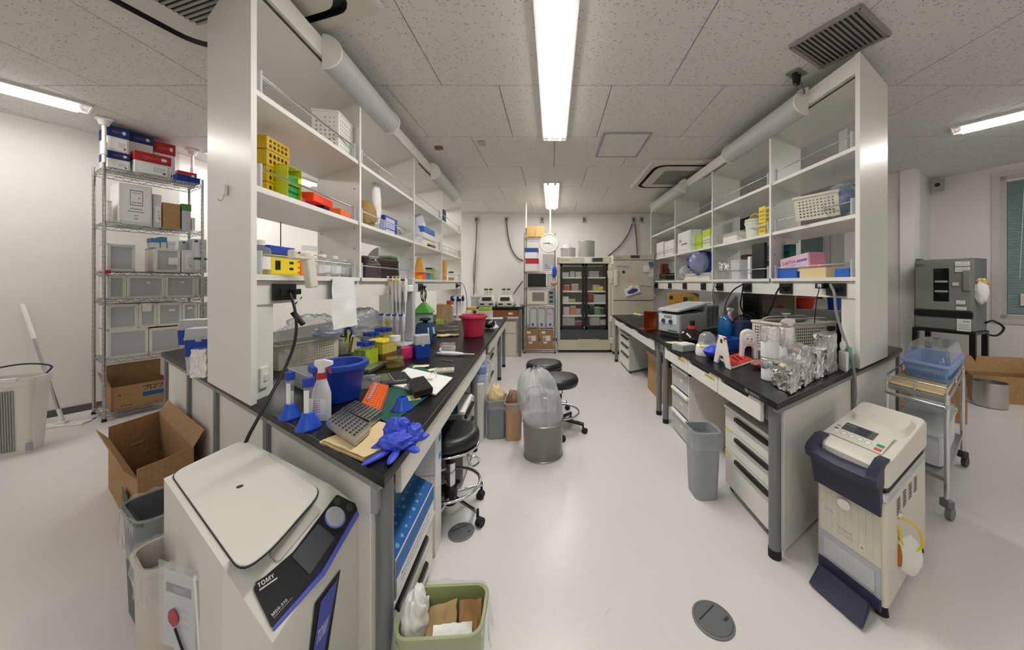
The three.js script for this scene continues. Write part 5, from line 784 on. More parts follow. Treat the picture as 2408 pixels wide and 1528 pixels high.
// ---------- things on the left shelf unit ----------
// a front edge on a shelf between two columns of the picture, set back by e
const shelfE = (side, a, b, e, lv) => { const p = shelfAt(side, a, e, lv), q = shelfAt(side, b, e, lv), r = edge(p, q); return { ...r, y: p.y }; };
const sc = (label, side, a, b, e, lv, yt, d, m, o = {}) => { const E = shelfE(side, a, b, e, lv); const y = o.y ?? E.y; return carton(label, E, y, hAt(yt, E.d) - y, d, m, o); };
const sp = (side, px, e, lv) => shelfAt(side, px, e, lv);
{
  const labP = print(1, 1.2, 64, (x, w, h) => { fill(x, '#f1f1ef', 0, 0, w, h); fill(x, '#4fb0b4', 0, 0, w, h * 0.25); scrib(x, 6, h * 0.4, w * 0.8, 4, h * 0.13, '#888'); });
  const G1 = 'clear plastic bottles on the lowest left shelf';
  // lowest shelf, first bay
  { const p = sp(-1, 612, 0.16, 0); bottle('round plastic bottle with white cap beside the left end panel', p, p.y, 0.045, 0.195, { fill: 0.5, lab: labP, group: G1, neck: 0.35, labA: 1.0 }); }
  { const E = shelfE(-1, 630, 706, 0.14, 0), o = T('tube_rack', 'yellow box rack with black handle slots on lowest left shelf', 'tube rack', on(E, E.y), E.ry), h = hAt(601, E.d) - E.y; part(o, 'box', rbox(E.w, h, 0.12, 0, 0, -0.06, 0.003), M.yellow); part(o, 'handle_slot', rbox(0.035, h * 0.45, 0.004, -E.w * 0.22, h * 0.28, 0.001, 0.002), M.black); each(o, 'slot', [0.3, 0.6].map((k) => rbox(0.03, 0.014, 0.004, E.w * 0.2, h * k, 0.001, 0.002)), M.black); each(o, 'hole', [0.2, 0.45, 0.75].map((k) => turn(cyl(0.006, 0.006, 0.003, 0, 0, 0, 12), Math.PI / 2, 0, 0, E.w * 0.44, h * k, 0.0015)), M.orange); }  // black slabs paint the dark inside of the slots
  sc('royal blue box lying on top of the yellow box rack', -1, 634, 694, 0.16, 0, 580, 0.08, col(0x1e46b0, 0.45), { y: hAt(600, shelfE(-1, 630, 706, 0.14, 0).d) + 0.002, name: 'flat_box' });
  sc('orange panel standing behind the yellow box rack', -1, 628, 640, 0.29, 0, 585, 0.02, M.orange, { name: 'flat_box' });
  sc('orange folder leaning right of the yellow box rack', -1, 707, 714, 0.15, 0, 607, 0.12, col(0xe8742a, 0.5), { name: 'folder' }); sc('crimson folder beside the orange folder', -1, 715, 721, 0.15, 0, 614, 0.12, col(0xd02340, 0.5), { name: 'folder' });
  { const p = sp(-1, 727, 0.28, 0); bottle('large glass bottle with wide neck behind the folders', p, p.y, 0.06, 0.225, { m: M.glass, fill: 0.35, neck: 0.6, sh: 0.5, cap: M.clear, name: 'glass_bottle' }); }
  [[757, 0.16, 0.05, 0.165, 'first'], [786, 0.16, 0.046, 0.165, 'second'], [810, 0.15, 0.04, 0.15, 'third']].forEach(([px, e, r, h, k]) => { const p = sp(-1, px, e, 0); bottle(k + ' clear square bottle with white cap before the partition', p, p.y, r, h, { square: true, ry: 0.4, fill: 0.12, liq: col(0xdab8b8, 0.3), lab: labP, neck: 0.42, group: G1, labA: 0.7 }); });
  // second bay: dark basket, flask, papers
  { const E = shelfE(-1, 858, 936, 0.14, 0), h = hAt(611, E.d) - E.y; basket('dark brown perforated basket on the lowest left shelf', E, E.y, h, 0.22, M.plum, { cell: 0.026, rimM: col(0x5b4a33, 0.5) });
    const o = T('paper_bag', 'gray-white curved paper sheet rising from the brown basket', 'paper', { x: E.x - 0.1, y: E.y + 0.02, z: E.z }, E.ry); const pts = []; for (let i = 0; i <= 12; i++) { const a = i / 12; pts.push([-0.17 + 0.33 * a, 0.11 + 0.19 * Math.sin(a * 1.4)]); } part(o, 'sheet', slab([[-0.17, 0], ...pts, [0.16, 0]], 0.004).translate(0, 0, -0.02), M.paper); }
  { const p = sp(-1, 878, 0.07, 0); bottle('clear glass flask in front of the brown basket', p, p.y, 0.055, 0.2, { m: M.glass, neck: 0.5, sh: 0.55, cap: M.clear, name: 'glass_bottle' }); }
  { const E = shelfE(-1, 938, 958, 0.14, 0), o = T('folder', 'white and green folder leaning at the second partition', 'folder', on(E, E.y), E.ry); part(o, 'cover', turn(rbox(0.014, 0.26, 0.2, 0, 0, 0, 0.002), 0, 0, 0.25, -0.02, 0, -0.12), col(0xd9e4e8, 0.5)); part(o, 'spine', turn(rbox(0.008, 0.2, 0.19, 0, 0, 0, 0.002), 0, 0, 0.25, -0.05, 0.035, -0.12), col(0x5c8f35, 0.5)); }
  // third and fourth bay
  { const p = sp(-1, 986, 0.12, 0), o = T('cone_rack', 'yellow cone-shaped rack with holes past the second partition', 'tube rack', on(p, p.y), 0.3); part(o, 'cone', loft([ring(0.13, 0.1, 0.02, 0.06), ring(0.05, 0.05, 0.015, 0.27), ring(0.03, 0.03, 0.01, 0.275)]), M.gold); part(o, 'base', rbox(0.14, 0.058, 0.11, 0, 0, 0, 0.004), M.orange); }
  sc('yellow and orange flat box under the cone-shaped rack', -1, 986, 1002, 0.06, 0, 640, 0.12, col(0xf0a020, 0.5), { name: 'flat_box', lid: M.orange, lidH: 0.45 });
  sc('blue and black small box right of the orange box', -1, 1003, 1013, 0.06, 0, 642, 0.1, col(0x2b7fc2, 0.5), { name: 'flat_box' });
  for (const [px, lab] of [[1008, 'left lime bottle with dark blue cap'], [1022, 'right lime bottle with dark blue cap']]) { const p = sp(-1, px, 0.22, 0); bottle(lab + ', third left bay', p, p.y, 0.05, 0.19, { m: M.limeClear, neck: 0.75, sh: 0.7, cap: col(0x1d2f7c, 0.5) }); }
  sc('tall yellow slotted block at the third partition', -1, 1045, 1051, 0.1, 0, 613, 0.1, M.gold, { name: 'flat_box' });
  { const p = sp(-1, 1061, 0.12, 0), o = T('glass_jar', 'small jar of yellowish liquid with blue cap, last left bay', 'jar', on(p, p.y)); part(o, 'jar', cyl(0.055, 0.055, 0.13, 0, 0, 0, 24), M.clear); part(o, 'liquid', cyl(0.05, 0.05, 0.05, 0, 0.003, 0, 24), std(0xd8b84a, 0.2, { transmission: 0.4, thickness: 0 })); part(o, 'cap', cyl(0.045, 0.045, 0.025, 0, 0.131, 0, 24), M.blueDeep); }
  // middle shelf, first bay: stacked yellow racks
  { const E = shelfE(-1, 604, 648, 0.2, 1), w = 0.11, d = 0.13; let y = E.y; for (const [k, hh] of [['lowest', 0.085], ['second', 0.085], ['third', 0.085], ['topmost', 0.07]]) { const o = T('tube_rack', k + ' yellow tube rack of the tall stack by the end panel', 'tube rack', { x: E.x - 0.02, y: y + 0.001, z: E.z - 0.02 }, E.ry, 'stacked yellow tube racks'); tubeRackGeo(o, w * 1.5, hh, d, 5, 4, M.yellowClear); for (const s of [-1, 1]) part(o, 'end_wall', perforated(w * 1.5, hh, 0.003, 5, 2, 0.6, 0.6).translate(0, 0, s * d / 2), M.yellowClear); y += hh + 0.003; } }
  { const E = shelfE(-1, 662, 690, 0.12, 1), o = T('tube_rack', 'yellow and green tube rack right of the yellow stack', 'tube rack', on(E, E.y), E.ry); const h = hAt(394, E.d) - E.y, w = E.w * 1.2; tubeRackGeo(o, w, h, 0.08, 4, 3, std(0xd9e02a, 0.35, { transmission: 0.3, thickness: 0 })); part(o, 'insert', rbox(w * 0.8, h * 0.75, 0.05, w * 0.05, 0.004, 0, 0.003), M.green); }
  { const E = shelfE(-1, 745, 815, 0.1, 1), y0 = E.y; const st = (lab, k, y, h, m, dx, dz, ry, w, d) => { const o = T('flat_rack', lab, 'tube rack', { x: E.x + dz, y, z: E.z + dx }, E.ry + ry, 'coloured racks on the middle left shelf'); part(o, 'shell', rbox(w, h, d, 0, 0, -d / 2, 0.006), m); part(o, 'ribs', [0, 1, 2].map((i) => box(w * 1.004, h * 0.12, d * 1.004, 0, h * (0.2 + i * 0.28), -d / 2)), m).userData.kind = 'stuff'; };
    st('dark navy rack lying under the orange lids', 0, y0 + 0.001, 0.06, col(0x1d1f6e, 0.5), -0.05, -0.03, 0, 0.2, 0.16); st('large fluorescent orange lid lying slanted on top', 1, y0 + 0.064, 0.055, col(0xff4a12, 0.5), 0.06, -0.02, 0.12, 0.25, 0.17); st('small orange rack lying against the rail', 2, y0 + 0.001, 0.045, col(0xf0701e, 0.5), -0.02, 0.075, 0.1, 0.14, 0.07); }
  sc('translucent pink tray left of the orange lids', -1, 700, 742, 0.16, 1, 468, 0.16, std(0xe46a94, 0.3, { transmission: 0.35, thickness: 0 }), { name: 'pink_tray' });
  // middle shelf, second bay
  { const p = sp(-1, 862, 0.16, 1); one('paper_bundle', 'bundle of brown folded paper on the middle left shelf', 'paper', lump(0.07, 0.11, 0.1, 0.14, 2.2, 24, 31), col(0xa98a5a, 0.85), on(p, p.y), 0.3); }
  { const p = sp(-1, 884, 0.12, 1); one('film_bag', 'white crinkled plastic packet standing beside brown paper', 'bag', lump(0.035, 0.19, 0.06, 0.22, 2.3, 26, 33), M.paper, on(p, p.y), 0.3); }
  sc('blue and white glove carton on the middle left shelf', -1, 905, 934, 0.1, 1, 512, 0.1, col(0xb7c6e8, 0.5), { name: 'glove_carton', lid: col(0x2a3f9c, 0.5), lidH: 0.25, face: { m: print(1, 1, 64, (x, w, h) => { fill(x, '#c4d0ec', 0, 0, w, h); fill(x, '#2a3f9c', w * 0.78, 0, w * 0.2, h); scrib(x, 6, h * 0.4, w * 0.6, 3, h * 0.14, '#3a4f9c'); }) } });
  { const E = shelfE(-1, 900, 962, 0.26, 1), o = T('foam_cover', 'white foam box cover leaning on the middle left shelf', 'cover', on(E, E.y), E.ry); part(o, 'plate', turn(rbox(0.36, 0.03, 0.24, 0, 0, 0, 0.006), 0.5, 0, -0.22, 0.0, 0.14, -0.03), M.white); part(o, 'rim', turn(rbox(0.3, 0.02, 0.19, 0, -0.018, 0, 0.006), 0.5, 0, -0.22, 0.0, 0.14, -0.03), col(0xdcdfe6, 0.5)); part(o, 'support_box', rbox(0.2, 0.09, 0.12, 0.05, 0, -0.06, 0.004), col(0xc9cfe2, 0.5)); }
  // middle shelf, third and fourth bay
  sc('white carton with blue top tilted over the rail', -1, 996, 1022, 0.05, 1, 538, 0.14, M.paper, { name: 'glove_carton', lid: col(0x2f6fc4, 0.5), lidH: 0.3 });
  { const p = sp(-1, 985, 0.14, 1); one('film_bag', 'white and violet plastic packet beside the tilted carton', 'bag', lump(0.07, 0.16, 0.09, 0.22, 2.3, 24, 35), col(0xd6d6e6, 0.4), on(p, p.y), 0); }
  sc('black and yellow tape box under the tilted carton', -1, 1010, 1024, 0.02, 1, 574, 0.06, M.black, { name: 'flat_box', lid: M.yellow, lidH: 0.4 });
  sc('white small carton in the last middle left bay', -1, 1043, 1056, 0.1, 1, 578, 0.1, M.paper, { name: 'glove_carton' }); sc('white folded cloth beside the last small carton', -1, 1058, 1072, 0.1, 1, 584, 0.1, M.ivory, { name: 'folded_cloth', cat: 'cloth' });
  // top shelf
  { const E = shelfE(-1, 790, 836, 0.06, 2), o = basket('white basket with round-looking holes on the top left shelf', { ...E, ry: E.ry + 0.12 }, E.y, hAt(285, E.d) - E.y, 0.16, M.white, { cell: 0.03, hole: 0.4 }); }
  one('glass_rod', 'long clear acrylic sheet lying on the top left shelf', 'sheet', rbox(0.5, 0.045, 0.012, 0, 0, 0, 0.004), M.clear, on(sp(-1, 690, 0.09, 2), LV[2] + 0.001), Lry);
  sc('dark blue patterned box in the last top left bay', -1, 1043, 1049, 0.14, 2, 494, 0.1, col(0x3c4a66, 0.5), { name: 'flat_box' });
  one('red_stopper', 'small red stopper on the top left shelf near the end', 'stopper', cyl(0.014, 0.012, 0.02, 0, 0, 0, 16), M.red, on(sp(-1, 612, 0.12, 2), LV[2] + 0.001));
  // behind the shelf, on the far side of the bench
  cord('thin_antenna', 'thin black antenna wire standing behind the blue box', [[deep(660, 2.3).x, hAt(590, 2.3), -2.3], [deep(660, 2.3).x, hAt(550, 2.3), -2.3], [deep(660, 2.3).x, hAt(515, 2.3), -2.3]], 0.003, M.cable, 8);
}
// half-round diffuser lamps on the cornices
function cornicLamp(label, f, t0, t1, sgn) {
  const a = f(t0, 0), b = f(t1, 0), L = Math.hypot(b[0] - a[0], b[1] - a[1]), o = T('shelf_lamp', label, 'lamp', { x: (a[0] + b[0]) / 2, y: SOFF + 0.05, z: -(a[1] + b[1]) / 2 }, sgn < 0 ? Lry : Rry, 'half-round lamps on the shelf cornices');
  const r = 0.1, pr = []; for (let i = 0; i <= 14; i++) { const u = Math.PI * i / 14; pr.push([r * 1.1 * Math.sin(u), r * Math.cos(u)]); }
  const g = slab(pr.map(([x, y]) => [x, y]), L - 0.02).rotateY(Math.PI / 2); g.computeBoundingBox();
  part(o, 'diffuser', turn(slab(pr, L - 0.02), 0, -Math.PI / 2, 0), std(0xd6d6d2, 0.4, { transmission: 0.2, thickness: 0 }));
  const pe = pr.map(([x, y]) => [x * 1.08, y * 1.08]); each(o, 'end_cap', [-1, 1].map((s) => turn(slab(pe, 0.012, 0.002), 0, -Math.PI / 2, 0, s * L / 2, 0, 0)), M.white);
  part(o, 'pull_knob', cyl(0.006, 0.006, 0.015, L * 0.35 * -sgn, -r - 0.004, 0.05, 10), M.trayGrey);
  return o;
}
cornicLamp('near half-round lamp on the left shelf cornice', Lp, 1.98, 2.85, -1);
cornicLamp('far half-round lamp on the left shelf cornice', Lp, 4.1, 5.2, -1);
cornicLamp('near half-round lamp on the right shelf cornice', Rp, 2.52, 3.55, 1);
cornicLamp('far half-round lamp on the right shelf cornice', Rp, 4.72, 6.0, 1);
// ---------- far end of the room ----------
const FARZ = 7.5, FR = 6.25;
{ // glass-door refrigerator
  const a = deep(1311, FR), b = deep(1436, FR), w = b.x - a.x, x0 = (a.x + b.x) / 2, H = hAt(604, FR), d = 0.72, s = FR / FOC;
  const o = T('display_refrigerator', 'cream upright refrigerator with two black-framed glass doors', 'refrigerator', { x: x0, y: 0, z: -FR });
  const yB = hAt(800, FR), yD0 = hAt(797, FR), yD1 = hAt(620, FR), X = (px) => deep(px, FR).x - x0;
  part(o, 'cabinet', [rbox(w, yD0 - 0.06, d, 0, 0.05, -d / 2, 0.012), rbox(w, H - yD1, d, 0, yD1, -d / 2, 0.012), box(0.05, yD1 - yD0, d, -w / 2 + 0.025, yD0 - 0.01, -d / 2), box(0.05, yD1 - yD0, d, w / 2 - 0.025, yD0 - 0.01, -d / 2), box(w, yD1 - yD0, 0.04, 0, yD0 - 0.01, -d + 0.02)], M.creamDark);
  part(o, 'plinth', box(w - 0.06, 0.05, d - 0.08, 0, 0, -d / 2), M.darkGrey);
  part(o, 'grille', rbox(w - 0.1, hAt(775, FR) - yD0, 0.02, 0, yD0, 0.0, 0.003), col(0x4a4c50, 0.5));
  part(o, 'service_panel', rbox(w * 0.4, 0.2, 0.006, 0.08, 0.12, 0.002, 0.002), col(0xc9c4b0, 0.5));
  const yL = hAt(775, FR);
  for (const [l, r, k] of [[1317, 1374, 0], [1376, 1430, 1]]) {
    const xa = X(l), xb = X(r), m = 0.055, dr = part(o, 'glass_door', [box(xb - xa, m, 0.03, (xa + xb) / 2, yL, -0.01 - k * 0.01), box(xb - xa, m * 0.7, 0.03, (xa + xb) / 2, yD1 - m * 0.7, -0.01 - k * 0.01), box(m * 0.8, yD1 - yL, 0.03, xa + m * 0.4, yL, -0.01 - k * 0.01), box(m * 0.8, yD1 - yL, 0.03, xb - m * 0.4, yL, -0.01 - k * 0.01)], M.black);
    part(dr, 'pane', box(xb - xa - m, yD1 - yL - m, 0.006, (xa + xb) / 2, yL + m / 2, -0.015 - k * 0.01), std(0xffffff, 0.03, { transmission: 1, thickness: 0, ior: 1.3 }));
  }
  for (const py of [651, 684, 712, 742]) for (const k of [-1, 1]) part(o, 'inner_shelf', box(w * 0.42, 0.028, d * 0.7, k * w * 0.23, hAt(py, FR) - 0.028, -d * 0.48), M.white);
  part(o, 'brand_print', decal(0.16, 0.035).translate(X(1329), hAt(611, FR), 0.0015), print(4, 1, 128, (x, W, Hh) => { fill(x, '#cfcab6', 0, 0, W, Hh); text(x, 'Panasonic', 4, Hh * 0.8, Hh * 0.8, '#3a4668'); }));
  part(o, 'controller', rbox(0.2, 0.07, 0.006, X(1405), hAt(615, FR), 0.002, 0.002), M.darkGrey); part(o, 'notice', rbox(0.12, 0.1, 0.002, X(1382), hAt(618, FR), 0.002, 0.0005), M.paper);
  part(o, 'lock', rbox(0.03, 0.03, 0.01, 0.0, hAt(771, FR) - 0.01, 0.008, 0.004), M.steel);
  // what stands inside
  const inside = [[1328, 651, 0.16, 0.08, M.white, 'box'], [1346, 651, 0.1, 0.1, M.white, 0], [1360, 651, 0.12, 0.09, M.white, 0], [1333, 684, 0.12, 0.1, col(0xd2643c, 0.5), 0], [1352, 684, 0.14, 0.12, col(0xb5a99a, 0.6), 0], [1340, 712, 0.22, 0.05, col(0xd9d04a, 0.5), 0], [1330, 712, 0.12, 0.1, M.ivory, 0], [1332, 742, 0.12, 0.14, M.ivory, 0], [1347, 742, 0.12, 0.16, col(0xcf8f62, 0.6), 0], [1360, 742, 0.1, 0.1, M.milky, 0], [1396, 651, 0.2, 0.1, M.milky, 0], [1402, 684, 0.14, 0.1, col(0xd8cfa2, 0.6), 0], [1413, 684, 0.08, 0.07, M.yellow, 0], [1390, 712, 0.12, 0.16, col(0x9a4a32, 0.6), 0], [1410, 712, 0.24, 0.14, M.milky, 0], [1392, 742, 0.1, 0.18, col(0x2d3a4a, 0.5), 0], [1404, 742, 0.12, 0.14, col(0x6f9a52, 0.5), 0], [1416, 742, 0.08, 0.12, col(0x3f5a86, 0.5), 0], [1337, 768, 0.24, 0.16, M.milky, 0], [1360, 768, 0.18, 0.07, col(0xc25a66, 0.5), 0], [1398, 768, 0.2, 0.17, M.milky, 0], [1418, 768, 0.12, 0.1, M.ivory, 0]];
  const where = ['top', 'second', 'third', 'fourth', 'bottom'], rows = [651, 684, 712, 742, 768], tint = ['white', 'white small', 'white flat', 'orange', 'brownish', 'yellow flat', 'ivory', 'ivory tall', 'tan', 'clear', 'milky', 'pale yellow', 'yellow', 'rust red', 'milky wide', 'dark', 'green', 'blue', 'milky drawer', 'pink', 'milky drawer', 'ivory low'];
  inside.forEach(([px, py, ww, hh, m], i) => { const k = rows.indexOf(py), t = T('stored_box', tint[i] + ' container on the ' + where[k] + ' refrigerator shelf, ' + (px < 1375 ? 'left' : 'right') + ' door', 'container', { x: deep(px, FR + 0.2).x, y: hAt(py, FR) + 0.001, z: -FR - 0.2 - (i % 2) * 0.05 }, 0, 'containers inside the refrigerator'); part(t, 'body', rbox(ww, hh, 0.18, 0, 0, -0.05, 0.006), m); part(t, 'lid', rbox(ww + 0.004, 0.014, 0.184, 0, hh + 0.001, -0.05, 0.003), M.white); });
}
{ // freezer beside it, half hidden
  const z = 6.1, a = deep(1440, z), b = deep(1537, z), w = b.x - a.x, H = hAt(599, z), d = 0.75, x0 = (a.x + b.x) / 2, X = (px) => deep(px, z).x - x0;
  const o = T('freezer', 'tall cream freezer with magnets and notes on its doors', 'freezer', { x: x0, y: 0, z: -z }), yM = hAt(706, z), yT = hAt(612, z);
  part(o, 'cabinet', rbox(w, H - 0.05, d, 0, 0.05, -d / 2, 0.015), M.creamDark); part(o, 'plinth', box(w - 0.04, 0.05, d - 0.06, 0, 0, -d / 2), M.darkGrey);
  part(o, 'upper_door', rbox(w - 0.01, yT - yM - 0.01, 0.05, 0, yM + 0.006, 0.026, 0.01), M.creamDark); part(o, 'lower_door', rbox(w - 0.01, yM - 0.12, 0.05, 0, 0.11, 0.026, 0.01), M.creamDark);
  part(o, 'top_band', rbox(w - 0.01, H - yT - 0.01, 0.05, 0, yT + 0.005, 0.026, 0.008), col(0xc3bda8, 0.5));
  each(o, 'hinge', [625, 660, 750, 800].map((py) => rbox(0.06, 0.1, 0.05, -w / 2 - 0.025, hAt(py, z) - 0.05, 0.02, 0.015)), M.cream); part(o, 'handle', rbox(0.06, 0.3, 0.04, -w / 2 + 0.06, hAt(672, z), 0.065, 0.012), M.cream);
  part(o, 'controller', rbox(0.17, 0.05, 0.006, X(1492), hAt(607, z), 0.053, 0.002), M.darkGrey); part(o, 'brand_print', decal(0.13, 0.03).translate(X(1452), hAt(606, z), 0.0525), print(4, 1, 128, (x, W, Hh) => { fill(x, '#c3bda8', 0, 0, W, Hh); text(x, 'Panasonic', 4, Hh * 0.8, Hh * 0.8, '#3a4668'); }));
  const mag = (label, px, py, ww, hh, m, rz = 0, name = 'paper_note', t = 0.004) => one(name, label, name === 'glove_box' ? 'box' : 'note', turn(rbox(ww, hh, t, 0, 0, 0, 0.001), 0, 0, rz, 0, -hh / 2, t / 2), m, { x: x0 + X(px), y: hAt(py, z), z: -z + 0.053 });
  mag('dark blue square magnet turned on its corner, freezer door', 1467, 639, 0.05, 0.05, M.blueDeep, 0.7, 'magnet'); mag('pink sticky note on the freezer door', 1480, 658, 0.08, 0.08, col(0xe9a6b8, 0.8)); mag('lime sticky note low on the freezer door', 1495, 731, 0.08, 0.06, col(0xd6dc7a, 0.8)); mag('blue printed sticker at the freezer right edge', 1529, 622, 0.09, 0.1, col(0x3f74b5, 0.6)); mag('white printed notice under the blue sticker on freezer', 1529, 642, 0.09, 0.14, M.paper); mag('white timer stuck to the freezer door', 1518, 632, 0.1, 0.13, M.white, 0, 'timer', 0.03);
  mag('gray wire strip on the upper freezer door', 1462, 626, 0.22, 0.012, M.trayGrey, -0.05, 'grey_strip', 0.01); mag('gray wire strip lower right on the freezer door', 1518, 672, 0.2, 0.012, M.trayGrey, -0.1, 'grey_strip', 0.01);
  { const g = T('glove_box', 'white glove box with violet oval opening hung tilted on freezer', 'box', { x: x0 + X(1484), y: hAt(684, z), z: -z + 0.053 }); part(g, 'box', turn(rbox(0.27, 0.13, 0.07, 0, -0.065, 0.035, 0.004), 0, 0, 0.32), M.paper); part(g, 'opening', turn(new THREE.CylinderGeometry(0.1, 0.1, 0.004, 28).scale(1, 1, 0.4).rotateX(Math.PI / 2), 0, 0, 0.32, 0, 0, 0.072), col(0x3a3f9c, 0.6)); part(g, 'glove_tip', turn(lump(0.04, 0.025, 0.02, 0.2, 2.2, 14, 3), 0, 0, 0.3, -0.01, 0.04, 0.07), M.white); }
  mag('folded white paper tucked at the freezer hinge', 1434, 645, 0.09, 0.14, M.ivory, 0.1, 'paper_note', 0.01);
}
// wire baskets on top of the refrigerator
for (const [px, w, h, lab] of [[1336, 0.3, 0.19, 'low round wire basket holding a bag on the refrigerator'], [1379, 0.33, 0.33, 'tall round wire basket on top of the refrigerator']]) { const p = deep(px, FR + 0.3), o = T('wire_basket', lab, 'basket', { x: p.x, y: hAt(604, FR), z: p.z }, 0, 'wire baskets on the refrigerator'), r = w / 2, gs = []; part(o, 'mesh_wall', lathe([[r, 0.004], [r, h]], 32), std(0xb4b2ab, 0.5, { transmission: 0.45, thickness: 0 })); part(o, 'rim', new THREE.TorusGeometry(r, 0.006, 6, 36).rotateX(Math.PI / 2).translate(0, h, 0), M.steel); part(o, 'seam', [box(0.012, h, 0.004, 0, 0, r)], M.steel); part(o, 'floor', cyl(r, r, 0.004, 0, 0, 0, 32), M.trayGrey); if (px < 1350) one('film_bag', 'clear crinkled bag inside the low wire basket', 'bag', lump(0.1, 0.11, 0.1, 0.25, 2.4, 24, 41), M.film, { x: p.x - 0.03, y: hAt(604, FR) + 0.01, z: p.z }); }
{ // chrome rack with ovens
  const Z = 6.2, xl = deep(1233, Z).x, w = deep(1305, Z).x - xl, lv = [822, 769, 717, 676, 638, 556].map((py) => hAt(py, Z)); lv[0] = 0.08;
  wireRack('wire_rack', 'chrome wire rack with two microwave ovens at the far wall', xl, Z, 0, w, 0.45, lv.map((y) => y - 0.006), hAt(551, Z));
  const rk = scene.children[scene.children.length - 1]; for (const [u, py] of [[0.02, 0], [w - 0.09, 0]]) { const y0 = hAt(551, Z); part(rk, 'brace_pole', cyl(0.016, 0.016, CEIL - y0 - 0.02, u, y0, -0.12, 14), M.white); } part(rk, 'green_tag', rbox(0.05, 0.03, 0.03, w - 0.09, hAt(549, Z), -0.1, 0.004), col(0xc6e86a, 0.5));
  const E = (a, b, e = 0.03) => { const p = deep(a, Z + e), q = deep(b, Z + e); return { x: (p.x + q.x) / 2, z: p.z, w: q.x - p.x, ry: 0, d: Z + e }; };
  const lab = print(1, 1, 128, (x, W, H) => { fill(x, '#a67f52', 0, 0, W, H); fill(x, '#eceae6', W * 0.1, H * 0.08, W * 0.3, H * 0.14); fill(x, '#e9e6e0', W * 0.2, H * 0.32, W * 0.6, H * 0.28); fill(x, '#a79ac0', W * 0.2, H * 0.42, W * 0.25, H * 0.18); fill(x, '#e0c93a', W * 0.26, H * 0.32, W * 0.2, H * 0.06); fill(x, '#eceae6', W * 0.24, H * 0.64, W * 0.3, H * 0.1); });
  const C = (label, a, b, yt, k, d, m, o) => { const e = E(a, b, o?.e ?? 0.04); return carton(label, e, lv[k] + 0.001, hAt(yt, e.d) - lv[k], d, m, o); };
  C('small tan carton on the top of the far rack, left', 1239, 1258, 532, 5, 0.16, col(0xd9ae6a, 0.8), { group: 'tan cartons on the far rack' }); C('small tan carton on the top of the far rack, right', 1261, 1280, 532, 5, 0.16, col(0xd9ae6a, 0.8), { group: 'tan cartons on the far rack' });
  const rd = hAt(608, Z + 0.04); C('red-lidded white carton on the far rack above the ovens', 1236, 1266, 608, 4, 0.24, M.paper, { lid: col(0xc0303a, 0.5), lidH: 0.4 }); { const e = E(1232, 1265); carton('blue-lidded white carton stacked on the red-lidded carton', e, rd + 0.002, hAt(583, e.d) - rd, 0.24, M.paper, { lid: col(0x2b4f8f, 0.5), lidH: 0.4 }); }
  C('white carton with blue lettering beside the red-lidded carton', 1276, 1304, 597, 4, 0.26, M.paper, { face: { m: print(1, 1.2, 128, (x, W, H) => { fill(x, '#eceae8', 0, 0, W, H); ['LAB', 'FRESH', 'MARKET'].forEach((t, i) => text(x, t, W * 0.12, H * (0.66 + i * 0.12), H * 0.12, '#3f4fa8')); }), h: 0.9 } });
  { const e = E(1240, 1301, 0.02), y = lv[3] + 0.001, h = hAt(641, e.d) - y, o = T('microwave_oven', 'silver microwave oven with black door on the far rack', 'microwave', on(e, y)); part(o, 'case', rbox(e.w, h, 0.36, 0, 0, -0.18, 0.008), M.steel); part(o, 'door', rbox(e.w * 0.7, h * 0.92, 0.02, -e.w * 0.13, h * 0.04, 0.006, 0.006), M.black); part(o, 'window', rbox(e.w * 0.56, h * 0.64, 0.004, -e.w * 0.14, h * 0.18, 0.016, 0.002), M.darkGlass); part(o, 'handle', rbox(0.03, h * 0.85, 0.025, e.w * 0.25, h * 0.07, 0.02, 0.008), M.white); part(o, 'keypad', rbox(e.w * 0.17, h * 0.9, 0.006, e.w * 0.39, h * 0.05, 0.004, 0.002), col(0xd4d4d8, 0.5)); }
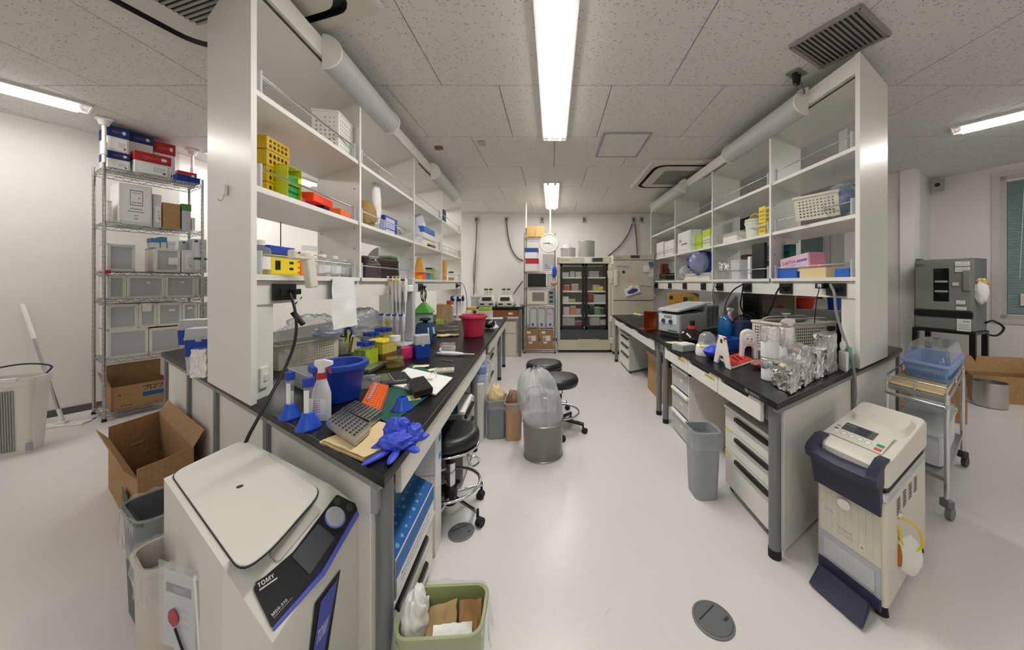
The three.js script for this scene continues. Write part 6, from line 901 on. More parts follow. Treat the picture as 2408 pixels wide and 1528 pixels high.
  { const e = E(1239, 1303, 0.02), y = lv[2] + 0.001, h = hAt(680, e.d) - y, o = T('microwave_oven', 'cream microwave oven with pale blue panel on the far rack', 'microwave', on(e, y)); part(o, 'case', rbox(e.w, h, 0.36, 0, 0, -0.18, 0.01), M.cream); part(o, 'door', rbox(e.w * 0.76, h * 0.94, 0.02, -e.w * 0.11, h * 0.03, 0.006, 0.006), M.cream); part(o, 'window', rbox(e.w * 0.44, h * 0.56, 0.004, -e.w * 0.08, h * 0.24, 0.016, 0.002), col(0x8a8478, 0.3)); part(o, 'control_panel', rbox(e.w * 0.22, h * 0.94, 0.02, e.w * 0.385, h * 0.03, 0.006, 0.006), M.bluegrey); each(o, 'button', [0.75, 0.48, 0.2].map((k) => rbox(0.07, 0.05, 0.006, e.w * 0.39, h * k - 0.02, 0.016, 0.002)), M.darkGrey); }
  [['left', 1254], ['middle', 1274], ['right', 1294]].forEach(([k, px], i) => { const p = deep(px, Z + 0.12), o = T('water_jug', k + ' white plastic jug with blue tap on the far rack', 'jug', { x: p.x, y: lv[1] + 0.001, z: p.z }, 0, 'white jugs on the far rack'); const h = hAt(724, Z + 0.1) - lv[1]; part(o, 'body', loft([ring(0.14, 0.2, 0.03, 0), ring(0.15, 0.21, 0.035, 0.01), ring(0.15, 0.21, 0.035, h * 0.88), ring(0.12, 0.16, 0.05, h), ring(0.03, 0.03, 0.014, h + 0.005)]), M.milky); part(o, 'contents', rbox(0.135, h * 0.38, 0.19, 0, 0.006, 0, 0.02), col(0xd6d8da, 0.5)); part(o, 'tap', turn(cyl(0.02, 0.02, 0.03, 0, 0, 0, 14), Math.PI / 2, 0, 0, 0, 0.05, 0.1), M.blue); if (i === 2) part(o, 'pink_label', rbox(0.09, 0.035, 0.002, 0, h * 0.66, 0.106, 0.0005), col(0xf09ab4, 0.7)); });
  C('left brown carton on the lowest shelf of the far rack', 1235, 1267, 774, 0, 0.3, M.cardboard, { face: { m: lab, w: 0.96, h: 0.96 }, group: 'brown cartons at the far rack foot', e: 0.02 }); C('right brown carton on the lowest shelf of the far rack', 1270, 1301, 774, 0, 0.3, M.cardboard, { face: { m: lab, w: 0.96, h: 0.96 }, group: 'brown cartons at the far rack foot', e: 0.02 });
  one('rubber_glove', 'blue rubber glove hanging on the far rack corner', 'glove', lump(0.035, 0.09, 0.03, 0.25, 2.3, 20, 51), col(0x1f55c8, 0.5), { x: deep(1304, Z - 0.05).x, y: hAt(654, Z), z: -Z + 0.06 });
  one('folded_cloth', 'small tan cloth hanging beside the silver microwave', 'cloth', lump(0.06, 0.04, 0.05, 0.2, 2.2, 16, 52), M.tan, { x: deep(1303, Z - 0.03).x, y: hAt(672, Z), z: -Z + 0.07 });
}
{ // wall clock hung in front of the rack post
  const Z = 6.1, p = deep(1291, Z), o = T('wall_clock', 'round white wall clock hanging above the ovens', 'clock', { x: p.x, y: hAt(572, Z), z: -Z }); const r = 22.5 * Z / FOC;
  part(o, 'case', turn(lathe([[0, 0], [r, 0], [r, 0.03], [r * 0.96, 0.045], [r * 0.9, 0.04], [r * 0.88, 0.032], [0, 0.032]], 48), Math.PI / 2), M.white); const f = turn(new THREE.CircleGeometry(r * 0.87, 40), 0, 0, 0, 0, 0, 0.034); f.userData.uv = true;
  part(o, 'dial', f, print(1, 1, 256, (x, w) => { fill(x, '#f3f2ee', 0, 0, w, w); for (let i = 1; i <= 12; i++) { const a = i * Math.PI / 6; text(x, String(i), w / 2 + Math.sin(a) * w * 0.37, w / 2 - Math.cos(a) * w * 0.37 + 9, 24, '#9a9a98', '', 'center'); } for (let i = 0; i < 60; i++) { const a = i * Math.PI / 30; fill(x, '#bbb', w / 2 + Math.sin(a) * w * 0.46, w / 2 - Math.cos(a) * w * 0.46, 2, 2); } }, 0.5));
  part(o, 'minute_hand', turn(box(r * 0.62, 0.007, 0.003, -r * 0.28, 0, 0), 0, 0, 0.06, 0, 0, 0.038), M.black); part(o, 'hour_hand', turn(box(r * 0.42, 0.01, 0.003, r * 0.17, 0, 0), 0, 0, -0.35, 0, 0, 0.041), col(0xb9b9b6, 0.5)); part(o, 'hub', turn(cyl(0.008, 0.008, 0.012), Math.PI / 2, 0, 0, 0, 0, 0.036), M.black);
}
{ // thermal cycler table at the far left
  const Z = 5.9, xl = deep(1120, Z).x, xr = deep(1226, Z).x, yT = hAt(722, Z), w = xr - xl, o = T('side_table', 'dark-topped table with brown drawer and cream cabinets', 'table', { x: (xl + xr) / 2, y: 0, z: -Z });
  part(o, 'table_top', rbox(w, 0.04, 0.7, 0, yT - 0.04, -0.35, 0.006), M.black); each(o, 'leg', [[w / 2 - 0.03, -0.04], [w / 2 - 0.03, -0.64], [-w / 2 + 0.03, -0.64]].map(([x, z]) => rbox(0.05, yT - 0.042, 0.05, x, 0.001, z, 0.004)), M.greyMetal);
  const dw = part(o, 'drawer', rbox(0.5, hAt(729, Z) - hAt(745, Z), 0.4, w / 2 - 0.32, hAt(745, Z), -0.22, 0.006), col(0x9a6136, 0.55)); part(dw, 'drawer_label', rbox(0.08, 0.04, 0.003, w / 2 - 0.2, hAt(740, Z), -0.018, 0.001), M.paper);
  const cb = part(o, 'cabinet', rbox(0.36, hAt(756, Z) - 0.01, 0.5, w / 2 - 0.28, 0.005, -0.3, 0.008), M.cream); part(cb, 'door_seam', box(0.34, 0.006, 0.004, w / 2 - 0.28, hAt(785, Z), -0.05), M.darkGrey); each(cb, 'handle', [767, 811].map((py) => rbox(0.08, 0.018, 0.02, w / 2 - 0.38, hAt(py, Z), -0.04, 0.004)), col(0xb9b4a2, 0.4));  // the dark bar on the cabinet paints the shaded gap between its doors
  for (const [k, px] of [['left', 1148], ['right', 1190]]) { const p = deep(px, Z + 0.2), c = T('thermal_cycler', k + ' cream thermal cycler with two green-topped levers', 'lab device', { x: p.x, y: yT + 0.001, z: p.z }, 0, 'thermal cyclers at the far end'), cw = 0.32; part(c, 'body', loft([ring(cw * 0.92, 0.3, 0.03, 0), ring(cw, 0.32, 0.04, 0.03), ring(cw, 0.32, 0.04, 0.1), ring(cw * 0.7, 0.2, 0.03, 0.2), ring(cw * 0.66, 0.18, 0.03, 0.21)]), M.cream); part(c, 'display', turn(rbox(0.17, 0.075, 0.006, 0, 0, 0, 0.002), -0.54, 0, 0, 0, 0.112, 0.16), M.screen); each(c, 'lever', [-0.045, 0.045].map((x) => rbox(0.06, 0.11, 0.08, x, 0.2, -0.02, 0.012)), M.cream); each(c, 'lever_cap', [-0.045, 0.045].map((x) => rbox(0.064, 0.035, 0.084, x, 0.3, -0.02, 0.012)), col(0x1f6b3c, 0.45)); each(c, 'vent', [-0.08, 0.08].map((x) => rbox(0.08, 0.03, 0.006, x, 0.035, 0.16, 0.002)), M.darkGrey); }
  one('usb_reader', 'small white card device on the far table corner', 'device', [rbox(0.045, 0.16, 0.05, 0, 0.02, 0, 0.006), rbox(0.09, 0.022, 0.09, 0, 0, 0, 0.006)], M.white, { x: deep(1218, Z + 0.1).x, y: yT + 0.001, z: -Z - 0.1 });
  { const p = deep(1111, Z - 0.25); const o2 = T('gel_device', 'gray transparent gel apparatus left of the thermal cyclers', 'lab device', { x: p.x, y: yT + 0.001, z: -Z - 0.2 }); part(o2, 'tank', tub(0.24, 0.18, 0.16, 0.02, 0.004, 1.0, 0.006), M.milky); part(o2, 'lid', rbox(0.25, 0.03, 0.19, 0, 0.162, 0, 0.008), M.frosted); }
}
// sockets and cables high on the far wall
{
  const W = FARZ - 0.01, sock = (px, label) => { const o = T('wall_socket', label, 'socket', { x: deep(px, W).x, y: hAt(517, W), z: -W }, 0, 'sockets below the ceiling on the far wall'); part(o, 'box', rbox(0.07, 0.13, 0.05, 0, -0.065, 0.02, 0.005), M.trayGrey); part(o, 'hole', rbox(0.035, 0.06, 0.006, 0, -0.03, 0.046, 0.002), M.darkGrey); };
  [[1121, 'ceiling-height gray socket nearest the left shelf unit'], [1191, 'ceiling-height gray socket with a sagging cable to the rack'], [1275, 'ceiling-height gray socket above the far rack'], [1373, 'ceiling-height gray socket above the refrigerator'], [1489, 'ceiling-height gray socket feeding two freezer cables'], [1508, 'ceiling-height gray socket nearest the right shelf unit']].forEach(([a, b]) => sock(a, b));
  const cw = (label, pts, m = col(0x6e6c6a, 0.6), r = 0.012) => cord('wall_cable', label, pts.map(([px, py, e = 0.03]) => [deep(px, W - e).x, hAt(py, W - e), -(W - e)]), r, m, 40);
  cw('long gray cable hanging straight down the far wall', [[1121, 524], [1119, 580], [1117, 630], [1114, 680], [1114, 700, 0.3]]); cw('second gray cable twisted beside the long one', [[1122, 524], [1120, 570], [1113, 640], [1116, 690]], col(0x8a8886, 0.6), 0.009);
  cw('gray cable sagging from socket to the wire rack', [[1191, 524], [1196, 560], [1205, 590], [1218, 607], [1230, 613]], col(0x5e5d5c, 0.6), 0.015); cw('gray cable rising from the thermal cyclers', [[1208, 690], [1218, 675], [1229, 661]], col(0x5e5d5c, 0.6), 0.012);
  cw('gray cable curving down to the refrigerator', [[1487, 526], [1478, 548], [1460, 575], [1442, 592], [1430, 602]], col(0x6a6866, 0.6), 0.014); cw('gray cable dropping straight behind the freezer', [[1493, 526], [1496, 555], [1499, 598]], col(0x6a6866, 0.6), 0.013);
}
// ---------- under and beside the left bench ----------
function pedestal(label, x0, d0, d1, dep, h, side, o = {}) {        // drawer pedestal whose front faces the aisle; side: -1 left bench, 1 right bench
  const t = T('drawer_pedestal', label, 'drawer unit', { x: 0, z: 0 }), w = d1 - d0, m = o.m || M.melamine, n = o.split || [0.46, 0.74, 1];
  const f = side < 0 ? frame4([x0, d0], [x0 - 0.06 * w, d1], [x0 - 0.06 * w - dep, d1 + 0.62 * dep]) : frame4([x0, d1], [x0, d0], [x0 + dep, d0 + 0.65 * dep]);
  part(t, 'carcass', f.block(0, 1, 0.05, 1, 0.045, h - 0.02, 0.004), m);
  if (!o.plain) part(t, 'top', f.block(-0.005, 1.005, -0.03, 1.01, h - 0.018, h, 0.008), M.white);
  let y = 0.05; n.forEach((k) => { const y1 = 0.05 + (h - 0.075) * k, d = part(t, 'drawer', f.block(0.005, 0.995, 0, 0.045, y + 0.002, y1 - 0.002, 0.003), m); part(d, 'handle', f.block(side < 0 ? 0.1 : 0.26, side < 0 ? 0.78 : 0.95, -0.045, 0.002, y1 - 0.036, y1 - 0.012, 0.006), M.black, 'black bar handle'); y = y1; });
  each(t, 'castor', [[0.1, 0.1], [0.9, 0.1], [0.1, 0.9], [0.9, 0.9]].map(([u, v]) => { const p = f.world(u, v, 0); return turn(cyl(0.022, 0.022, 0.02, 0, 0, 0, 14), 0, 0, Math.PI / 2, p[0] + 0.01, 0.022, p[2]); }), M.rubber);
  t.f = f; return t;
}
pedestal('white drawer pedestal under the near end of left bench', -0.53, 1.05, 1.5, 0.4, 0.3, -1, { split: [0.5, 1] });
{ // boxes on that pedestal
  const m = print(1.35, 1, 256, (x, w, h) => { const g = x.createLinearGradient(0, 0, 0, h); g.addColorStop(0, '#2f86c8'); g.addColorStop(0.45, '#bfe0f2'); g.addColorStop(0.7, '#2f7fca'); g.addColorStop(1, '#1d5da8'); x.fillStyle = g; x.fillRect(0, 0, w, h); text(x, 'MMT', w * 0.44, h * 0.46, 22, '#b5332e'); scrib(x, w * 0.2, h * 0.4, w * 0.2, 2, 14, '#2a3f6a'); for (let i = 0; i < 26; i++) { x.fillStyle = 'rgba(230,245,255,0.5)'; x.beginPath(); x.arc(w * ((i * 37 % 100) / 100), h * (0.55 + (i * 53 % 40) / 100), 3 + (i % 4), 0, 7); x.fill(); } });
  const m2 = print(1.35, 0.6, 256, (x, w, h) => { fill(x, '#2c6fb6', 0, 0, w, h * 0.5); fill(x, '#e9e9ea', 0, h * 0.5, w, h * 0.5); text(x, 'Nippon Genetics Co., Ltd', w * 0.1, h * 0.72, 17, '#444', ''); text(x, 'http://www.n-genetics.com', w * 0.1, h * 0.88, 15, '#555', ''); });
  const f = frame4([-0.52, 1.07], [-0.545, 1.48], [-0.845, 1.666]), o = T('glove_carton', 'glossy sky-blue carton with bubbles on the near pedestal', 'box', { x: 0, z: 0 }); part(o, 'body', f.block(0, 1, 0, 1, 0.302, 0.43, 0.003), col(0xe4e6e8, 0.4)); part(o, 'front_print', f.quad(0.01, 0.99, 0.306, 0.426, 'v', 0.002), m2); part(o, 'top_print', topQuad(f, 0.01, 0.99, 0.01, 0.99, 0.431), m);
  const q = T('glove_carton', 'white carton with blue-green squares behind the blue carton', 'box', { x: -0.58, y: 0.402, z: -1.64 }, Math.PI / 2 + 0.06); part(q, 'body', rbox(0.1, 0.2, 0.1, 0, 0, -0.05, 0.003), col(0xe6e8ee, 0.5)); each(q, 'print', [0.05, 0.14].map((y) => rbox(0.03, 0.03, 0.002, 0.02, y, 0.001, 0.0005)), col(0x3f9fc0, 0.5)); part(q, 'edge', rbox(0.008, 0.2, 0.101, 0.05, 0, -0.05, 0.002), col(0x5a55b5, 0.5));
  carton('cream low carton filling the pedestal top under white carton', { x: -0.58, z: -1.64, w: 0.1, ry: Math.PI / 2 + 0.06 }, 0.0, 0.4, 0.1, M.melamine, { name: 'cabinet_block', cat: 'cabinet' });
}
pedestal('gray-white drawer pedestal behind the black stool', -0.59, 2.12, 2.53, 0.45, 0.5, -1, { m: col(0xc9c6bf, 0.45), plain: true });
{
  const y = 0.502; one('paper_stack', 'stack of white papers on the pedestal behind stool', 'paper', rbox(0.3, 0.02, 0.34, 0, 0, 0, 0.003), M.paper, { x: -0.74, y: y - 0.012, z: -2.26 }, 0.1);
  one('notebook', 'dark green hardcover notebook on the white papers', 'notebook', turn(rbox(0.2, 0.02, 0.26, 0, 0, 0, 0.003), 0, 0.3, 0), M.teal, { x: -0.74, y: y + 0.009, z: -2.16 }, 0);
  { const o = T('plastic_box', 'clear bag holding blue and white boxes on the pedestal', 'bag', { x: -0.71, y: y - 0.005, z: -2.86 }, 0.2); part(o, 'blue_box', rbox(0.24, 0.06, 0.2, 0, 0.07, 0, 0.004), col(0x5f7fc8, 0.5)); part(o, 'white_box', rbox(0.24, 0.06, 0.2, 0, 0.005, 0, 0.004), col(0xb9cbe6, 0.5)); part(o, 'bag', dented(0.3, 0.19, 0.26, 0.014, 10, 14, 3), M.film); }
  carton('white cabinet block carrying the clear bag', { x: -0.6, z: -2.9, w: 0.34, ry: Math.PI / 2 + 0.06 }, 0, 0.494, 0.24, M.melamine, { name: 'cabinet_block', cat: 'cabinet' });
}
pedestal('far white drawer pedestal under the left bench', -0.72, 3.5, 4.2, 0.45, 0.52, -1, { split: [0.5, 1] });
one('paper_bag', 'brown paper bag tucked beside the far left pedestal', 'bag', dented(0.26, 0.4, 0.3, 0.02, 8, 9, 5), M.cardboard, { x: -0.84, y: 0, z: -3.15 }, 0.2);
one('film_bag', 'white plastic bag hanging at the far left bench end', 'bag', lump(0.09, 0.14, 0.12, 0.2, 2.2, 24, 61), M.paper, { x: -0.78, y: 0.53, z: -4.05 }, 0);
function stool(label, x, z, seatH, r, o = {}) {
  const t = T('lab_stool', label, 'stool', { x, y: 0, z }, o.ry || 0, 'black lab stools');
  part(t, 'seat', lathe([[0, seatH - 0.08], [r * 0.94, seatH - 0.08], [r, seatH - 0.055], [r, seatH - 0.03], [r * 0.93, seatH - 0.006], [r * 0.75, seatH], [0, seatH + 0.002]], 48), M.leather);
  if (!o.black) part(t, 'seat_ring', new THREE.TorusGeometry(r * 0.97, 0.008, 8, 48).rotateX(Math.PI / 2).translate(0, seatH - 0.085, 0), M.chrome);
  part(t, 'column', [cyl(0.014, 0.014, seatH - 0.26, 0, 0.18, 0, 16)], M.chrome); part(t, 'gas_sleeve', cyl(0.025, 0.025, 0.2, 0, 0.1, 0, 18), o.black ? M.black : M.chrome); part(t, 'collar', cyl(0.03, 0.028, 0.025, 0, 0.3, 0, 18), M.black); part(t, 'hub', cyl(0.035, 0.04, 0.1, 0, 0.06, 0, 18), M.black);
  for (let i = 0; i < 5; i++) { const a = i * 1.2566 + (o.a || 0), c = Math.cos(a), s = Math.sin(a), R = r * 1.25; const l = part(t, 'leg', [rod([c * 0.03, 0.105, s * 0.03], [c * R, 0.075, s * R], o.black ? 0.016 : 0.011, 10)], o.black ? M.black : M.chrome); part(l, 'castor', [turn(cyl(0.024, 0.024, 0.034, 0, 0, 0, 16), Math.PI / 2, a + 0.6, 0, c * R, 0.024, s * R), cyl(0.008, 0.008, 0.05, c * R, 0.04, s * R, 8)], M.rubber); }
  if (!o.black || o.ring) part(t, 'foot_ring', new THREE.TorusGeometry(r * 1.02, 0.009, 8, 48).rotateX(Math.PI / 2).translate(0, 0.17, 0), M.chrome);
  if (!o.black) part(t, 'lever', tube([[r * 0.7, seatH - 0.09, 0.05], [r * 0.8, seatH - 0.1, 0.1], [r * 1.05, seatH - 0.11, 0.1], [r * 1.1, seatH - 0.16, 0.06], [r * 0.85, seatH - 0.19, 0.05], [r * 0.72, seatH - 0.15, 0.05], [r * 0.7, seatH - 0.09, 0.05]], 0.006, 40), M.chrome);
  return t;
}
stool('black round stool with chrome foot ring at left bench', -0.6, -1.9, 0.49, 0.165, { a: 0.5 });
stool('rear black round stool standing in the aisle', -0.095, -3.5, 0.5, 0.195, { a: 0.2 });
stool('black stool half hidden behind the white bag', 0.055, -2.97, 0.5, 0.18, { a: 0.25, black: true, ring: true });
function bin(label, px, py, wpx, hpx, d, m, ry = 0, o = {}) {
  const p = at(px, py, 0), t = T('waste_bin', label, 'bin', on(p, 0), ry, o.group), w = wpx * p.s, h = hpx * p.s; part(t, 'bin', tub(w, d, h, Math.min(0.035, w * 0.2), 0.004, o.k || 1.14, 0.005), m); if (o.liner) linerBag(t, w * 1.02, d * 1.02, h, o.liner, 0.02, M.film, px); return { t, p, w, h };
}
{
  const b1 = bin('gray slim bin with clear liner beside the tan bin', 1168, 1022, 46, 88, 0.2, col(0x8c8f91, 0.5), 0.15, { liner: 0.07 });
  one('paper_towel', 'crumpled tan paper towels in the gray slim bin', 'paper towel', lump(0.06, 0.1, 0.07, 0.25, 2.4, 22, 71), M.kraft, { x: b1.p.x, y: b1.h - 0.14, z: b1.p.z });
  const b2 = bin('tan slim bin between the gray bin and mesh bin', 1208, 1026, 40, 86, 0.19, col(0xc59f7c, 0.5), 0.1, { liner: 0.06 });
  one('film_bag', 'brown crinkled film in the tan slim bin', 'wrapper', lump(0.055, 0.09, 0.065, 0.22, 2.4, 22, 73), col(0x8a6a55, 0.45), { x: b2.p.x, y: b2.h - 0.13, z: b2.p.z });
}
{ // mesh bin with a large translucent bag
  const p = at(1277, 1066, 0), o = T('mesh_bin', 'gray wire-mesh bin holding a tall translucent bag', 'bin', on(p, 0)), r = 0.158, h = 0.27;
  part(o, 'mesh_wall', lathe([[r * 0.94, 0.004], [r, h]], 40), std(0xb4b0a9, 0.3, { transmission: 0.68, thickness: 0 })); part(o, 'rim', new THREE.TorusGeometry(r, 0.006, 8, 44).rotateX(Math.PI / 2).translate(0, h, 0), M.steel); part(o, 'floor', cyl(r * 0.93, r * 0.94, 0.006, 0, 0, 0, 36), M.steel); part(o, 'base_ring', new THREE.TorusGeometry(r * 0.945, 0.005, 8, 44).rotateX(Math.PI / 2).translate(0, 0.006, 0), M.steel);
  const n = 56, prof = [[0.3, 0.02, 0], [0.62, 0.1, 0.15], [0.86, h - 0.02, 0.2], [1.0, h + 0.03, 0.25], [1.08, h + 0.12, 0.3], [1.06, h + 0.2, 0.35], [0.95, h + 0.3, 0.4], [0.7, h + 0.36, 0.5], [0.28, h + 0.4, 0.5]];
  const rings = prof.map(([k, y, a]) => Array.from({ length: n }, (_, i) => { const t = i / n * 2 * Math.PI, j = 1 + a * 0.5 * noise.noise(Math.cos(t) * 2.2, Math.sin(t) * 2.2, y * 3 + 4) + a * 0.18 * noise.noise(Math.cos(t) * 6, Math.sin(t) * 6, y * 2); const sh = -0.05 * Math.max(0, y - h) / 0.3; return [r * k * j * Math.cos(t) + sh, y + a * 0.06 * noise.noise(Math.cos(t) * 3, Math.sin(t) * 3, 9), r * k * j * Math.sin(t)]; }));
  one('waste_bag', 'billowing translucent white bag standing in the mesh bin', 'bag', loft(rings, false, false), std(0xf4f6f7, 0.35, { transmission: 0.72, thickness: 0 }), on(p, 0.004));
}
{ // green bin at the bottom edge
  const p = at(1045, 1432, 0.3), o = T('waste_bin', 'sage green bin with clear liner at the bottom edge', 'bin', on(p, 0), 0.05); part(o, 'bin', tub(0.255, 0.165, 0.3, 0.04, 0.004, 1.12, 0.006), M.sage); linerBag(o, 0.265, 0.175, 0.3, 0.12, 0.016, M.film, 5);
  const pl = (label, m, dx, dz, w, d, rx, rz, y, s) => one('paper_scrap', label, 'paper', turn(sheet(w, d, 0.0015, 0.014, 3.2, 12, s), rx, 0, rz), m, { x: p.x + dx, y, z: p.z + dz }, 0.2);
  pl('large tan paper scrap in the green bin', col(0xb59a6c, 0.85), -0.03, 0.0, 0.15, 0.13, 0.5, 0.35, 0.22, 3); pl('upright tan folded paper at the right in green bin', col(0xb78a5e, 0.85), 0.085, -0.01, 0.07, 0.15, 1.1, 0.2, 0.23, 6); pl('white tissue sheet at the front of the green bin', M.paper, 0.035, 0.045, 0.12, 0.09, 0.3, -0.2, 0.235, 8);
  one('paper_scrap', 'crumpled white tissue at the left in green bin', 'paper', lump(0.03, 0.07, 0.045, 0.3, 2.5, 24, 12), M.paper, { x: p.x - 0.09, y: 0.19, z: p.z + 0.01 });
  one('paper_scrap', 'wad of waste paper filling the green bin below', 'paper', lump(0.095, 0.1, 0.06, 0.12, 2, 22, 15), col(0xa89878, 0.9), { x: p.x, y: 0.02, z: p.z });
}
// floor outlets
for (const [px, py, wpx, lab] of [[1085, 1251, 60, 'round metal floor outlet beside the near stool'], [1677, 1457, 92, 'round metal floor outlet near the bottom right']]) { const p = at(px, py, 0), r = wpx / 2 * p.s, o = T('floor_outlet', lab, 'floor outlet', on(p, 0.0005), 0.6, 'round floor outlets'); part(o, 'ring', lathe([[r * 0.9, 0.006], [r, 0.003], [r, 0], [0, 0]], 48), col(0x77787a, 0.5)); part(o, 'cover', cyl(r * 0.9, r * 0.88, 0.007, 0, 0, 0, 48), col(0x6b6d6f, 0.4)); part(o, 'latch', [rbox(r * 1.3, 0.003, 0.004, 0, 0.007, -r * 0.35, 0.001), rbox(r * 0.3, 0.003, r * 0.12, r * 0.5, 0.007, r * 0.4, 0.001)], M.darkGrey); }
// ---------- ceiling fixtures ----------
function cassette(label, x, d, hx, hd, ry) {
  const o = T('ceiling_air_conditioner', label, 'air conditioner', { x, y: CEIL, z: -d }, ry, 'ceiling cassette air conditioners');
  const rg = (k, y, r) => ring(2 * hx * k, 2 * hd * k, r, y, 6);
  part(o, 'panel', loft([rg(1, -0.002, 0.04), rg(1, -0.03, 0.04), rg(0.97, -0.045, 0.05), rg(0.86, -0.045, 0.16)], true, false), col(0xd9d5ca, 0.5));
  part(o, 'air_slot', loft([rg(0.86, -0.044, 0.16), rg(0.84, -0.012, 0.16), rg(0.78, -0.012, 0.14), rg(0.77, -0.044, 0.14)], false, false), M.black);
  part(o, 'inner_panel', loft([rg(0.775, -0.046, 0.14), rg(0.52, -0.05, 0.05)], false, false), col(0xd9d5ca, 0.5));
  part(o, 'grille_back', box(hx * 1.06, 0.004, hd * 1.06, 0, -0.044, 0), M.darkGrey);
  const n = 22; each(o, 'grille_slat', Array.from({ length: n }, (_, i) => box(hx * 1.05, 0.008, hd * 0.022, 0, -0.054, hd * (-0.5 + i / (n - 1)))), col(0xa39f95, 0.5));
  return o;
}
cassette('large ceiling cassette above the left shelf unit', -1.83, 1.58, 0.75, 0.52, -0.28);
cassette('ceiling cassette beside the right shelf unit, farther off', 1.86, 4.78, 0.58, 0.6, 0);
{ // return air grille
  const o = T('ceiling_vent', 'square slatted ceiling vent above the right shelf unit', 'vent', { x: 1.875, y: CEIL, z: -2.12 }, 0.5); const w = 0.44, d = 0.36; part(o, 'frame', [box(w, 0.02, 0.02, 0, -0.022, -d / 2), box(w, 0.02, 0.02, 0, -0.022, d / 2), box(0.02, 0.02, d, -w / 2, -0.022, 0), box(0.02, 0.02, d, w / 2, -0.022, 0)], col(0x9a968f, 0.5)); part(o, 'back', box(w, 0.004, d, 0, -0.006, 0), col(0x4b4844, 0.7)); each(o, 'slat', Array.from({ length: 14 }, (_, i) => turn(new THREE.BoxGeometry(w - 0.02, 0.003, 0.016), 0.5, 0, 0, 0, -0.014, -d / 2 + 0.02 + i * (d - 0.04) / 13)), col(0xa09c95, 0.5));
}
{ const o = T('access_hatch', 'square access hatch with gray frame in the ceiling', 'hatch', { x: 0.8, y: CEIL, z: -3.76 }), w = 0.5, d = 0.64; part(o, 'frame', [box(w, 0.01, 0.028, 0, -0.012, -d / 2), box(w, 0.01, 0.028, 0, -0.012, d / 2), box(0.028, 0.01, d, -w / 2, -0.012, 0), box(0.028, 0.01, d, w / 2, -0.012, 0)], M.trayGrey); part(o, 'lid', box(w - 0.03, 0.006, d - 0.03, 0, -0.008, 0), M.panel); }
{ const p = at(1032, 345, CEIL); one('alarm_lamp', 'small brown ceiling box with reddish lamp', 'alarm', [rbox(0.09, 0.03, 0.05, 0, -0.032, 0, 0.005)], col(0x8a5a48, 0.5), on(p, CEIL)); const q = at(1133, 334, CEIL); one('smoke_sensor', 'small white ceiling box right of the reddish one', 'sensor', [rbox(0.08, 0.03, 0.07, 0, -0.032, 0, 0.005)], col(0xb9b5ae, 0.5), on(q, CEIL)); }
{ // ceiling socket with two plugs
  const p = at(1873, 172, CEIL), o = T('ceiling_socket', 'ceiling socket plate with two black plugs above the lamp', 'socket', on(p, CEIL), 0.5); part(o, 'plate', rbox(0.14, 0.008, 0.09, 0, -0.01, 0, 0.002), col(0x8a8f72, 0.5)); each(o, 'plug', [-0.025, 0.025].map((x) => cyl(0.013, 0.02, 0.07, x, -0.08, 0, 14)), M.black);
  const t = Rp(2.62, -0.02); for (const [k, dx] of [['left', -0.02], ['right', 0.025]]) cord('lamp_cable', k + ' gray cable from ceiling plugs to the shelf lamp', [[p.x + dx * 0.9, CEIL - 0.075, p.z + dx * 0.5], [p.x + dx * 1.1 + 0.01, CEIL - 0.13, p.z + 0.02], [t[0] + dx * 2 - 0.01, 2.84, -t[1] + 0.03]], 0.006, col(0x6d6c6a, 0.5), 20);
}
// ---------- right side of the room ----------
// frame over a four-cornered plan: u along the front, v away from it
function frame4(FL, FRt, BR) { const P = (u, v, h) => [FL[0] + (FRt[0] - FL[0]) * u + (BR[0] - FRt[0]) * v, FL[1] + (FRt[1] - FL[1]) * u + (BR[1] - FRt[1]) * v, h]; const C = (u0, u1, v0, v1, h) => [P(u0, v0, h), P(u1, v0, h), P(u1, v1, h), P(u0, v1, h)];
  return { P, C, W: Math.hypot(FRt[0] - FL[0], FRt[1] - FL[1]), D: Math.hypot(BR[0] - FRt[0], BR[1] - FRt[1]), world: (u, v, h) => { const p = P(u, v, h); return [p[0], p[2], -p[1]]; },
    block: (u0, u1, v0, v1, h0, h1, r = 0.01, b = 0.004) => { const a = C(u0, u1, v0, v1, 0), at_ = (h, k) => inset(a, k).map((p) => [p[0], p[1], h]); const k = b / Math.max(0.02, Math.min(Math.hypot(a[0][0] - a[1][0], a[0][1] - a[1][1]), Math.hypot(a[1][0] - a[2][0], a[1][1] - a[2][1]))); return loft([pring(at_(h0, k), r), pring(at_(h0 + b, 0), r), pring(at_(h1 - b, 0), r), pring(at_(h1, k), r)]); },
    // upright quad on the front (v = 0) or on the right side (u = 1), for prints
    quad: (a0, a1, h0, h1, side, off = 0.002) => { const q = (a, h) => { const p = side === 'u' ? P(1, a, h) : P(a, 0, h); const n = side === 'u' ? [(FRt[0] - FL[0]), (FRt[1] - FL[1])] : [-(BR[0] - FRt[0]), -(BR[1] - FRt[1])], L = Math.hypot(...n); return [p[0] + n[0] / L * off, h, -(p[1] + n[1] / L * off)]; }; const A = q(a0, h0), B = q(a1, h0), Cc = q(a1, h1), D = q(a0, h1), g = new THREE.BufferGeometry(); g.setAttribute('position', new THREE.Float32BufferAttribute([...A, ...B, ...Cc, ...A, ...Cc, ...D], 3)); g.setAttribute('uv', new THREE.Float32BufferAttribute([0, 0, 1, 0, 1, 1, 0, 0, 1, 1, 0, 1], 2)); g.computeVertexNormals(); g.userData.uv = true; return g; } };
}
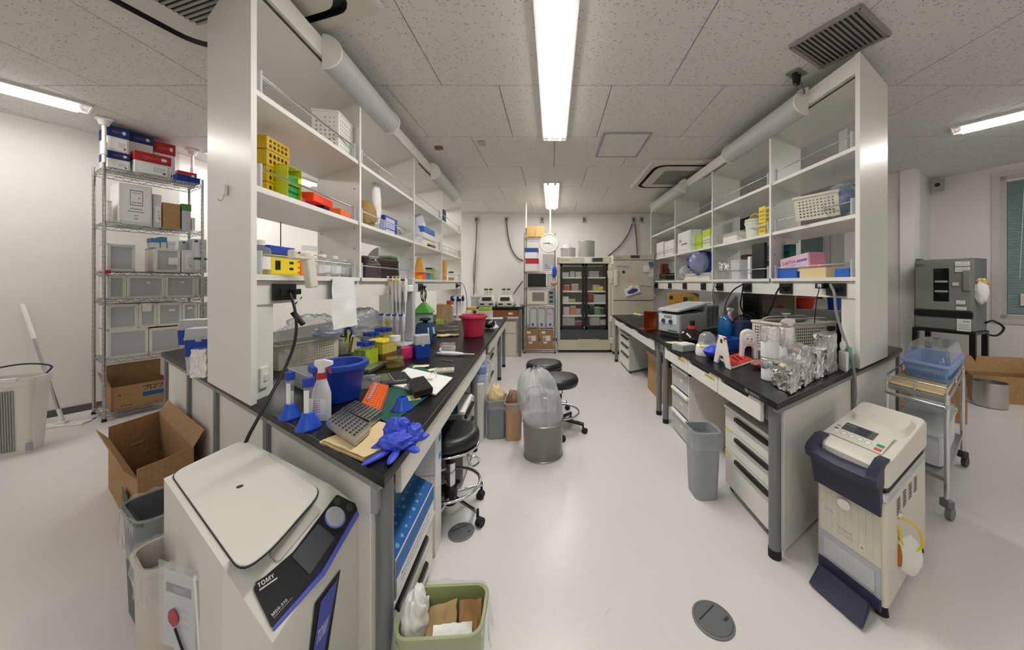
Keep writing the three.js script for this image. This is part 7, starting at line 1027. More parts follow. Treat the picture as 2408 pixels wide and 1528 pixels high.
function topQuad(f, u0, u1, v0, v1, h, hb = h) { const A = f.world(u0, v0, h), B = f.world(u1, v0, h), C = f.world(u1, v1, hb), D = f.world(u0, v1, hb), g = new THREE.BufferGeometry(); g.setAttribute('position', new THREE.Float32BufferAttribute([...A, ...B, ...C, ...A, ...C, ...D], 3)); g.setAttribute('uv', new THREE.Float32BufferAttribute([0, 0, 1, 0, 1, 1, 0, 0, 1, 1, 0, 1], 2)); g.computeVertexNormals(); g.userData.uv = true; return g; }
{ // autoclave
  const f = frame4([1.25, 1.535], [1.318, 1.275], [1.885, 1.63]), o = T('autoclave', 'cream top-loading autoclave with navy handle and pedal', 'autoclave', { x: 0, z: 0 });
  part(o, 'cabinet', f.block(0, 1, 0, 1, 0.05, 0.47, 0.035), M.cream);
  part(o, 'chrome_band', f.block(-0.005, 1.005, -0.005, 1, 0.472, 0.51, 0.035), M.chrome); part(o, 'lid_gap_shade', f.block(0.03, 0.97, 0.015, 0.98, 0.511, 0.535, 0.03), M.black);  // black block stands in for the shaded gap below the lid
  // lid: sloping front half, higher rear
  const lc = (h0, h1, k) => { const a = inset(f.C(-0.01, 1.02, -0.03, 1.01, 0), k); return a.map((p, i) => [p[0], p[1], i < 2 ? h0 : h1]); };
  const lid = part(o, 'lid', loft([pring(lc(0.536, 0.536, 0.02), 0.04), pring(lc(0.545, 0.545, 0), 0.04), pring(lc(0.61, 0.65, 0), 0.04), pring(lc(0.622, 0.662, 0.04), 0.04)]), M.ivory);
  part(lid, 'dome', loft([pring(f.C(0.12, 0.98, 0.42, 0.92, 0.64).map((p, i) => [p[0], p[1], i < 2 ? 0.632 : 0.655]), 0.1), pring(f.C(0.2, 0.9, 0.48, 0.86, 0.668), 0.08)], false, true), M.ivory);
  part(lid, 'cap', f.block(0.12, 0.4, 0.55, 0.72, 0.66, 0.672, 0.03, 0.002), M.ivory);
  const disp = part(o, 'control_panel', topQuad(f, 0.08, 0.86, 0.12, 0.42, 0.631, 0.649), print(1.6, 1, 512, (x, w, h) => { fill(x, '#e6e2d6', 0, 0, w, h); fill(x, '#4b4f52', w * 0.12, h * 0.08, w * 0.62, h * 0.46); fill(x, '#2a2c30', w * 0.38, h * 0.14, w * 0.24, h * 0.16); fill(x, '#2a2c30', w * 0.38, h * 0.34, w * 0.24, h * 0.14); text(x, 'AUTOCLAVE', w * 0.14, h * 0.22, 18, '#c7c7c3', ''); for (let i = 0; i < 8; i++) fill(x, '#d9d9d4', w * (0.65 + (i % 2) * 0.05), h * (0.14 + Math.floor(i / 2) * 0.1), 12, 5); for (let i = 0; i < 5; i++) { x.fillStyle = '#f2f0ea'; x.strokeStyle = '#555'; x.lineWidth = 3; x.beginPath(); x.ellipse(w * (0.1 + i * 0.15), h * 0.72, w * 0.055, h * 0.1, 0, 0, 7); x.fill(); x.stroke(); } fill(x, '#4668a8', w * 0.01, h * 0.55, w * 0.08, h * 0.08); fill(x, '#8d8f92', w * 0.01, h * 0.38, w * 0.08, h * 0.08); fill(x, '#3f9a6c', w * 0.84, h * 0.58, w * 0.13, h * 0.14); fill(x, '#d9604a', w * 0.84, h * 0.78, w * 0.13, h * 0.14); }));
  // navy handle: bar bowed out over the front, apron hanging below it
  const hp = (u, v, h) => f.world(u, v, h), full = (u, b) => [[u, -0.14 - b, 0.618], [u, -0.17 - b, 0.6], [u, -0.15 - b, 0.565], [u, -0.03, 0.545], [u, 0.1, 0.632], [u, 0.0, 0.64]].map((p) => hp(...p)), bar = (u, b) => [[u, -0.14 - b, 0.618], [u, -0.17 - b, 0.6], [u, -0.15 - b, 0.565], [u, -0.12 - b, 0.562], [u, -0.1 - b, 0.6], [u, -0.11 - b, 0.622]].map((p) => hp(...p));
  part(o, 'handle', [loft([full(-0.02, 0), full(0.13, 0.02)]), loft([full(0.85, 0.02), full(0.98, 0)]), loft([bar(0.12, 0.02), bar(0.5, 0.04), bar(0.86, 0.02)]), loft([pring(f.C(0.02, 0.96, -0.055, -0.03, 0.43), 0.004), pring(f.C(0.0, 0.98, -0.11, -0.03, 0.57), 0.004)])], M.navy, 'navy plastic grip');
  const fr = part(o, 'front_panel', f.quad(0.07, 0.93, 0.2, 0.465, 'v', 0.003), print(1, 1.3, 512, (x, w, h) => { fill(x, '#ddd8c6', 0, 0, w, h); for (let i = 1; i < 9; i++) fill(x, '#b9b4a2', w * i / 9, 0, 3, h * 0.9); fill(x, '#222', w * 0.28, h * 0.06, w * 0.16, h * 0.016); fill(x, '#222', w * 0.52, h * 0.08, w * 0.16, h * 0.016); fill(x, '#eceae0', w * 0.05, h * 0.5, w * 0.22, h * 0.13); scrib(x, w * 0.07, h * 0.52, w * 0.18, 4, h * 0.028, '#555'); text(x, 'TOMY', w * 0.34, h * 0.78, h * 0.06, '#a8a595'); text(x, 'LSX-500', w * 0.32, h * 0.85, h * 0.055, '#b8b4a2'); fill(x, '#eceae0', w * 0.68, h * 0.8, w * 0.09, h * 0.09); x.fillStyle = '#c9a03a'; x.beginPath(); x.moveTo(w * 0.725, h * 0.81); x.lineTo(w * 0.76, h * 0.87); x.lineTo(w * 0.69, h * 0.87); x.fill(); }, 0.5));
  { const g = f.world(0.45, -0.008, 0.385), q = new THREE.CylinderGeometry(0.022, 0.022, 0.014, 28); const ry = Math.atan2(-(0.567), -0.355) ; part(o, 'pressure_gauge', turn(q, Math.PI / 2, -1.0, 0, g[0] - 0.004, g[1], g[2] + 0.003), M.chrome); part(o, 'gauge_dial', turn(new THREE.CylinderGeometry(0.018, 0.018, 0.0155, 24), Math.PI / 2, -1.0, 0, g[0] - 0.005, g[1], g[2] + 0.004), M.paper); }
  part(o, 'drain_window', f.quad(0.07, 0.93, 0.07, 0.205, 'v', 0.006), std(0xb9b9c2, 0.3)); part(o, 'window_tank', f.block(0.14, 0.86, -0.014, -0.009, 0.1, 0.18, 0.01, 0.001), M.milky);
  part(o, 'kick_panel', f.block(0.06, 0.94, -0.025, 0.0, 0.035, 0.085, 0.006), M.navy); part(o, 'pedal', loft([pring(f.C(0.12, 0.8, -0.04, -0.01, 0.05), 0.006), pring(f.C(0.08, 0.84, -0.2, -0.04, 0.03).map((p, i) => [p[0], p[1], i < 2 ? 0.012 : 0.045]), 0.008)]), M.navy);
  each(o, 'foot', [[0.1, 0.06], [0.9, 0.06], [0.9, 0.94], [0.1, 0.94]].map(([u, v]) => { const p = f.world(u, v, 0); return cyl(0.022, 0.016, 0.05, p[0], 0, p[2], 16); }), M.rubber);
  const vent = []; for (let r = 0; r < 4; r++) for (let i = 0; i < 6; i++) vent.push(f.quad(0.2 + r * 0.14 + 0.0, 0.22 + r * 0.14 + 0.06, 0.44 - i * 0.012 - r * 0.0, 0.445 - i * 0.012, 'u', 0.002)); part(o, 'vent_slits', vent, M.darkGrey).userData.kind = 'stuff';
  { const p = f.P(1, 0.28, 0.35), k = T('work_gloves', 'white cotton gloves on yellow cord hanging from the autoclave', 'gloves', { x: p[0] + 0.012, y: 0.0, z: -p[1] + 0.018 }, -0.55); part(k, 'hook', rbox(0.025, 0.025, 0.03, -0.03, 0.36, 0.0, 0.004), M.chrome); part(k, 'cord', [tube([[-0.03, 0.36, 0.015], [0.0, 0.36, 0.02], [0.03, 0.33, 0.02], [0.035, 0.27, 0.02], [0.01, 0.245, 0.02], [-0.02, 0.26, 0.02], [-0.03, 0.31, 0.02], [-0.035, 0.34, 0.015]], 0.0042, 60), tube([[-0.035, 0.35, 0.016], [-0.05, 0.31, 0.02], [-0.065, 0.27, 0.02], [-0.05, 0.25, 0.02], [-0.04, 0.3, 0.02]], 0.004, 40)], M.yellow); part(k, 'glove', lump(0.036, 0.075, 0.014, 0.12, 1.5, 28, 81).translate(0.0, 0.13, 0.012), M.paper); part(k, 'stain', lump(0.01, 0.04, 0.006, 0.2, 2, 12, 83).translate(-0.03, 0.16, 0.02), col(0xb9722c, 0.8)); }
}
{ // steel cart
  const f = frame4([2.2, 2.13], [2.262, 1.855], [3.03, 2.39]), o = T('steel_cart', 'chrome two-tier cart behind the autoclave', 'cart', { x: 0, z: 0 }), H = 0.69;
  const L = (a, b, r = 0.012) => rod(f.world(...a), f.world(...b), r, 10);
  for (const [u, v] of [[0, 0], [1, 0], [1, 1], [0, 1]]) { const l = part(o, 'leg', L([u, v, 0.1], [u, v, H + 0.02]), M.chrome), p = f.world(u, v, 0); part(l, 'castor', [turn(cyl(0.035, 0.035, 0.024, 0, 0, 0, 20), Math.PI / 2, 0.4, 0, p[0], 0.035, p[2]), rbox(0.04, 0.05, 0.05, p[0], 0.06, p[2], 0.008)], u && !v ? M.greyMetal : M.darkGrey); }
  part(o, 'top_tray', f.block(-0.02, 1.02, -0.01, 1.01, H - 0.03, H, 0.02), M.steel); part(o, 'lower_tray', f.block(0, 1, 0, 1, 0.2, 0.225, 0.02), M.steel);
  part(o, 'gallery_rail', [[[0, 0], [1, 0]], [[1, 0], [1, 1]], [[1, 1], [0, 1]], [[0, 1], [0, 0]]].flatMap(([a, b]) => [L([...a, H + 0.055], [...b, H + 0.055], 0.005), L([...a, H], [...a, H + 0.055], 0.005), L([(a[0] + b[0]) / 2, (a[1] + b[1]) / 2, H], [(a[0] + b[0]) / 2, (a[1] + b[1]) / 2, H + 0.055], 0.005)]), M.chrome);
  part(o, 'push_handle', [L([0, -0.04, H - 0.05], [1, -0.04, H - 0.05], 0.011), L([0, 0, H - 0.05], [0, -0.04, H - 0.05], 0.011), L([1, 0, H - 0.05], [1, -0.04, H - 0.05], 0.011)], M.chrome);
  one('paper_towel', 'tan paper sheets covering the cart top', 'paper', [f.block(0.03, 0.97, 0.02, 0.95, H + 0.001, H + 0.009, 0.01, 0.002), f.block(0.05, 0.99, 0.1, 0.99, H + 0.009, H + 0.015, 0.01, 0.002)], M.kraft);
  // blue drying basket with clear dome
  const g = frame4([2.43, 2.25], [2.46, 2.0], [3.0, 2.36]), y = H + 0.016, b = T('dish_basket', 'light blue dish basket with slotted sides on the cart', 'basket', { x: 0, z: 0 });
  const rg = (k, h, r = 0.03) => pring(inset(g.C(0, 1, 0, 1, h), k), r); part(b, 'basket', loft([rg(0.16, y), rg(0.14, y + 0.004), rg(0.0, y + 0.105), rg(-0.08, y + 0.108), rg(-0.08, y + 0.122), rg(0.03, y + 0.122), rg(0.18, y + 0.008)]), M.blueLight);
  const sl = []; for (let i = 0; i < 12; i++) { const u = 0.1 + i * 0.07; sl.push([u, 'v']); } for (let i = 0; i < 20; i++) sl.push([0.06 + i * 0.046, 'u']);
  each(b, 'slot', sl.map(([a, s]) => { const k = 0.09, A = s === 'v' ? g.world(a, 0.035, y + 0.05) : g.world(0.955, a, y + 0.05); return turn(rbox(0.006, 0.055, 0.006, 0, 0, 0, 0.002), 0, -0.6, 0, A[0], A[1] - 0.025, A[2]); }), col(0x5f7fb8, 0.5));  // darker blue bars put in for the shade inside the slots
  const dome = T('dome_lid', 'clear plastic dome lid over the light blue basket', 'lid', { x: 0, z: 0 }); const rd = (k, h, r = 0.05) => pring(inset(g.C(0, 1, 0, 1, h), k), r, 6); part(dome, 'cover', loft([rd(0.02, y + 0.123), rd(0.1, y + 0.2), rd(0.2, y + 0.225)], false, true), M.clear); part(dome, 'handle', loft([rd(0.72, y + 0.227), rd(0.66, y + 0.245), rd(0.72, y + 0.25)], false, true), M.clear);
  { const p = g.world(0.6, 0.45, y); bottle('clear bottle lying visible inside the blue basket', { x: p[0], z: p[2] }, y + 0.012, 0.035, 0.11, { m: M.glass, cap: null }); }
  one('wash_bowl', 'clear glass bowl inside the light blue basket', 'bowl', lathe([[0, 0], [0.05, 0], [0.075, 0.06], [0.07, 0.06], [0.046, 0.004], [0, 0.004]], 28), M.glass, { x: g.world(0.5, 0.2, 0)[0], y: y + 0.012, z: g.world(0.5, 0.2, 0)[2] });
  { const c = T('plastic_tub', 'large translucent tub on the lower cart tier', 'tub', { x: 0, z: 0 }); part(c, 'tub', f.block(0.1, 0.9, 0.1, 0.9, 0.227, 0.42, 0.06, 0.01), M.milky); part(c, 'lid', f.block(0.06, 0.94, 0.06, 0.94, 0.421, 0.44, 0.06, 0.004), M.frosted); }
  { const p = f.world(0.5, 0.5, 0.44); one('film_bag', 'white plastic bag lying on the translucent tub', 'bag', lump(0.11, 0.05, 0.08, 0.2, 2.2, 26, 91), M.film, { x: p[0], y: 0.442, z: p[2] }, -0.5); }
}
{ // gray oven on a black stand
  const f = frame4([4.9, 4.38], [5.1, 3.91], [5.47, 4.07]), y = 0.755, Y = 1.655, o = T('drying_oven', 'gray drying oven with narrow window on a black stand', 'oven', { x: 0, z: 0 });
  part(o, 'cabinet', f.block(0, 1, 0, 1, y, Y, 0.02, 0.008), col(0x7f817d, 0.45)); part(o, 'door', f.block(0.02, 0.98, -0.06, -0.005, y + 0.25, Y - 0.005, 0.015, 0.006), col(0x83857f, 0.45)); part(o, 'control_band', f.block(0.0, 0.99, -0.05, -0.005, y + 0.16, y + 0.24, 0.01, 0.004), M.black); part(o, 'base_panel', f.block(0.02, 0.98, -0.03, -0.002, y + 0.01, y + 0.15, 0.01, 0.004), col(0x7a7c77, 0.45));
  const win = part(o, 'window', f.block(0.36, 0.62, -0.07, -0.061, y + 0.36, Y - 0.12, 0.004, 0.002), M.darkGlass); each(win, 'inner_rack', [0.35, 0.6].map((k) => f.block(0.38, 0.6, -0.076, -0.071, y + 0.3 + k * 0.5, y + 0.325 + k * 0.5, 0.002, 0.001)), M.trayGrey);
  part(o, 'door_handle', f.block(0.84, 0.96, -0.1, -0.062, y + 0.5, y + 0.75, 0.01, 0.006), col(0x8b8d87, 0.45));
  const st = print(2, 1, 128, (x, w, h) => { fill(x, '#ecebe8', 0, 0, w, h); text(x, 'CAUTION', w * 0.4, h * 0.28, h * 0.22, '#555'); scrib(x, w * 0.1, h * 0.45, w * 0.8, 3, h * 0.17, '#777'); });
  each(o, 'notice', [[0.72, 0.95, Y - 0.1, Y - 0.04], [0.72, 0.95, Y - 0.17, Y - 0.11], [0.68, 0.78, y + 0.56, y + 0.6], [0.74, 0.88, y + 0.33, y + 0.38], [0.74, 0.9, y + 0.26, y + 0.3]].map(([a, b, c, d]) => { const g = f.quad(a, b, c, d, 'v', 0.0); const n = [-0.92, -0.39]; return g.translate(n[0] * 0.034, 0, -n[1] * 0.034); }), st);
  part(o, 'base_notice', f.quad(0.74, 0.96, y + 0.0, y + 0.15, 'v', 0.018), st); part(o, 'brand_print', f.quad(0.02, 0.24, Y - 0.07, Y - 0.045, 'v', 0.035), print(6, 1, 128, (x, w, h) => { fill(x, '#83857f', 0, 0, w, h); text(x, 'Panasonic', 2, h * 0.9, h, '#3a3b3c'); })); part(o, 'hinge_cap', f.block(0.02, 0.12, 0.0, 0.2, Y, Y + 0.02, 0.01, 0.003), col(0x6f716d, 0.45));
  const s = T('oven_stand', 'black metal stand under the gray oven', 'stand', { x: 0, z: 0 }); part(s, 'top', f.block(-0.03, 1.03, -0.06, 1.02, y - 0.04, y - 0.001, 0.01), M.black); for (const [u, v] of [[0.02, 0], [0.98, 0], [0.98, 0.94], [0.02, 0.94]]) part(s, 'leg', f.block(u - 0.05, u + 0.05, v - 0.06, v + 0.06, 0, y - 0.041, 0.004, 0.002), M.black);
  { const p = f.world(1, 0.1, y + 0.55); const k = T('work_gloves', 'stained white glove hanging at the gray oven side', 'gloves', { x: p[0] + 0.03, y: 0, z: p[2] + 0.03 }); part(k, 'glove', lump(0.05, 0.13, 0.05, 0.22, 2.3, 22, 95).translate(0, p[1] - 0.22, 0), M.paper); part(k, 'cuff', lump(0.045, 0.05, 0.045, 0.2, 2.3, 16, 96).translate(0.01, p[1] - 0.02, 0.0), col(0xc9a75a, 0.8)); part(k, 'clip', rbox(0.02, 0.05, 0.02, -0.01, p[1] + 0.03, 0, 0.004), M.chrome); }
  cord('power_cable', 'black cable looping from the gray oven back', [f.world(1.02, 0.8, y + 0.1), [5.63, 0.86, -4.12], [5.72, 0.78, -4.1], [5.66, 0.68, -4.12], [5.53, 0.7, -4.15]], 0.012, M.cable, 30);
}
{ const p = { x: 5.82, y: hAt(431, 4.78), z: -4.88 }; const o = T('wall_sensor', 'small gray box with dark hole high on right wall', 'sensor', p, -1.0); part(o, 'box', rbox(0.13, 0.17, 0.06, 0, -0.085, 0.03, 0.006), M.trayGrey); part(o, 'eye', turn(cyl(0.028, 0.028, 0.01, 0, 0, 0, 18), Math.PI / 2, 0, 0, 0, 0, 0.058), M.plum); }
{ const p = at(2328, 955, 0), r = 0.12, h = 0.27, o = T('steel_pot', 'round stainless steel pot on the floor by the cart', 'pot', on(p, 0)); part(o, 'pot', lathe([[0, 0], [r * 0.96, 0], [r, 0.015], [r, h], [r * 0.985, h], [r * 0.98, 0.02], [0, 0.012]], 48), M.brushed); each(o, 'lug', [0, Math.PI].map((a) => turn(rbox(0.03, 0.012, 0.02, 0, 0, 0, 0.003), 0, 0, 0, Math.cos(a) * r * 0.9, h - 0.01, Math.sin(a) * r * 0.5)), M.steel); }
function openBox(label, FL, FRt, BR, h, flaps) { const f = frame4(FL, FRt, BR), o = T('open_carton', label, 'box', { x: 0, z: 0 }), q = (u, v) => f.P(u, v, 0).slice(0, 2); part(o, 'side', wallPlate(q(0, 0), q(1, 0), 0, h, 0.006), M.cardboard); part(o, 'side', wallPlate(q(1, 0), q(1, 1), 0, h, 0.006), M.cardboard); part(o, 'side', wallPlate(q(1, 1), q(0, 1), 0, h, 0.006), M.cardboard); part(o, 'side', wallPlate(q(0, 1), q(0, 0), 0, h, 0.006), M.cardboard); part(o, 'bottom', f.block(0.04, 0.96, 0.04, 0.96, 0.001, 0.007, 0.002, 0.001), M.cardboard); for (const [a, b, e, ln] of flaps) part(o, 'flap', wallPlate(q(...a), q(...b), h - 0.002, h + e, 0.005, ln), M.cardboard); return o; }
openBox('open cardboard carton with raised flaps behind the steel pot', [4.78, 3.68], [5.3, 3.54], [5.48, 3.74], 0.3, [[[1, 1], [0, 1], 0.17, [0.05, 0.06]], [[1, 0], [1, 1], 0.15, [0.06, -0.05]]]);
openBox('closed-in brown carton under the cart beside the pot', [3.5, 3.32], [3.95, 3.08], [4.18, 3.45], 0.36, [[[1, 1], [0, 1], 0.04, [0.05, 0.05]]]);
one('dark_bag', 'dark navy bags heaped at the far corner of right bench', 'bag', [lump(0.16, 0.1, 0.14, 0.22, 2.3, 26, 99), lump(0.12, 0.07, 0.1, 0.25, 2.3, 20, 98).translate(0.22, 0.02, -0.12)], col(0x1d2430, 0.6), { x: 2.72, y: TOP, z: -2.88 }, 0.3);
one('pen_tray', 'tan and white items beside the dark navy bags', 'tray', [rbox(0.06, 0.13, 0.05, 0, 0, 0, 0.01), rbox(0.08, 0.1, 0.05, 0.08, 0, -0.02, 0.01)], M.tan, { x: 2.68, y: TOP, z: -3.2 }, 0.3);
// ---------- under the right bench ----------
{ // near pedestal, its front is the aisle side
  const t = pedestal('white drawer pedestal with three black handles near right leg', RX + 0.09, 1.66, 2.12, 0.42, 0.56, 1, {}); each(t, 'label_tape', [0.25, 0.4].map((y) => t.f.block(0.03, 0.17, -0.005, 0.0, y, y + 0.02, 0.001, 0.0005)), col(0xe6dc7a, 0.8)); delete t.f;
  pedestal('small white drawer pedestal at the far right bench end', RX + 0.08, 4.75, 5.45, 0.45, 0.56, 1, {});
}
{ // stacked plastic drawers
  const t = T('drawer_tower', 'tower of three frosted plastic drawers under right bench', 'drawer unit', { x: RX + 0.07, y: 0, z: -2.82 }, -Math.PI / 2), w = 0.36, d = 0.4, H = 0.6, n = 3;
  part(t, 'side_shell', [box(0.012, H, d, -w / 2, 0, -d / 2), box(0.012, H, d, w / 2, 0, -d / 2), box(w, H, 0.01, 0, 0, -d), box(w + 0.012, 0.014, d, 0, H - 0.014, -d / 2)], M.ivory);
  for (let i = 0; i < n; i++) { const y = 0.015 + i * H / n, dr = part(t, 'drawer', rbox(w - 0.03, H / n - 0.04, 0.008, 0, y + 0.004, -0.006, 0.003), M.frosted); part(dr, 'drawer_lip', rbox(w - 0.01, 0.026, 0.03, 0, y + H / n - 0.036, 0.004, 0.008), M.white); part(dr, 'label_tape', rbox(0.06, 0.022, 0.002, 0.03, y + 0.08, 0.0, 0.0005), col(0xe6dc9a, 0.8)); part(dr, 'contents', rbox(w - 0.06, H / n * 0.45, d * 0.8, 0, y + 0.004, -d * 0.46, 0.02), i ? (i > 1 ? col(0xb9bcb4, 0.8) : col(0xb58f72, 0.8)) : col(0xc9a38a, 0.8)); }
}
{ const b = bin('gray slim bin with clear liner beside the white pedestal', 1652, 1160, 62, 155, 0.17, col(0x9fa2a4, 0.5), 0, { liner: 0.1, k: 1.18 }); b.t.userData.label = 'gray slim bin with clear liner beside the right pedestal'; }
carton('brown carton behind the gray bin under right bench', { x: RX + 0.42, z: -2.28, w: 0.3, ry: -Math.PI / 2 }, 0, 0.26, 0.3, M.cardboard, {}); 
{ const f0 = openBox('open brown carton with plastic inside under right bench middle', [RX + 0.18, 4.15], [RX + 0.18, 3.55], [RX + 0.7, 3.55], 0.42, [[[0, 0], [1, 0], 0.08, [-0.03, 0]]]); one('film_bag', 'clear crumpled bag hanging from the middle carton', 'bag', lump(0.09, 0.12, 0.1, 0.25, 2.4, 24, 101), M.film, { x: RX + 0.3, y: 0.34, z: -3.8 }); }
// ---------- things on the right bench ----------
{ // benchtop centrifuge
  const f = frame4([1.13, 3.5], [1.255, 3.2], [1.95, 3.78]), o = T('benchtop_centrifuge', 'gray benchtop centrifuge with purple knobs and vents', 'centrifuge', { x: 0, z: 0 }), y = TOP;
  part(o, 'foot_skirt', f.block(0.02, 0.98, 0.03, 0.97, y + 0.001, y + 0.05, 0.03), M.darkGrey); part(o, 'body', f.block(0, 1, 0, 1, y + 0.045, y + 0.24, 0.05, 0.012), col(0xb3b6b8, 0.4));
  part(o, 'rear_housing', f.block(0, 1, 0.62, 1, y + 0.235, y + 0.31, 0.03, 0.012), col(0xa9acae, 0.4)); part(o, 'lid_gap', f.block(0.08, 0.92, 0.05, 0.62, y + 0.236, y + 0.255, 0.03, 0.002), M.darkGrey);  // lid gap: its shade is painted by a dark plate
  part(o, 'lid', loft([pring(f.C(0.02, 0.98, -0.02, 0.7, y + 0.25).map((p, i) => [p[0], p[1], y + (i < 2 ? 0.268 : 0.31)]), 0.05), pring(f.C(0.02, 0.98, -0.02, 0.7, y + 0.29).map((p, i) => [p[0], p[1], y + (i < 2 ? 0.285 : 0.335)]), 0.05), pring(f.C(0.1, 0.9, 0.04, 0.66, y + 0.3).map((p, i) => [p[0], p[1], y + (i < 2 ? 0.296 : 0.345)]), 0.05)]), col(0xc3c6c8, 0.35));
  part(o, 'control_plate', f.quad(0.1, 0.9, y + 0.14, y + 0.235, 'v', 0.003), col(0xd9dcdf, 0.4)); part(o, 'display', f.quad(0.34, 0.68, y + 0.195, y + 0.225, 'v', 0.005), col(0x8d9888, 0.3)); for (const u of [0.32, 0.64]) { const p = f.world(u, -0.01, y + 0.165); part(o, 'knob', turn(cyl(0.021, 0.021, 0.02, 0, -0.01, 0, 20), Math.PI / 2, -0.88, 0, p[0], p[1], p[2]), col(0x3b3775, 0.45)); }
  const vs = []; for (let r = 0; r < 3; r++) for (let i = 0; i < 13; i++) vs.push(f.quad(0.64 + r * 0.115, 0.735 + r * 0.115, y + 0.07 + i * 0.017, y + 0.078 + i * 0.017, 'u', 0.003)); each(o, 'vent_slit', vs, M.darkGrey);
  part(o, 'brand_print', f.quad(0.5, 0.9, y + 0.065, y + 0.078, 'v', 0.003), col(0x55585c, 0.5));
  one('marker_pen', 'white marker lying on the benchtop centrifuge', 'pen', rod([-0.08, 0.006, 0], [0.08, 0.006, 0.04], 0.007), M.white, { x: 1.66, y: y + 0.337, z: -3.6 });
}
carton('orange-yellow carton with dark squares behind the centrifuge', { ...deep(1607, 4.75), w: 0.42, ry: -0.3 }, TOP, hAt(690, 4.75) - TOP, 0.3, col(0xc9953f, 0.75), { face: { m: print(1, 0.9, 128, (x, w, h) => { fill(x, '#c9953f', 0, 0, w, h); fill(x, '#3a2a1a', w * 0.03, h * 0.08, w * 0.12, h * 0.14); fill(x, '#3a2a1a', w * 0.5, h * 0.12, w * 0.14, h * 0.18); x.fillStyle = '#6f9a3a'; x.beginPath(); x.ellipse(w * 0.74, h * 0.2, w * 0.1, h * 0.12, 0.4, 0, 7); x.fill(); scrib(x, w * 0.2, h * 0.3, w * 0.25, 3, 9, '#7a5a2a'); }), w: 0.98, h: 0.98 } });
{ const p = at(1509, 741, TOP), o = T('lab_scale', 'small white balance at the far end of right bench', 'scale', on(p, TOP), 0.3); part(o, 'body', rbox(0.2, 0.03, 0.24, 0, 0, 0, 0.01), M.white); part(o, 'pan', cyl(0.07, 0.07, 0.012, 0.0, 0.032, -0.03, 28), M.steel); part(o, 'display', rbox(0.06, 0.004, 0.03, -0.03, 0.03, 0.09, 0.001), M.screen); }
{ const p = at(1522, 775, TOP), o = T('amber_shield', 'amber acrylic shield standing beside the centrifuge', 'shield', on(p, TOP), 0.5); o.scale.setScalar(0.85); part(o, 'base', rbox(0.2, 0.02, 0.16, 0.0, 0, 0.02, 0.004), M.amber); part(o, 'panel', rbox(0.012, 0.24, 0.15, 0.09, 0.02, 0.02, 0.002), M.amber); part(o, 'top', rbox(0.1, 0.01, 0.15, 0.05, 0.25, 0.02, 0.002), M.amber); part(o, 'brace', rbox(0.1, 0.23, 0.008, 0.04, 0.02, -0.055, 0.002), M.amber); }
{ const { p } = cylAt(1628, 806, 54), o = T('centrifuge_rotor', 'black centrifuge rotor with red knob on the bench', 'rotor', on(p, TOP)); o.scale.setScalar(1.5); part(o, 'rotor', lathe([[0, 0], [0.06, 0], [0.085, 0.02], [0.085, 0.04], [0.06, 0.075], [0.03, 0.09], [0, 0.09]], 40), std(0x1c1213, 0.15)); part(o, 'knob', cyl(0.028, 0.024, 0.02, 0, 0.088, 0, 24), M.red); part(o, 'cap', cyl(0.014, 0.016, 0.03, 0, 0.108, 0, 16), M.black); }
one('memo_sheet', 'pale yellow paper under the black rotor', 'paper', sheet(0.14, 0.1, 0.001, 0.003, 4, 10, 77), col(0xe6dcae, 0.8), on(at(1585, 806, TOP), TOP), 0.2);
{ const e = span(1606, 822, 1630, 832, TOP), o = T('tube_rack', 'gray tube rack with white square caps on right bench', 'tube rack', on(e, TOP), 0.4), w = 0.15, d = 0.12; part(o, 'block', rbox(w, 0.05, d, 0.02, 0, -d / 2, 0.003), col(0x9a9da0, 0.45)); const cs = []; for (let i = 0; i < 7; i++) for (let j = 0; j < 5; j++) cs.push(rbox(0.013, 0.008, 0.015, 0.02 - w / 2 + 0.016 + i * 0.0195, 0.051, -0.014 - j * 0.023, 0.001)); each(o, 'cap', cs, M.paper); }
{ const p = at(1663, 833, TOP), o = T('mini_centrifuge', 'white mini centrifuge with clear lid and yellow sticker', 'centrifuge', on(p, TOP), -0.5), w = 0.16; part(o, 'body', loft([ring(w, w * 1.1, 0.05, 0), ring(w * 1.04, w * 1.14, 0.05, 0.02), ring(w * 0.98, w * 1.05, 0.05, 0.07), ring(w * 0.8, w * 0.9, 0.05, 0.085)]), M.white); part(o, 'lid', loft([ring(w * 0.86, w * 0.95, 0.05, 0.086), ring(w * 0.7, w * 0.8, 0.06, 0.15), ring(w * 0.3, w * 0.4, 0.05, 0.175)], false, true), std(0xe3e8ea, 0.12, { transmission: 0.75, thickness: 0 })); part(o, 'rotor', lathe([[0, 0.09], [0.04, 0.1], [0.045, 0.115], [0.01, 0.13], [0, 0.13]], 20), M.darkGrey); part(o, 'sticker', turn(cyl(0.022, 0.022, 0.002, 0, 0, 0, 20), 0.5, 0, 0, -0.03, 0.08, 0.07), M.yellow); }
one('face_shield', 'translucent blue oval shield standing by the spray bottle', 'shield', lump(0.05, 0.125, 0.075, 0.02, 1.2, 28, 2), M.blueClear, on(at(1705, 803, TOP), TOP), 0.5);
{ const e = span(1712, 822, 1742, 822, TOP), o = T('plastic_box', 'royal blue open box behind the white stand', 'box', on(e, TOP), 0.2); part(o, 'box', tub(0.16, 0.13, 0.09, 0.008, 0.003, 1.05, 0.004).translate(0, 0, -0.06), col(0x1f4fb4, 0.4)); }
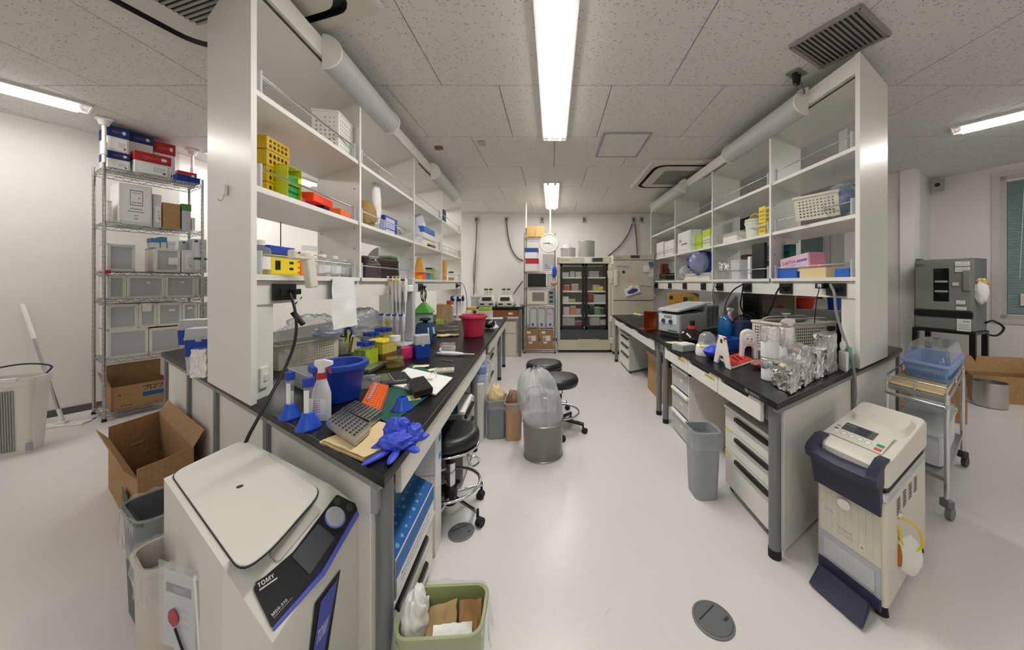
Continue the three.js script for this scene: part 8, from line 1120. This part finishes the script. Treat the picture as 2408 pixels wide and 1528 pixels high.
sprayBottle('white and pink spray bottle behind the blue oval shield', at(1716, 790, TOP), TOP, 0.3, 0.042, { ry: 0.4, body: M.milky, collar: M.pinkPale, print: print(1, 1.2, 64, (x, w, h) => { fill(x, '#e3e6ee', 0, 0, w, h); text(x, 'C-MAX', 4, h * 0.4, 16, '#b0333a'); scrib(x, 6, h * 0.5, w * 0.6, 3, h * 0.12, '#4a5a9a'); }) });
one('navy_case', 'dark navy rounded case behind the white arch', 'case', loft([ring(0.2, 0.14, 0.03, 0), ring(0.21, 0.15, 0.04, 0.02), ring(0.17, 0.12, 0.05, 0.2), ring(0.1, 0.07, 0.03, 0.215)]), col(0x16284f, 0.4), on(at(1752, 808, TOP), TOP), -0.2);
{ // white arch-shaped glove dispenser with a face
  const p = at(1760, 842, TOP), o = T('bag_dispenser', 'white arch-shaped stand with a simple face', 'stand', on(p, TOP), -0.35), w = 0.115, h = 0.215, out = [], inn = []; for (let i = 0; i <= 16; i++) { const a = Math.PI * i / 16; out.push([Math.cos(a) * w / 2 * 0.92, h - w * 0.46 + Math.sin(a) * w * 0.46]); } for (let i = 0; i <= 12; i++) { const a = Math.PI - Math.PI * i / 12; inn.push([Math.cos(a) * w * 0.25, h * 0.28 + Math.sin(a) * w * 0.3]); }
  part(o, 'arch', slab([[w / 2, 0], ...out, [-w / 2, 0], [-w * 0.3, 0], ...inn, [w * 0.3, 0]], 0.07, 0.008), col(0xe9e2e2, 0.4)); part(o, 'face_disc', turn(cyl(w * 0.3, w * 0.3, 0.01, 0, 0, 0, 28), Math.PI / 2, 0, 0, 0, h * 0.68, 0.034), M.white); each(o, 'eye', [-0.014, 0.012].map((x) => turn(cyl(0.004, 0.004, 0.004, 0, 0, 0, 12), Math.PI / 2, 0, 0, x, h * 0.7, 0.045)), M.darkGrey); part(o, 'mouth', turn(rbox(0.02, 0.006, 0.003, 0, 0, 0, 0.001), 0, 0, 0.3, 0.008, h * 0.6, 0.045), M.tan); part(o, 'green_sticker', turn(rbox(0.03, 0.002, 0.03, 0, 0, 0, 0.0008), 0, 0, -0.3, 0.02, h - 0.004, 0), col(0x2f9a6c, 0.5));
}
{ // red tray on a white A-shaped stand
  const f = frame4([P3(1692, 846, TOP)[0], P3(1692, 846, TOP)[1]], [P3(1722, 869, TOP)[0], P3(1722, 869, TOP)[1]], [P3(1774, 851, TOP)[0], P3(1774, 851, TOP)[1]]), y = TOP; const o = T('pipette_rest', 'red tray with white A-shaped stand on right bench', 'stand', { x: 0, z: 0 }); part(o, 'base', f.block(0, 1, 0, 1, y + 0.002, y + 0.012, 0.02, 0.003), M.white); part(o, 'red_mat', f.block(0.05, 0.95, 0.06, 0.96, y + 0.0125, y + 0.016, 0.015, 0.001), col(0xd8301f, 0.55)); each(o, 'slot', [0.4, 0.58].map((v) => f.block(0.25, 0.75, v, v + 0.07, y + 0.0165, y + 0.018, 0.004, 0.0004)), M.plum);  // dark bars on the mat paint the depth of its slots
  const a = P3(1680, 850, TOP), b = P3(1718, 870, TOP), L = Math.hypot(b[0] - a[0], b[1] - a[1]), w = L, h = 0.2, g = slab([[-w / 2, 0], [-w * 0.26, 0], [-w * 0.1, h * 0.32], [w * 0.1, h * 0.32], [w * 0.26, 0], [w / 2, 0], [w * 0.2, h], [-w * 0.2, h]], 0.014, 0.003), ry = Math.atan2((b[1] - a[1]), b[0] - a[0]); part(o, 'a_frame', turn(g, 0, ry, 0, (a[0] + b[0]) / 2, y + 0.002, -(a[1] + b[1]) / 2), M.ivory); each(o, 'red_ear', [-1, 1].map((s) => turn(slab([[0, 0], [s * w * 0.1, -0.005], [s * w * 0.06, -0.035]], 0.016), 0, ry, 0, (a[0] + b[0]) / 2 + Math.cos(ry) * s * w * 0.14, y + h - 0.0, -(a[1] + b[1]) / 2 - Math.sin(ry) * s * w * 0.14)), M.red); part(o, 'knob', turn(cyl(0.014, 0.014, 0.02, 0, -0.01, 0, 18), Math.PI / 2, ry, 0, (a[0] + b[0]) / 2 + 0.0, y + h * 0.84, -(a[1] + b[1]) / 2 + 0.006), M.black);
}
one('nitrile_gloves', 'pair of blue nitrile gloves behind the A-shaped stand', 'gloves', [lump(0.07, 0.035, 0.05, 0.3, 2.5, 26, 111), lump(0.06, 0.03, 0.035, 0.3, 2.5, 22, 113).translate(0.11, 0.008, -0.07)], M.glove, on(at(1682, 842, TOP), TOP), 0.3);
one('film_bag', 'red-tinted plastic film beside the foil jars', 'bag', lump(0.05, 0.02, 0.04, 0.25, 2.4, 20, 115), std(0xcf8a86, 0.3, { transmission: 0.4, thickness: 0 }), on(at(1788, 864, TOP), TOP), 0.2);
// foil-covered jars and boxes
function foilJar(label, px, py, wpx, hpx, y0 = TOP, name = 'foil_jar') { const p = at(px, py, TOP), r = wpx / 2 * p.s * p.c, h = hpx * p.s, o = T(name, label, 'jar', on(p, y0), 0, 'foil-capped plastic jars'); part(o, 'jar', lathe([[0, 0], [r * 0.92, 0], [r * 0.95, 0.006], [r * 0.95, h * 0.9], [0, h * 0.9]], 32), std(0xeceeef, 0.45, { transmission: 0.12, thickness: 0 })); const n = 40, rg = [[1.0, h * 0.55, 0.12], [1.06, h * 0.72, 0.1], [1.05, h * 0.95, 0.05], [0.98, h, 0.03], [0.5, h * 1.005, 0.02]].map(([k, y, a]) => Array.from({ length: n }, (_, i) => { const t = i / n * 2 * Math.PI, j = 1 + a * noise.noise(Math.cos(t) * 5 + px, Math.sin(t) * 5, y * 40); return [r * k * j * Math.cos(t), y + a * h * 0.9 * noise.noise(Math.cos(t) * 2.4, Math.sin(t) * 2.4, px), r * k * j * Math.sin(t)]; })); const g = loft(rg, false, true); part(o, 'foil_cap', g, M.foil); return { p, h }; }
{ const a = foilJar('lower of two stacked foil-capped jars at the bench front', 1810, 893, 44, 52); foilJar('upper of two stacked foil-capped jars at the bench front', 1810, 893, 47, 74, TOP + a.h + 0.002); foilJar('tall foil-capped jar behind the two stacked jars', 1847, 868, 46, 100); }
function foilBox(label, FL, FRt, BR, h, s, tape) { const f = frame4(FL, FRt, BR), o = T('foil_box', label, 'box', { x: 0, z: 0 }, 0, 'foil-wrapped boxes on the right bench'), g = new THREE.BoxGeometry(1, 1, 1, 9, 9, 9), p = g.attributes.position, A = 0.011; for (let i = 0; i < p.count; i++) { const u = p.getX(i) + 0.5, v = 0.5 - p.getZ(i), w = p.getY(i) + 0.5, q = f.world(u, v, TOP + 0.004 + w * h), k = (a) => A * (noise.noise(q[0] * 34 + a, q[1] * 34 + s, q[2] * 34) + 0.6 * noise.noise(q[0] * 80, q[1] * 80 + a, q[2] * 80)); p.setXYZ(i, q[0] + k(1), Math.max(TOP + 0.001, q[1] + (w > 0.02 ? k(4) : 0)), q[2] + k(8)); } const n = g.toNonIndexed(); n.computeVertexNormals(); part(o, 'foil_wrap', n, M.foil); if (tape) part(o, 'tape', f.block(0.38, 0.62, -0.03, 0.3, TOP + h, TOP + h + 0.004, 0.002, 0.001), M.kraft); return o; }
const B_ = (px, py) => { const p = P3(px, py, TOP); return [p[0], p[1]]; };
foilBox('front low foil-wrapped box with tape at the bench corner', B_(1816, 906), B_(1861, 930), B_(1890, 906), 0.125, 1, true);
foilBox('taped foil-wrapped box behind the front low one', B_(1851, 893), B_(1893, 912), B_(1918, 893), 0.185, 2, true);
foilBox('narrow foil-wrapped box third along the bench end', B_(1890, 884), B_(1921, 896), B_(1940, 883), 0.155, 3);
foilBox('tallest foil-wrapped box nearest the shelf end panel', B_(1915, 873), B_(1945, 886), B_(1968, 871), 0.235, 4);
{ const e = span(1972, 872, 1988, 868, TOP); const f = frame4(B_(1972, 868), B_(1990, 876), B_(2004, 866)), o = T('tissue_box', 'white and green carton standing at the bench end', 'box', { x: 0, z: 0 }); part(o, 'white_half', f.block(0, 0.98, 0, 0.42, TOP + 0.001, TOP + 0.12, 0.003), M.paper); part(o, 'green_half', f.block(0, 0.98, 0.44, 1, TOP + 0.001, TOP + 0.135, 0.003), col(0x6fb39c, 0.5)); part(o, 'tissue', lump(0.018, 0.03, 0.008, 0.15, 2, 16, 121).translate(f.world(0.4, 0.2, 0)[0], TOP + 0.121, f.world(0.4, 0.2, 0)[2]), M.paper); }
{ // cream lattice shopping basket
  const a = at(1838, 836, TOP), b = at(1966, 826, TOP), e = edge(a, b), o = basket('cream lattice carrying basket with dark lining on right bench', e, TOP, 0.23, 0.26, M.cream, { cell: 0.026, hole: 0.62, rim: 0.02 }); part(o, 'lining', tub(e.w - 0.02, 0.24, 0.21, 0.01, 0.003, 1, 0.001).translate(0, 0.006, -0.13), M.plum); each(o, 'handle', [[-0.24, -0.05], [-0.2, -0.21]].map(([y, z], i) => tube([[-e.w * 0.42, 0.235, z], [-e.w * 0.4, 0.262, z + 0.01], [0, 0.272, z + 0.015], [e.w * 0.4, 0.262, z + 0.01], [e.w * 0.42, 0.235, z]], 0.009, 30)), M.trayGrey); part(o, 'brown_badge', rbox(0.09, 0.04, 0.004, e.w * 0.4, 0.17, 0.004, 0.002), M.plum);
  one('funnel', 'white plastic funnel lying on the carrying basket rim', 'funnel', lathe([[0.008, 0], [0.01, 0.04], [0.05, 0.08], [0.047, 0.08], [0.008, 0.042], [0.005, 0]], 24), M.white, { x: e.x - 0.1, y: TOP + 0.25, z: e.z - 0.12 }).scale.setScalar(0.7);
}
sprayBottle('pink-triggered spray bottle behind the foil jars', at(1858, 846, TOP), TOP, 0.3, 0.04, { ry: 2.8, body: M.milky, collar: M.pinkPale });
// seen through under the shelf: the other side of the bench
one('red_basin', 'red plastic tub seen under the right shelf', 'tub', bucketGeo(0.075, 0.095, 0.12, 0.005, 0.008, 0.015), col(0xd8452f, 0.45), { x: 2.66, y: TOP + 0.29, z: -3.42 }); one('sink_ledge', 'gray ledge carrying red tub behind the right shelf', 'ledge', rbox(0.7, 0.288, 0.3, 0, 0, 0, 0.01), M.trayGrey, { x: 2.72, y: TOP + 0.001, z: -3.42 }, -0.6);
one('blue_cup', 'blue plastic beaker beside the red tub', 'beaker', bucketGeo(0.05, 0.06, 0.14, 0.004, 0.004, 0.01), M.blue, { x: 2.84, y: TOP + 0.29, z: -3.26 }); one('red_funnel', 'red funnel lying beside the blue beaker', 'funnel', lathe([[0.07, 0], [0.07, 0.01], [0.03, 0.04], [0.02, 0.06], [0, 0.06]], 24), M.red, { x: 2.55, y: TOP + 0.29, z: -3.56 });
carton('gray-brown upright board behind the cables under the shelf', { x: 2.5, z: -3.6, w: 0.5, ry: Rry }, TOP, 0.45, 0.02, col(0xa59680, 0.7), { name: 'board_panel', cat: 'board' }); carton('tall black device behind the tangled cables', { x: 2.48, z: -4.06, w: 0.32, ry: Rry }, TOP, 0.45, 0.1, M.black, { name: 'black_device', cat: 'device' });
// --- outlets and cables on the right strip ---
const onStripR = (px, py) => { const t = Rt(px, 0.018), [x, d] = Rp(t, 0.018); return { x, y: hAt(py, d), z: -d, d }; };
{
  const G = 'black outlets on the right strip', list = [[1968, 669, 0.15, 'near the right shelf end'], [1850, 670, 0.14, 'second from the right shelf end'], [1759, 667, 0.13, 'third from the right shelf end'], [1694, 665, 0.13, 'just before the middle right partition'], [1655, 664, 0.12, 'just past the middle right partition'], [1611, 663, 0.12, 'in the third right bay'], [1576, 662, 0.12, 'in the last right bay'], [1545, 662, 0.12, 'at the far right end']];
  const ps = list.map(([px, py, w, k]) => { const p = onStripR(px, py); outlet('black outlet plate ' + k, { ...p, x: p.x - 0.008 }, Rry, w, 0.088, [1968, 1850, 1759, 1694, 1545].includes(px) ? 0.01 : 0, G); return p; });
  const run = (label, p, pts, r, m) => cord('power_cable', label, [[p.x - 0.045, p.y, p.z], ...pts.map(([px, py, d]) => [deep(px, d).x, hAt(py, d), -d])], r, m, 60);
  run('gray power cable running down over the bench end', ps[0], [[1962, 690, 2.22], [1966, 730, 2.2], [1980, 780, 2.16], [1998, 830, 2.1], [2006, 860, 2.06], [2010, 890, 2.04], [2012, 935, 2.04]], 0.0085, M.cableGrey);
  run('thin cable from the black adapter near the end', { ...ps[0], z: ps[0].z - 0.1 }, [[1925, 685, 2.3], [1921, 700, 2.32], [1915, 760, 2.4]], 0.003, M.cable);
  run('black cable dropping from the second outlet to the tangle', ps[1], [[1825, 690, 2.7], [1815, 720, 2.75], [1800, 745, 2.85], [1785, 760, 2.95]], 0.007, M.cable);
  run('black cable arching left from the third outlet', ps[2], [[1722, 685, 3.2], [1705, 720, 3.15], [1708, 745, 3.1], [1730, 762, 3.05]], 0.007, M.cable); run('second black cable falling from the third outlet', ps[2], [[1745, 690, 3.25], [1742, 720, 3.3], [1755, 750, 3.3]], 0.007, M.cable);
  run('gray cable hanging beside the benchtop centrifuge', ps[3], [[1678, 675, 3.7], [1675, 700, 3.7], [1683, 725, 3.75], [1688, 735, 3.8]], 0.008, M.cableGrey); run('gray cable drooping at the far right outlet', ps[7], [[1537, 675, 6.0], [1540, 695, 5.9], [1555, 702, 5.8], [1570, 700, 5.7]], 0.01, M.cableGrey);
  { const p = onStripR(1942, 672), o = T('power_adapter', 'small black adapter plugged in beside the end outlet', 'adapter', { x: p.x - 0.03, y: p.y, z: p.z }, Rry); part(o, 'body', rbox(0.07, 0.04, 0.05, 0, -0.02, 0, 0.006), M.black); part(o, 'sticker', rbox(0.03, 0.025, 0.002, 0.01, -0.012, 0.026, 0.0005), M.paper); }
  const tg = []; for (let k = 0; k < 7; k++) { const a0 = k * 0.9, c = at(1768 + k * 4, 800, TOP); tg.push(tube(Array.from({ length: 22 }, (_, i) => { const a = i / 21 * 7 + a0; return [c.x + 0.09 * Math.sin(a * 0.83 + k) + 0.02 * k - 0.05, TOP + 0.01 + 0.016 * k + 0.085 * (1 + Math.sin(a * 1.3 + k)), c.z - 0.14 + 0.08 * Math.cos(a)]; }), 0.005, 60)); } one('cable_tangle', 'tangled heap of black cables on the right bench', 'cables', tg, M.cable).userData.kind = 'stuff';
}
// ---------- things on the right shelf unit ----------
{
  const lowE = (a, b, e) => shelfE(1, a, b, e, 0);
  const R = (label, a, b, e, lv, yt, d, m, o) => sc(label, 1, a, b, e, lv, yt, d, m, o);
  { const E = lowE(1822, 1856, 0.22), o = T('tube_rack', 'teal block rack standing at the first right partition', 'tube rack', on(E, E.y), E.ry), h = hAt(577, E.d) - E.y; part(o, 'block', rbox(E.w * 1.1, h, 0.06, 0, 0, -0.03, 0.006), M.teal); const hs = []; for (let i = 0; i < 4; i++) for (let j = 0; j < 3; j++) hs.push(turn(cyl(0.013, 0.013, 0.004, 0, 0, 0, 14), Math.PI / 2, 0, 0, E.w * (-0.36 + i * 0.25), h * (0.2 + j * 0.28), 0.0015)); each(o, 'hole', hs, col(0x0a3a38, 0.6)); }  // darker teal discs paint the depth of the holes
  { const E = lowE(1838, 1905, 0.06), m = print(2.4, 1, 256, (x, w, h) => { fill(x, '#e0c3cf', 0, 0, w, h); text(x, 'LabTex', w * 0.08, h * 0.45, h * 0.34, '#a03a66'); text(x, 'Superiority Gloves', w * 0.08, h * 0.62, h * 0.13, '#7a4a62'); fill(x, '#6a5fae', w * 0.06, h * 0.78, w * 0.3, h * 0.14); fill(x, '#7d6fb5', w * 0.6, h * 0.3, w * 0.36, h * 0.16); }); const o = T('glove_carton', 'pink glove carton lying tilted on the lowest right shelf', 'box', { x: E.x, y: E.y + 0.05, z: E.z }, E.ry), w = 0.32, h = 0.14, d = 0.13; const tl = (g) => turn(g, 0, 0, 0.12); part(o, 'body', tl(rbox(w, h, d, 0, 0, -d / 2, 0.004)), col(0xd9a9bd, 0.5)); part(o, 'end', tl(rbox(0.004, h * 0.97, d * 0.97, w / 2, h * 0.015, -d / 2, 0.001)), M.pinkPale); part(o, 'print', tl(decal(w * 0.97, h * 0.94).translate(0, h / 2, 0.0035)), m); }
  R('blue shallow tray under the tilted pink carton', 1822, 1873, 0.05, 0, 632, 0.2, col(0x2a62c4, 0.45), { name: 'shallow_tray', cat: 'tray' }); R('tan stack of filter paper on the lowest right shelf', 1880, 1942, 0.05, 0, 630, 0.16, M.kraft, { name: 'paper_stack', cat: 'paper' }); R('flat bright blue box at the right end of lowest shelf', 1962, 1996, 0.05, 0, 631, 0.08, col(0x1f63c0, 0.45), { name: 'flat_box' });
  { const E = lowE(1768, 1797, 0.06), o = T('black_screen', 'tall black upright screen on the lowest right shelf', 'screen', on(E, E.y), E.ry); part(o, 'panel', rbox(E.w, hAt(572, E.d) - E.y, 0.03, 0, 0, -0.015, 0.003), M.black); part(o, 'back_stand', rbox(E.w * 0.6, 0.06, 0.1, 0, 0, -0.085, 0.004), M.black); }
  R('white board beside the tall black screen', 1758, 1764, 0.08, 0, 603, 0.1, M.paper, { name: 'flat_box' }); R('dark brown open carton behind the clear bin', 1742, 1756, 0.26, 0, 599, 0.1, col(0x6a4a33, 0.8), {});
  { const p = sp(1, 1741, 0.1, 0), o = T('clear_bin', 'translucent plastic bin on the lowest right shelf', 'bin', on(p, p.y), Rry); part(o, 'bin', tub(0.17, 0.14, 0.21, 0.02, 0.003, 1.14, 0.004), M.milky); }
  [['left', 1703], ['right', 1718]].forEach(([k, px]) => { const p = sp(1, px, 0.1, 0), o = T('foil_cup', k + ' foil-topped beaker on the lowest right shelf', 'beaker', on(p, p.y), 0, 'foil-topped beakers on the right shelf'); part(o, 'beaker', cyl(0.045, 0.05, 0.19, 0, 0.001, 0, 20), M.clear); part(o, 'foil_cap', dented(0.1, 0.1, 0.1, 0.008, 8, 40, px).translate(0, 0.11, 0), M.foil); });
  { const p = sp(1, 1650, 0.12, 0); one('film_bag', 'blue and clear wrapped package on the third right bay', 'bag', lump(0.16, 0.14, 0.12, 0.22, 2.3, 30, 131), col(0x2f45b8, 0.35), { x: p.x, y: p.y + 0.055, z: p.z }, 0); one('film_bag', 'clear crinkled wrapper on the blue package', 'bag', lump(0.11, 0.12, 0.05, 0.25, 2.4, 26, 133), std(0xc9d0ea, 0.15, { transmission: 0.5, thickness: 0 }), { x: p.x - 0.09, y: p.y + 0.08, z: p.z + 0.12 }, 0); }
  R('white trays under the blue package, third right bay', 1608, 1668, 0.08, 0, 643, 0.2, M.ivory, { name: 'shallow_tray', cat: 'tray' }); { const p = sp(1, 1610, 0.1, 0); one('glass_beads', 'small clear glassware beside the blue package', 'glassware', lump(0.07, 0.09, 0.07, 0.2, 2.2, 22, 135), M.frosted, on(p, p.y), 0); }
  { const p = sp(1, 1568, 0.12, 0), o = T('gel_device', 'dark red and green electrophoresis gear in the last right bay', 'lab device', on(p, p.y), Rry); part(o, 'tank', rbox(0.32, 0.1, 0.16, 0, 0.03, 0, 0.006), M.plum); part(o, 'green_base', rbox(0.4, 0.028, 0.18, 0, 0, 0, 0.004), col(0x2f7a4a, 0.45)); part(o, 'red_frame', rbox(0.1, 0.18, 0.12, -0.12, 0.13, 0, 0.006), col(0x7a2f2a, 0.5)); part(o, 'wires', [tube([[0.1, 0.13, 0], [0.14, 0.24, 0.03], [0.02, 0.26, 0.05], [-0.06, 0.16, 0.05]], 0.006, 30), tube([[0.16, 0.13, 0], [0.2, 0.2, 0.04], [0.08, 0.2, 0.06], [0.0, 0.14, 0.06]], 0.006, 30)], M.cable); }
  // middle shelf
  { const E = shelfE(1, 1895, 1952, 0.02, 1), o = basket('cream perforated basket tipped over the rail, right shelf', { ...E, w: 0.26, ry: E.ry + 0.75 }, E.y + 0.03, 0.17, 0.2, M.cream, { cell: 0.026, hole: 0.5, floorHoles: true, rim: 0.02 }); o.rotation.order = 'YXZ'; o.rotation.x = 0.22; o.rotation.z = 0.06; }
  { const p = sp(1, 1992, 0.2, 1); one('film_bag', 'dark blue material in clear bag beside cream basket', 'bag', lump(0.1, 0.11, 0.13, 0.18, 2.2, 28, 141), col(0x1f3f78, 0.4), on(p, p.y), 0); const q = sp(1, 1978, 0.09, 1); one('film_bag', 'clear crinkled bag with dark specks beside cream basket', 'bag', lump(0.07, 0.1, 0.1, 0.25, 2.4, 26, 143), M.film, on(q, q.y), 0); R('blue and white carton behind the clear bags, right shelf', 1995, 2020, 0.42, 1, 440, 0.08, col(0x2d5fb0, 0.5), { name: 'glove_carton' }); }
  { const p = sp(1, 1774, 0.1, 1), o = T('foam_bucket', 'white bucket with yellow handle on the middle right shelf', 'bucket', on(p, p.y), Rry); part(o, 'bucket', bucketGeo(0.07, 0.085, 0.16, 0.005, 0.005, 0.02), col(0xe6e8da, 0.5)); part(o, 'lid', cyl(0.09, 0.085, 0.03, 0, 0.162, 0, 28), col(0xc9d9b8, 0.5)); part(o, 'handle', new THREE.TorusGeometry(0.1, 0.006, 8, 30, Math.PI).translate(0, 0.15, 0), M.yellow); }
  { const E = shelfE(1, 1787, 1798, 0.07, 1), o = T('tube_rack', 'yellow slotted rack beside the white bucket, right shelf', 'tube rack', on(E, E.y), E.ry); const h = hAt(486, E.d) - E.y; part(o, 'plate', perforated(E.w * 1.4, h, 0.005, 3, 6, 0.55, 0.55), M.yellow); part(o, 'plate', perforated(E.w * 1.4, h, 0.005, 3, 6, 0.55, 0.55).translate(0, 0, -0.05), M.yellow); part(o, 'shelf', [box(E.w * 1.4, 0.005, 0.05, 0, 0.01, -0.025)], M.yellow); }
  R('low white foam tray on the middle right shelf', 1700, 1732, 0.06, 1, 548, 0.12, M.white, { name: 'shallow_tray', cat: 'tray' }); R('dark flat monitor seen behind the white bucket', 1740, 1762, 0.44, 1, 512, 0.03, M.black, { name: 'black_screen', cat: 'screen' });
  R('lime and white tall carton, middle right shelf third bay', 1652, 1669, 0.08, 1, 540, 0.12, col(0xdfe6c8, 0.6), { lid: col(0xc3e02a, 0.5), lidH: 0.35 }); R('small lime carton beside the taller lime carton', 1633, 1650, 0.08, 1, 555, 0.1, col(0xbfe01e, 0.5), {}); R('white carton with red line tilted over the rail', 1594, 1624, 0.02, 1, 545, 0.16, M.paper, { face: { m: print(1.6, 1, 64, (x, w, h) => { fill(x, '#efeeec', 0, 0, w, h); fill(x, '#b5443c', w * 0.3, h * 0.6, w * 0.5, 3); fill(x, '#9aa', w * 0.1, h * 0.3, w * 0.2, h * 0.2); }) } });
  R('left white foam rack in the last middle right bay', 1544, 1560, 0.08, 1, 570, 0.12, M.white, { group: 'white boxes in the last right bay' }); R('right white foam rack in the last middle right bay', 1563, 1584, 0.08, 1, 566, 0.12, M.white, { group: 'white boxes in the last right bay' });
  // top shelf
  one('acrylic_sheet', 'clear acrylic sheet lying on the top right shelf', 'sheet', rbox(0.5, 0.05, 0.02, 0, 0, 0, 0.003), M.clear, on(sp(1, 1930, 0.2, 2), LV[2] + 0.001), Rry); R('small white bracket on the top right shelf near end', 1972, 1992, 0.3, 2, 306, 0.06, M.frosted, { name: 'small_bracket', cat: 'bracket' });
}
scene.updateMatrixWorld(true);
renderer.render(scene, camera);
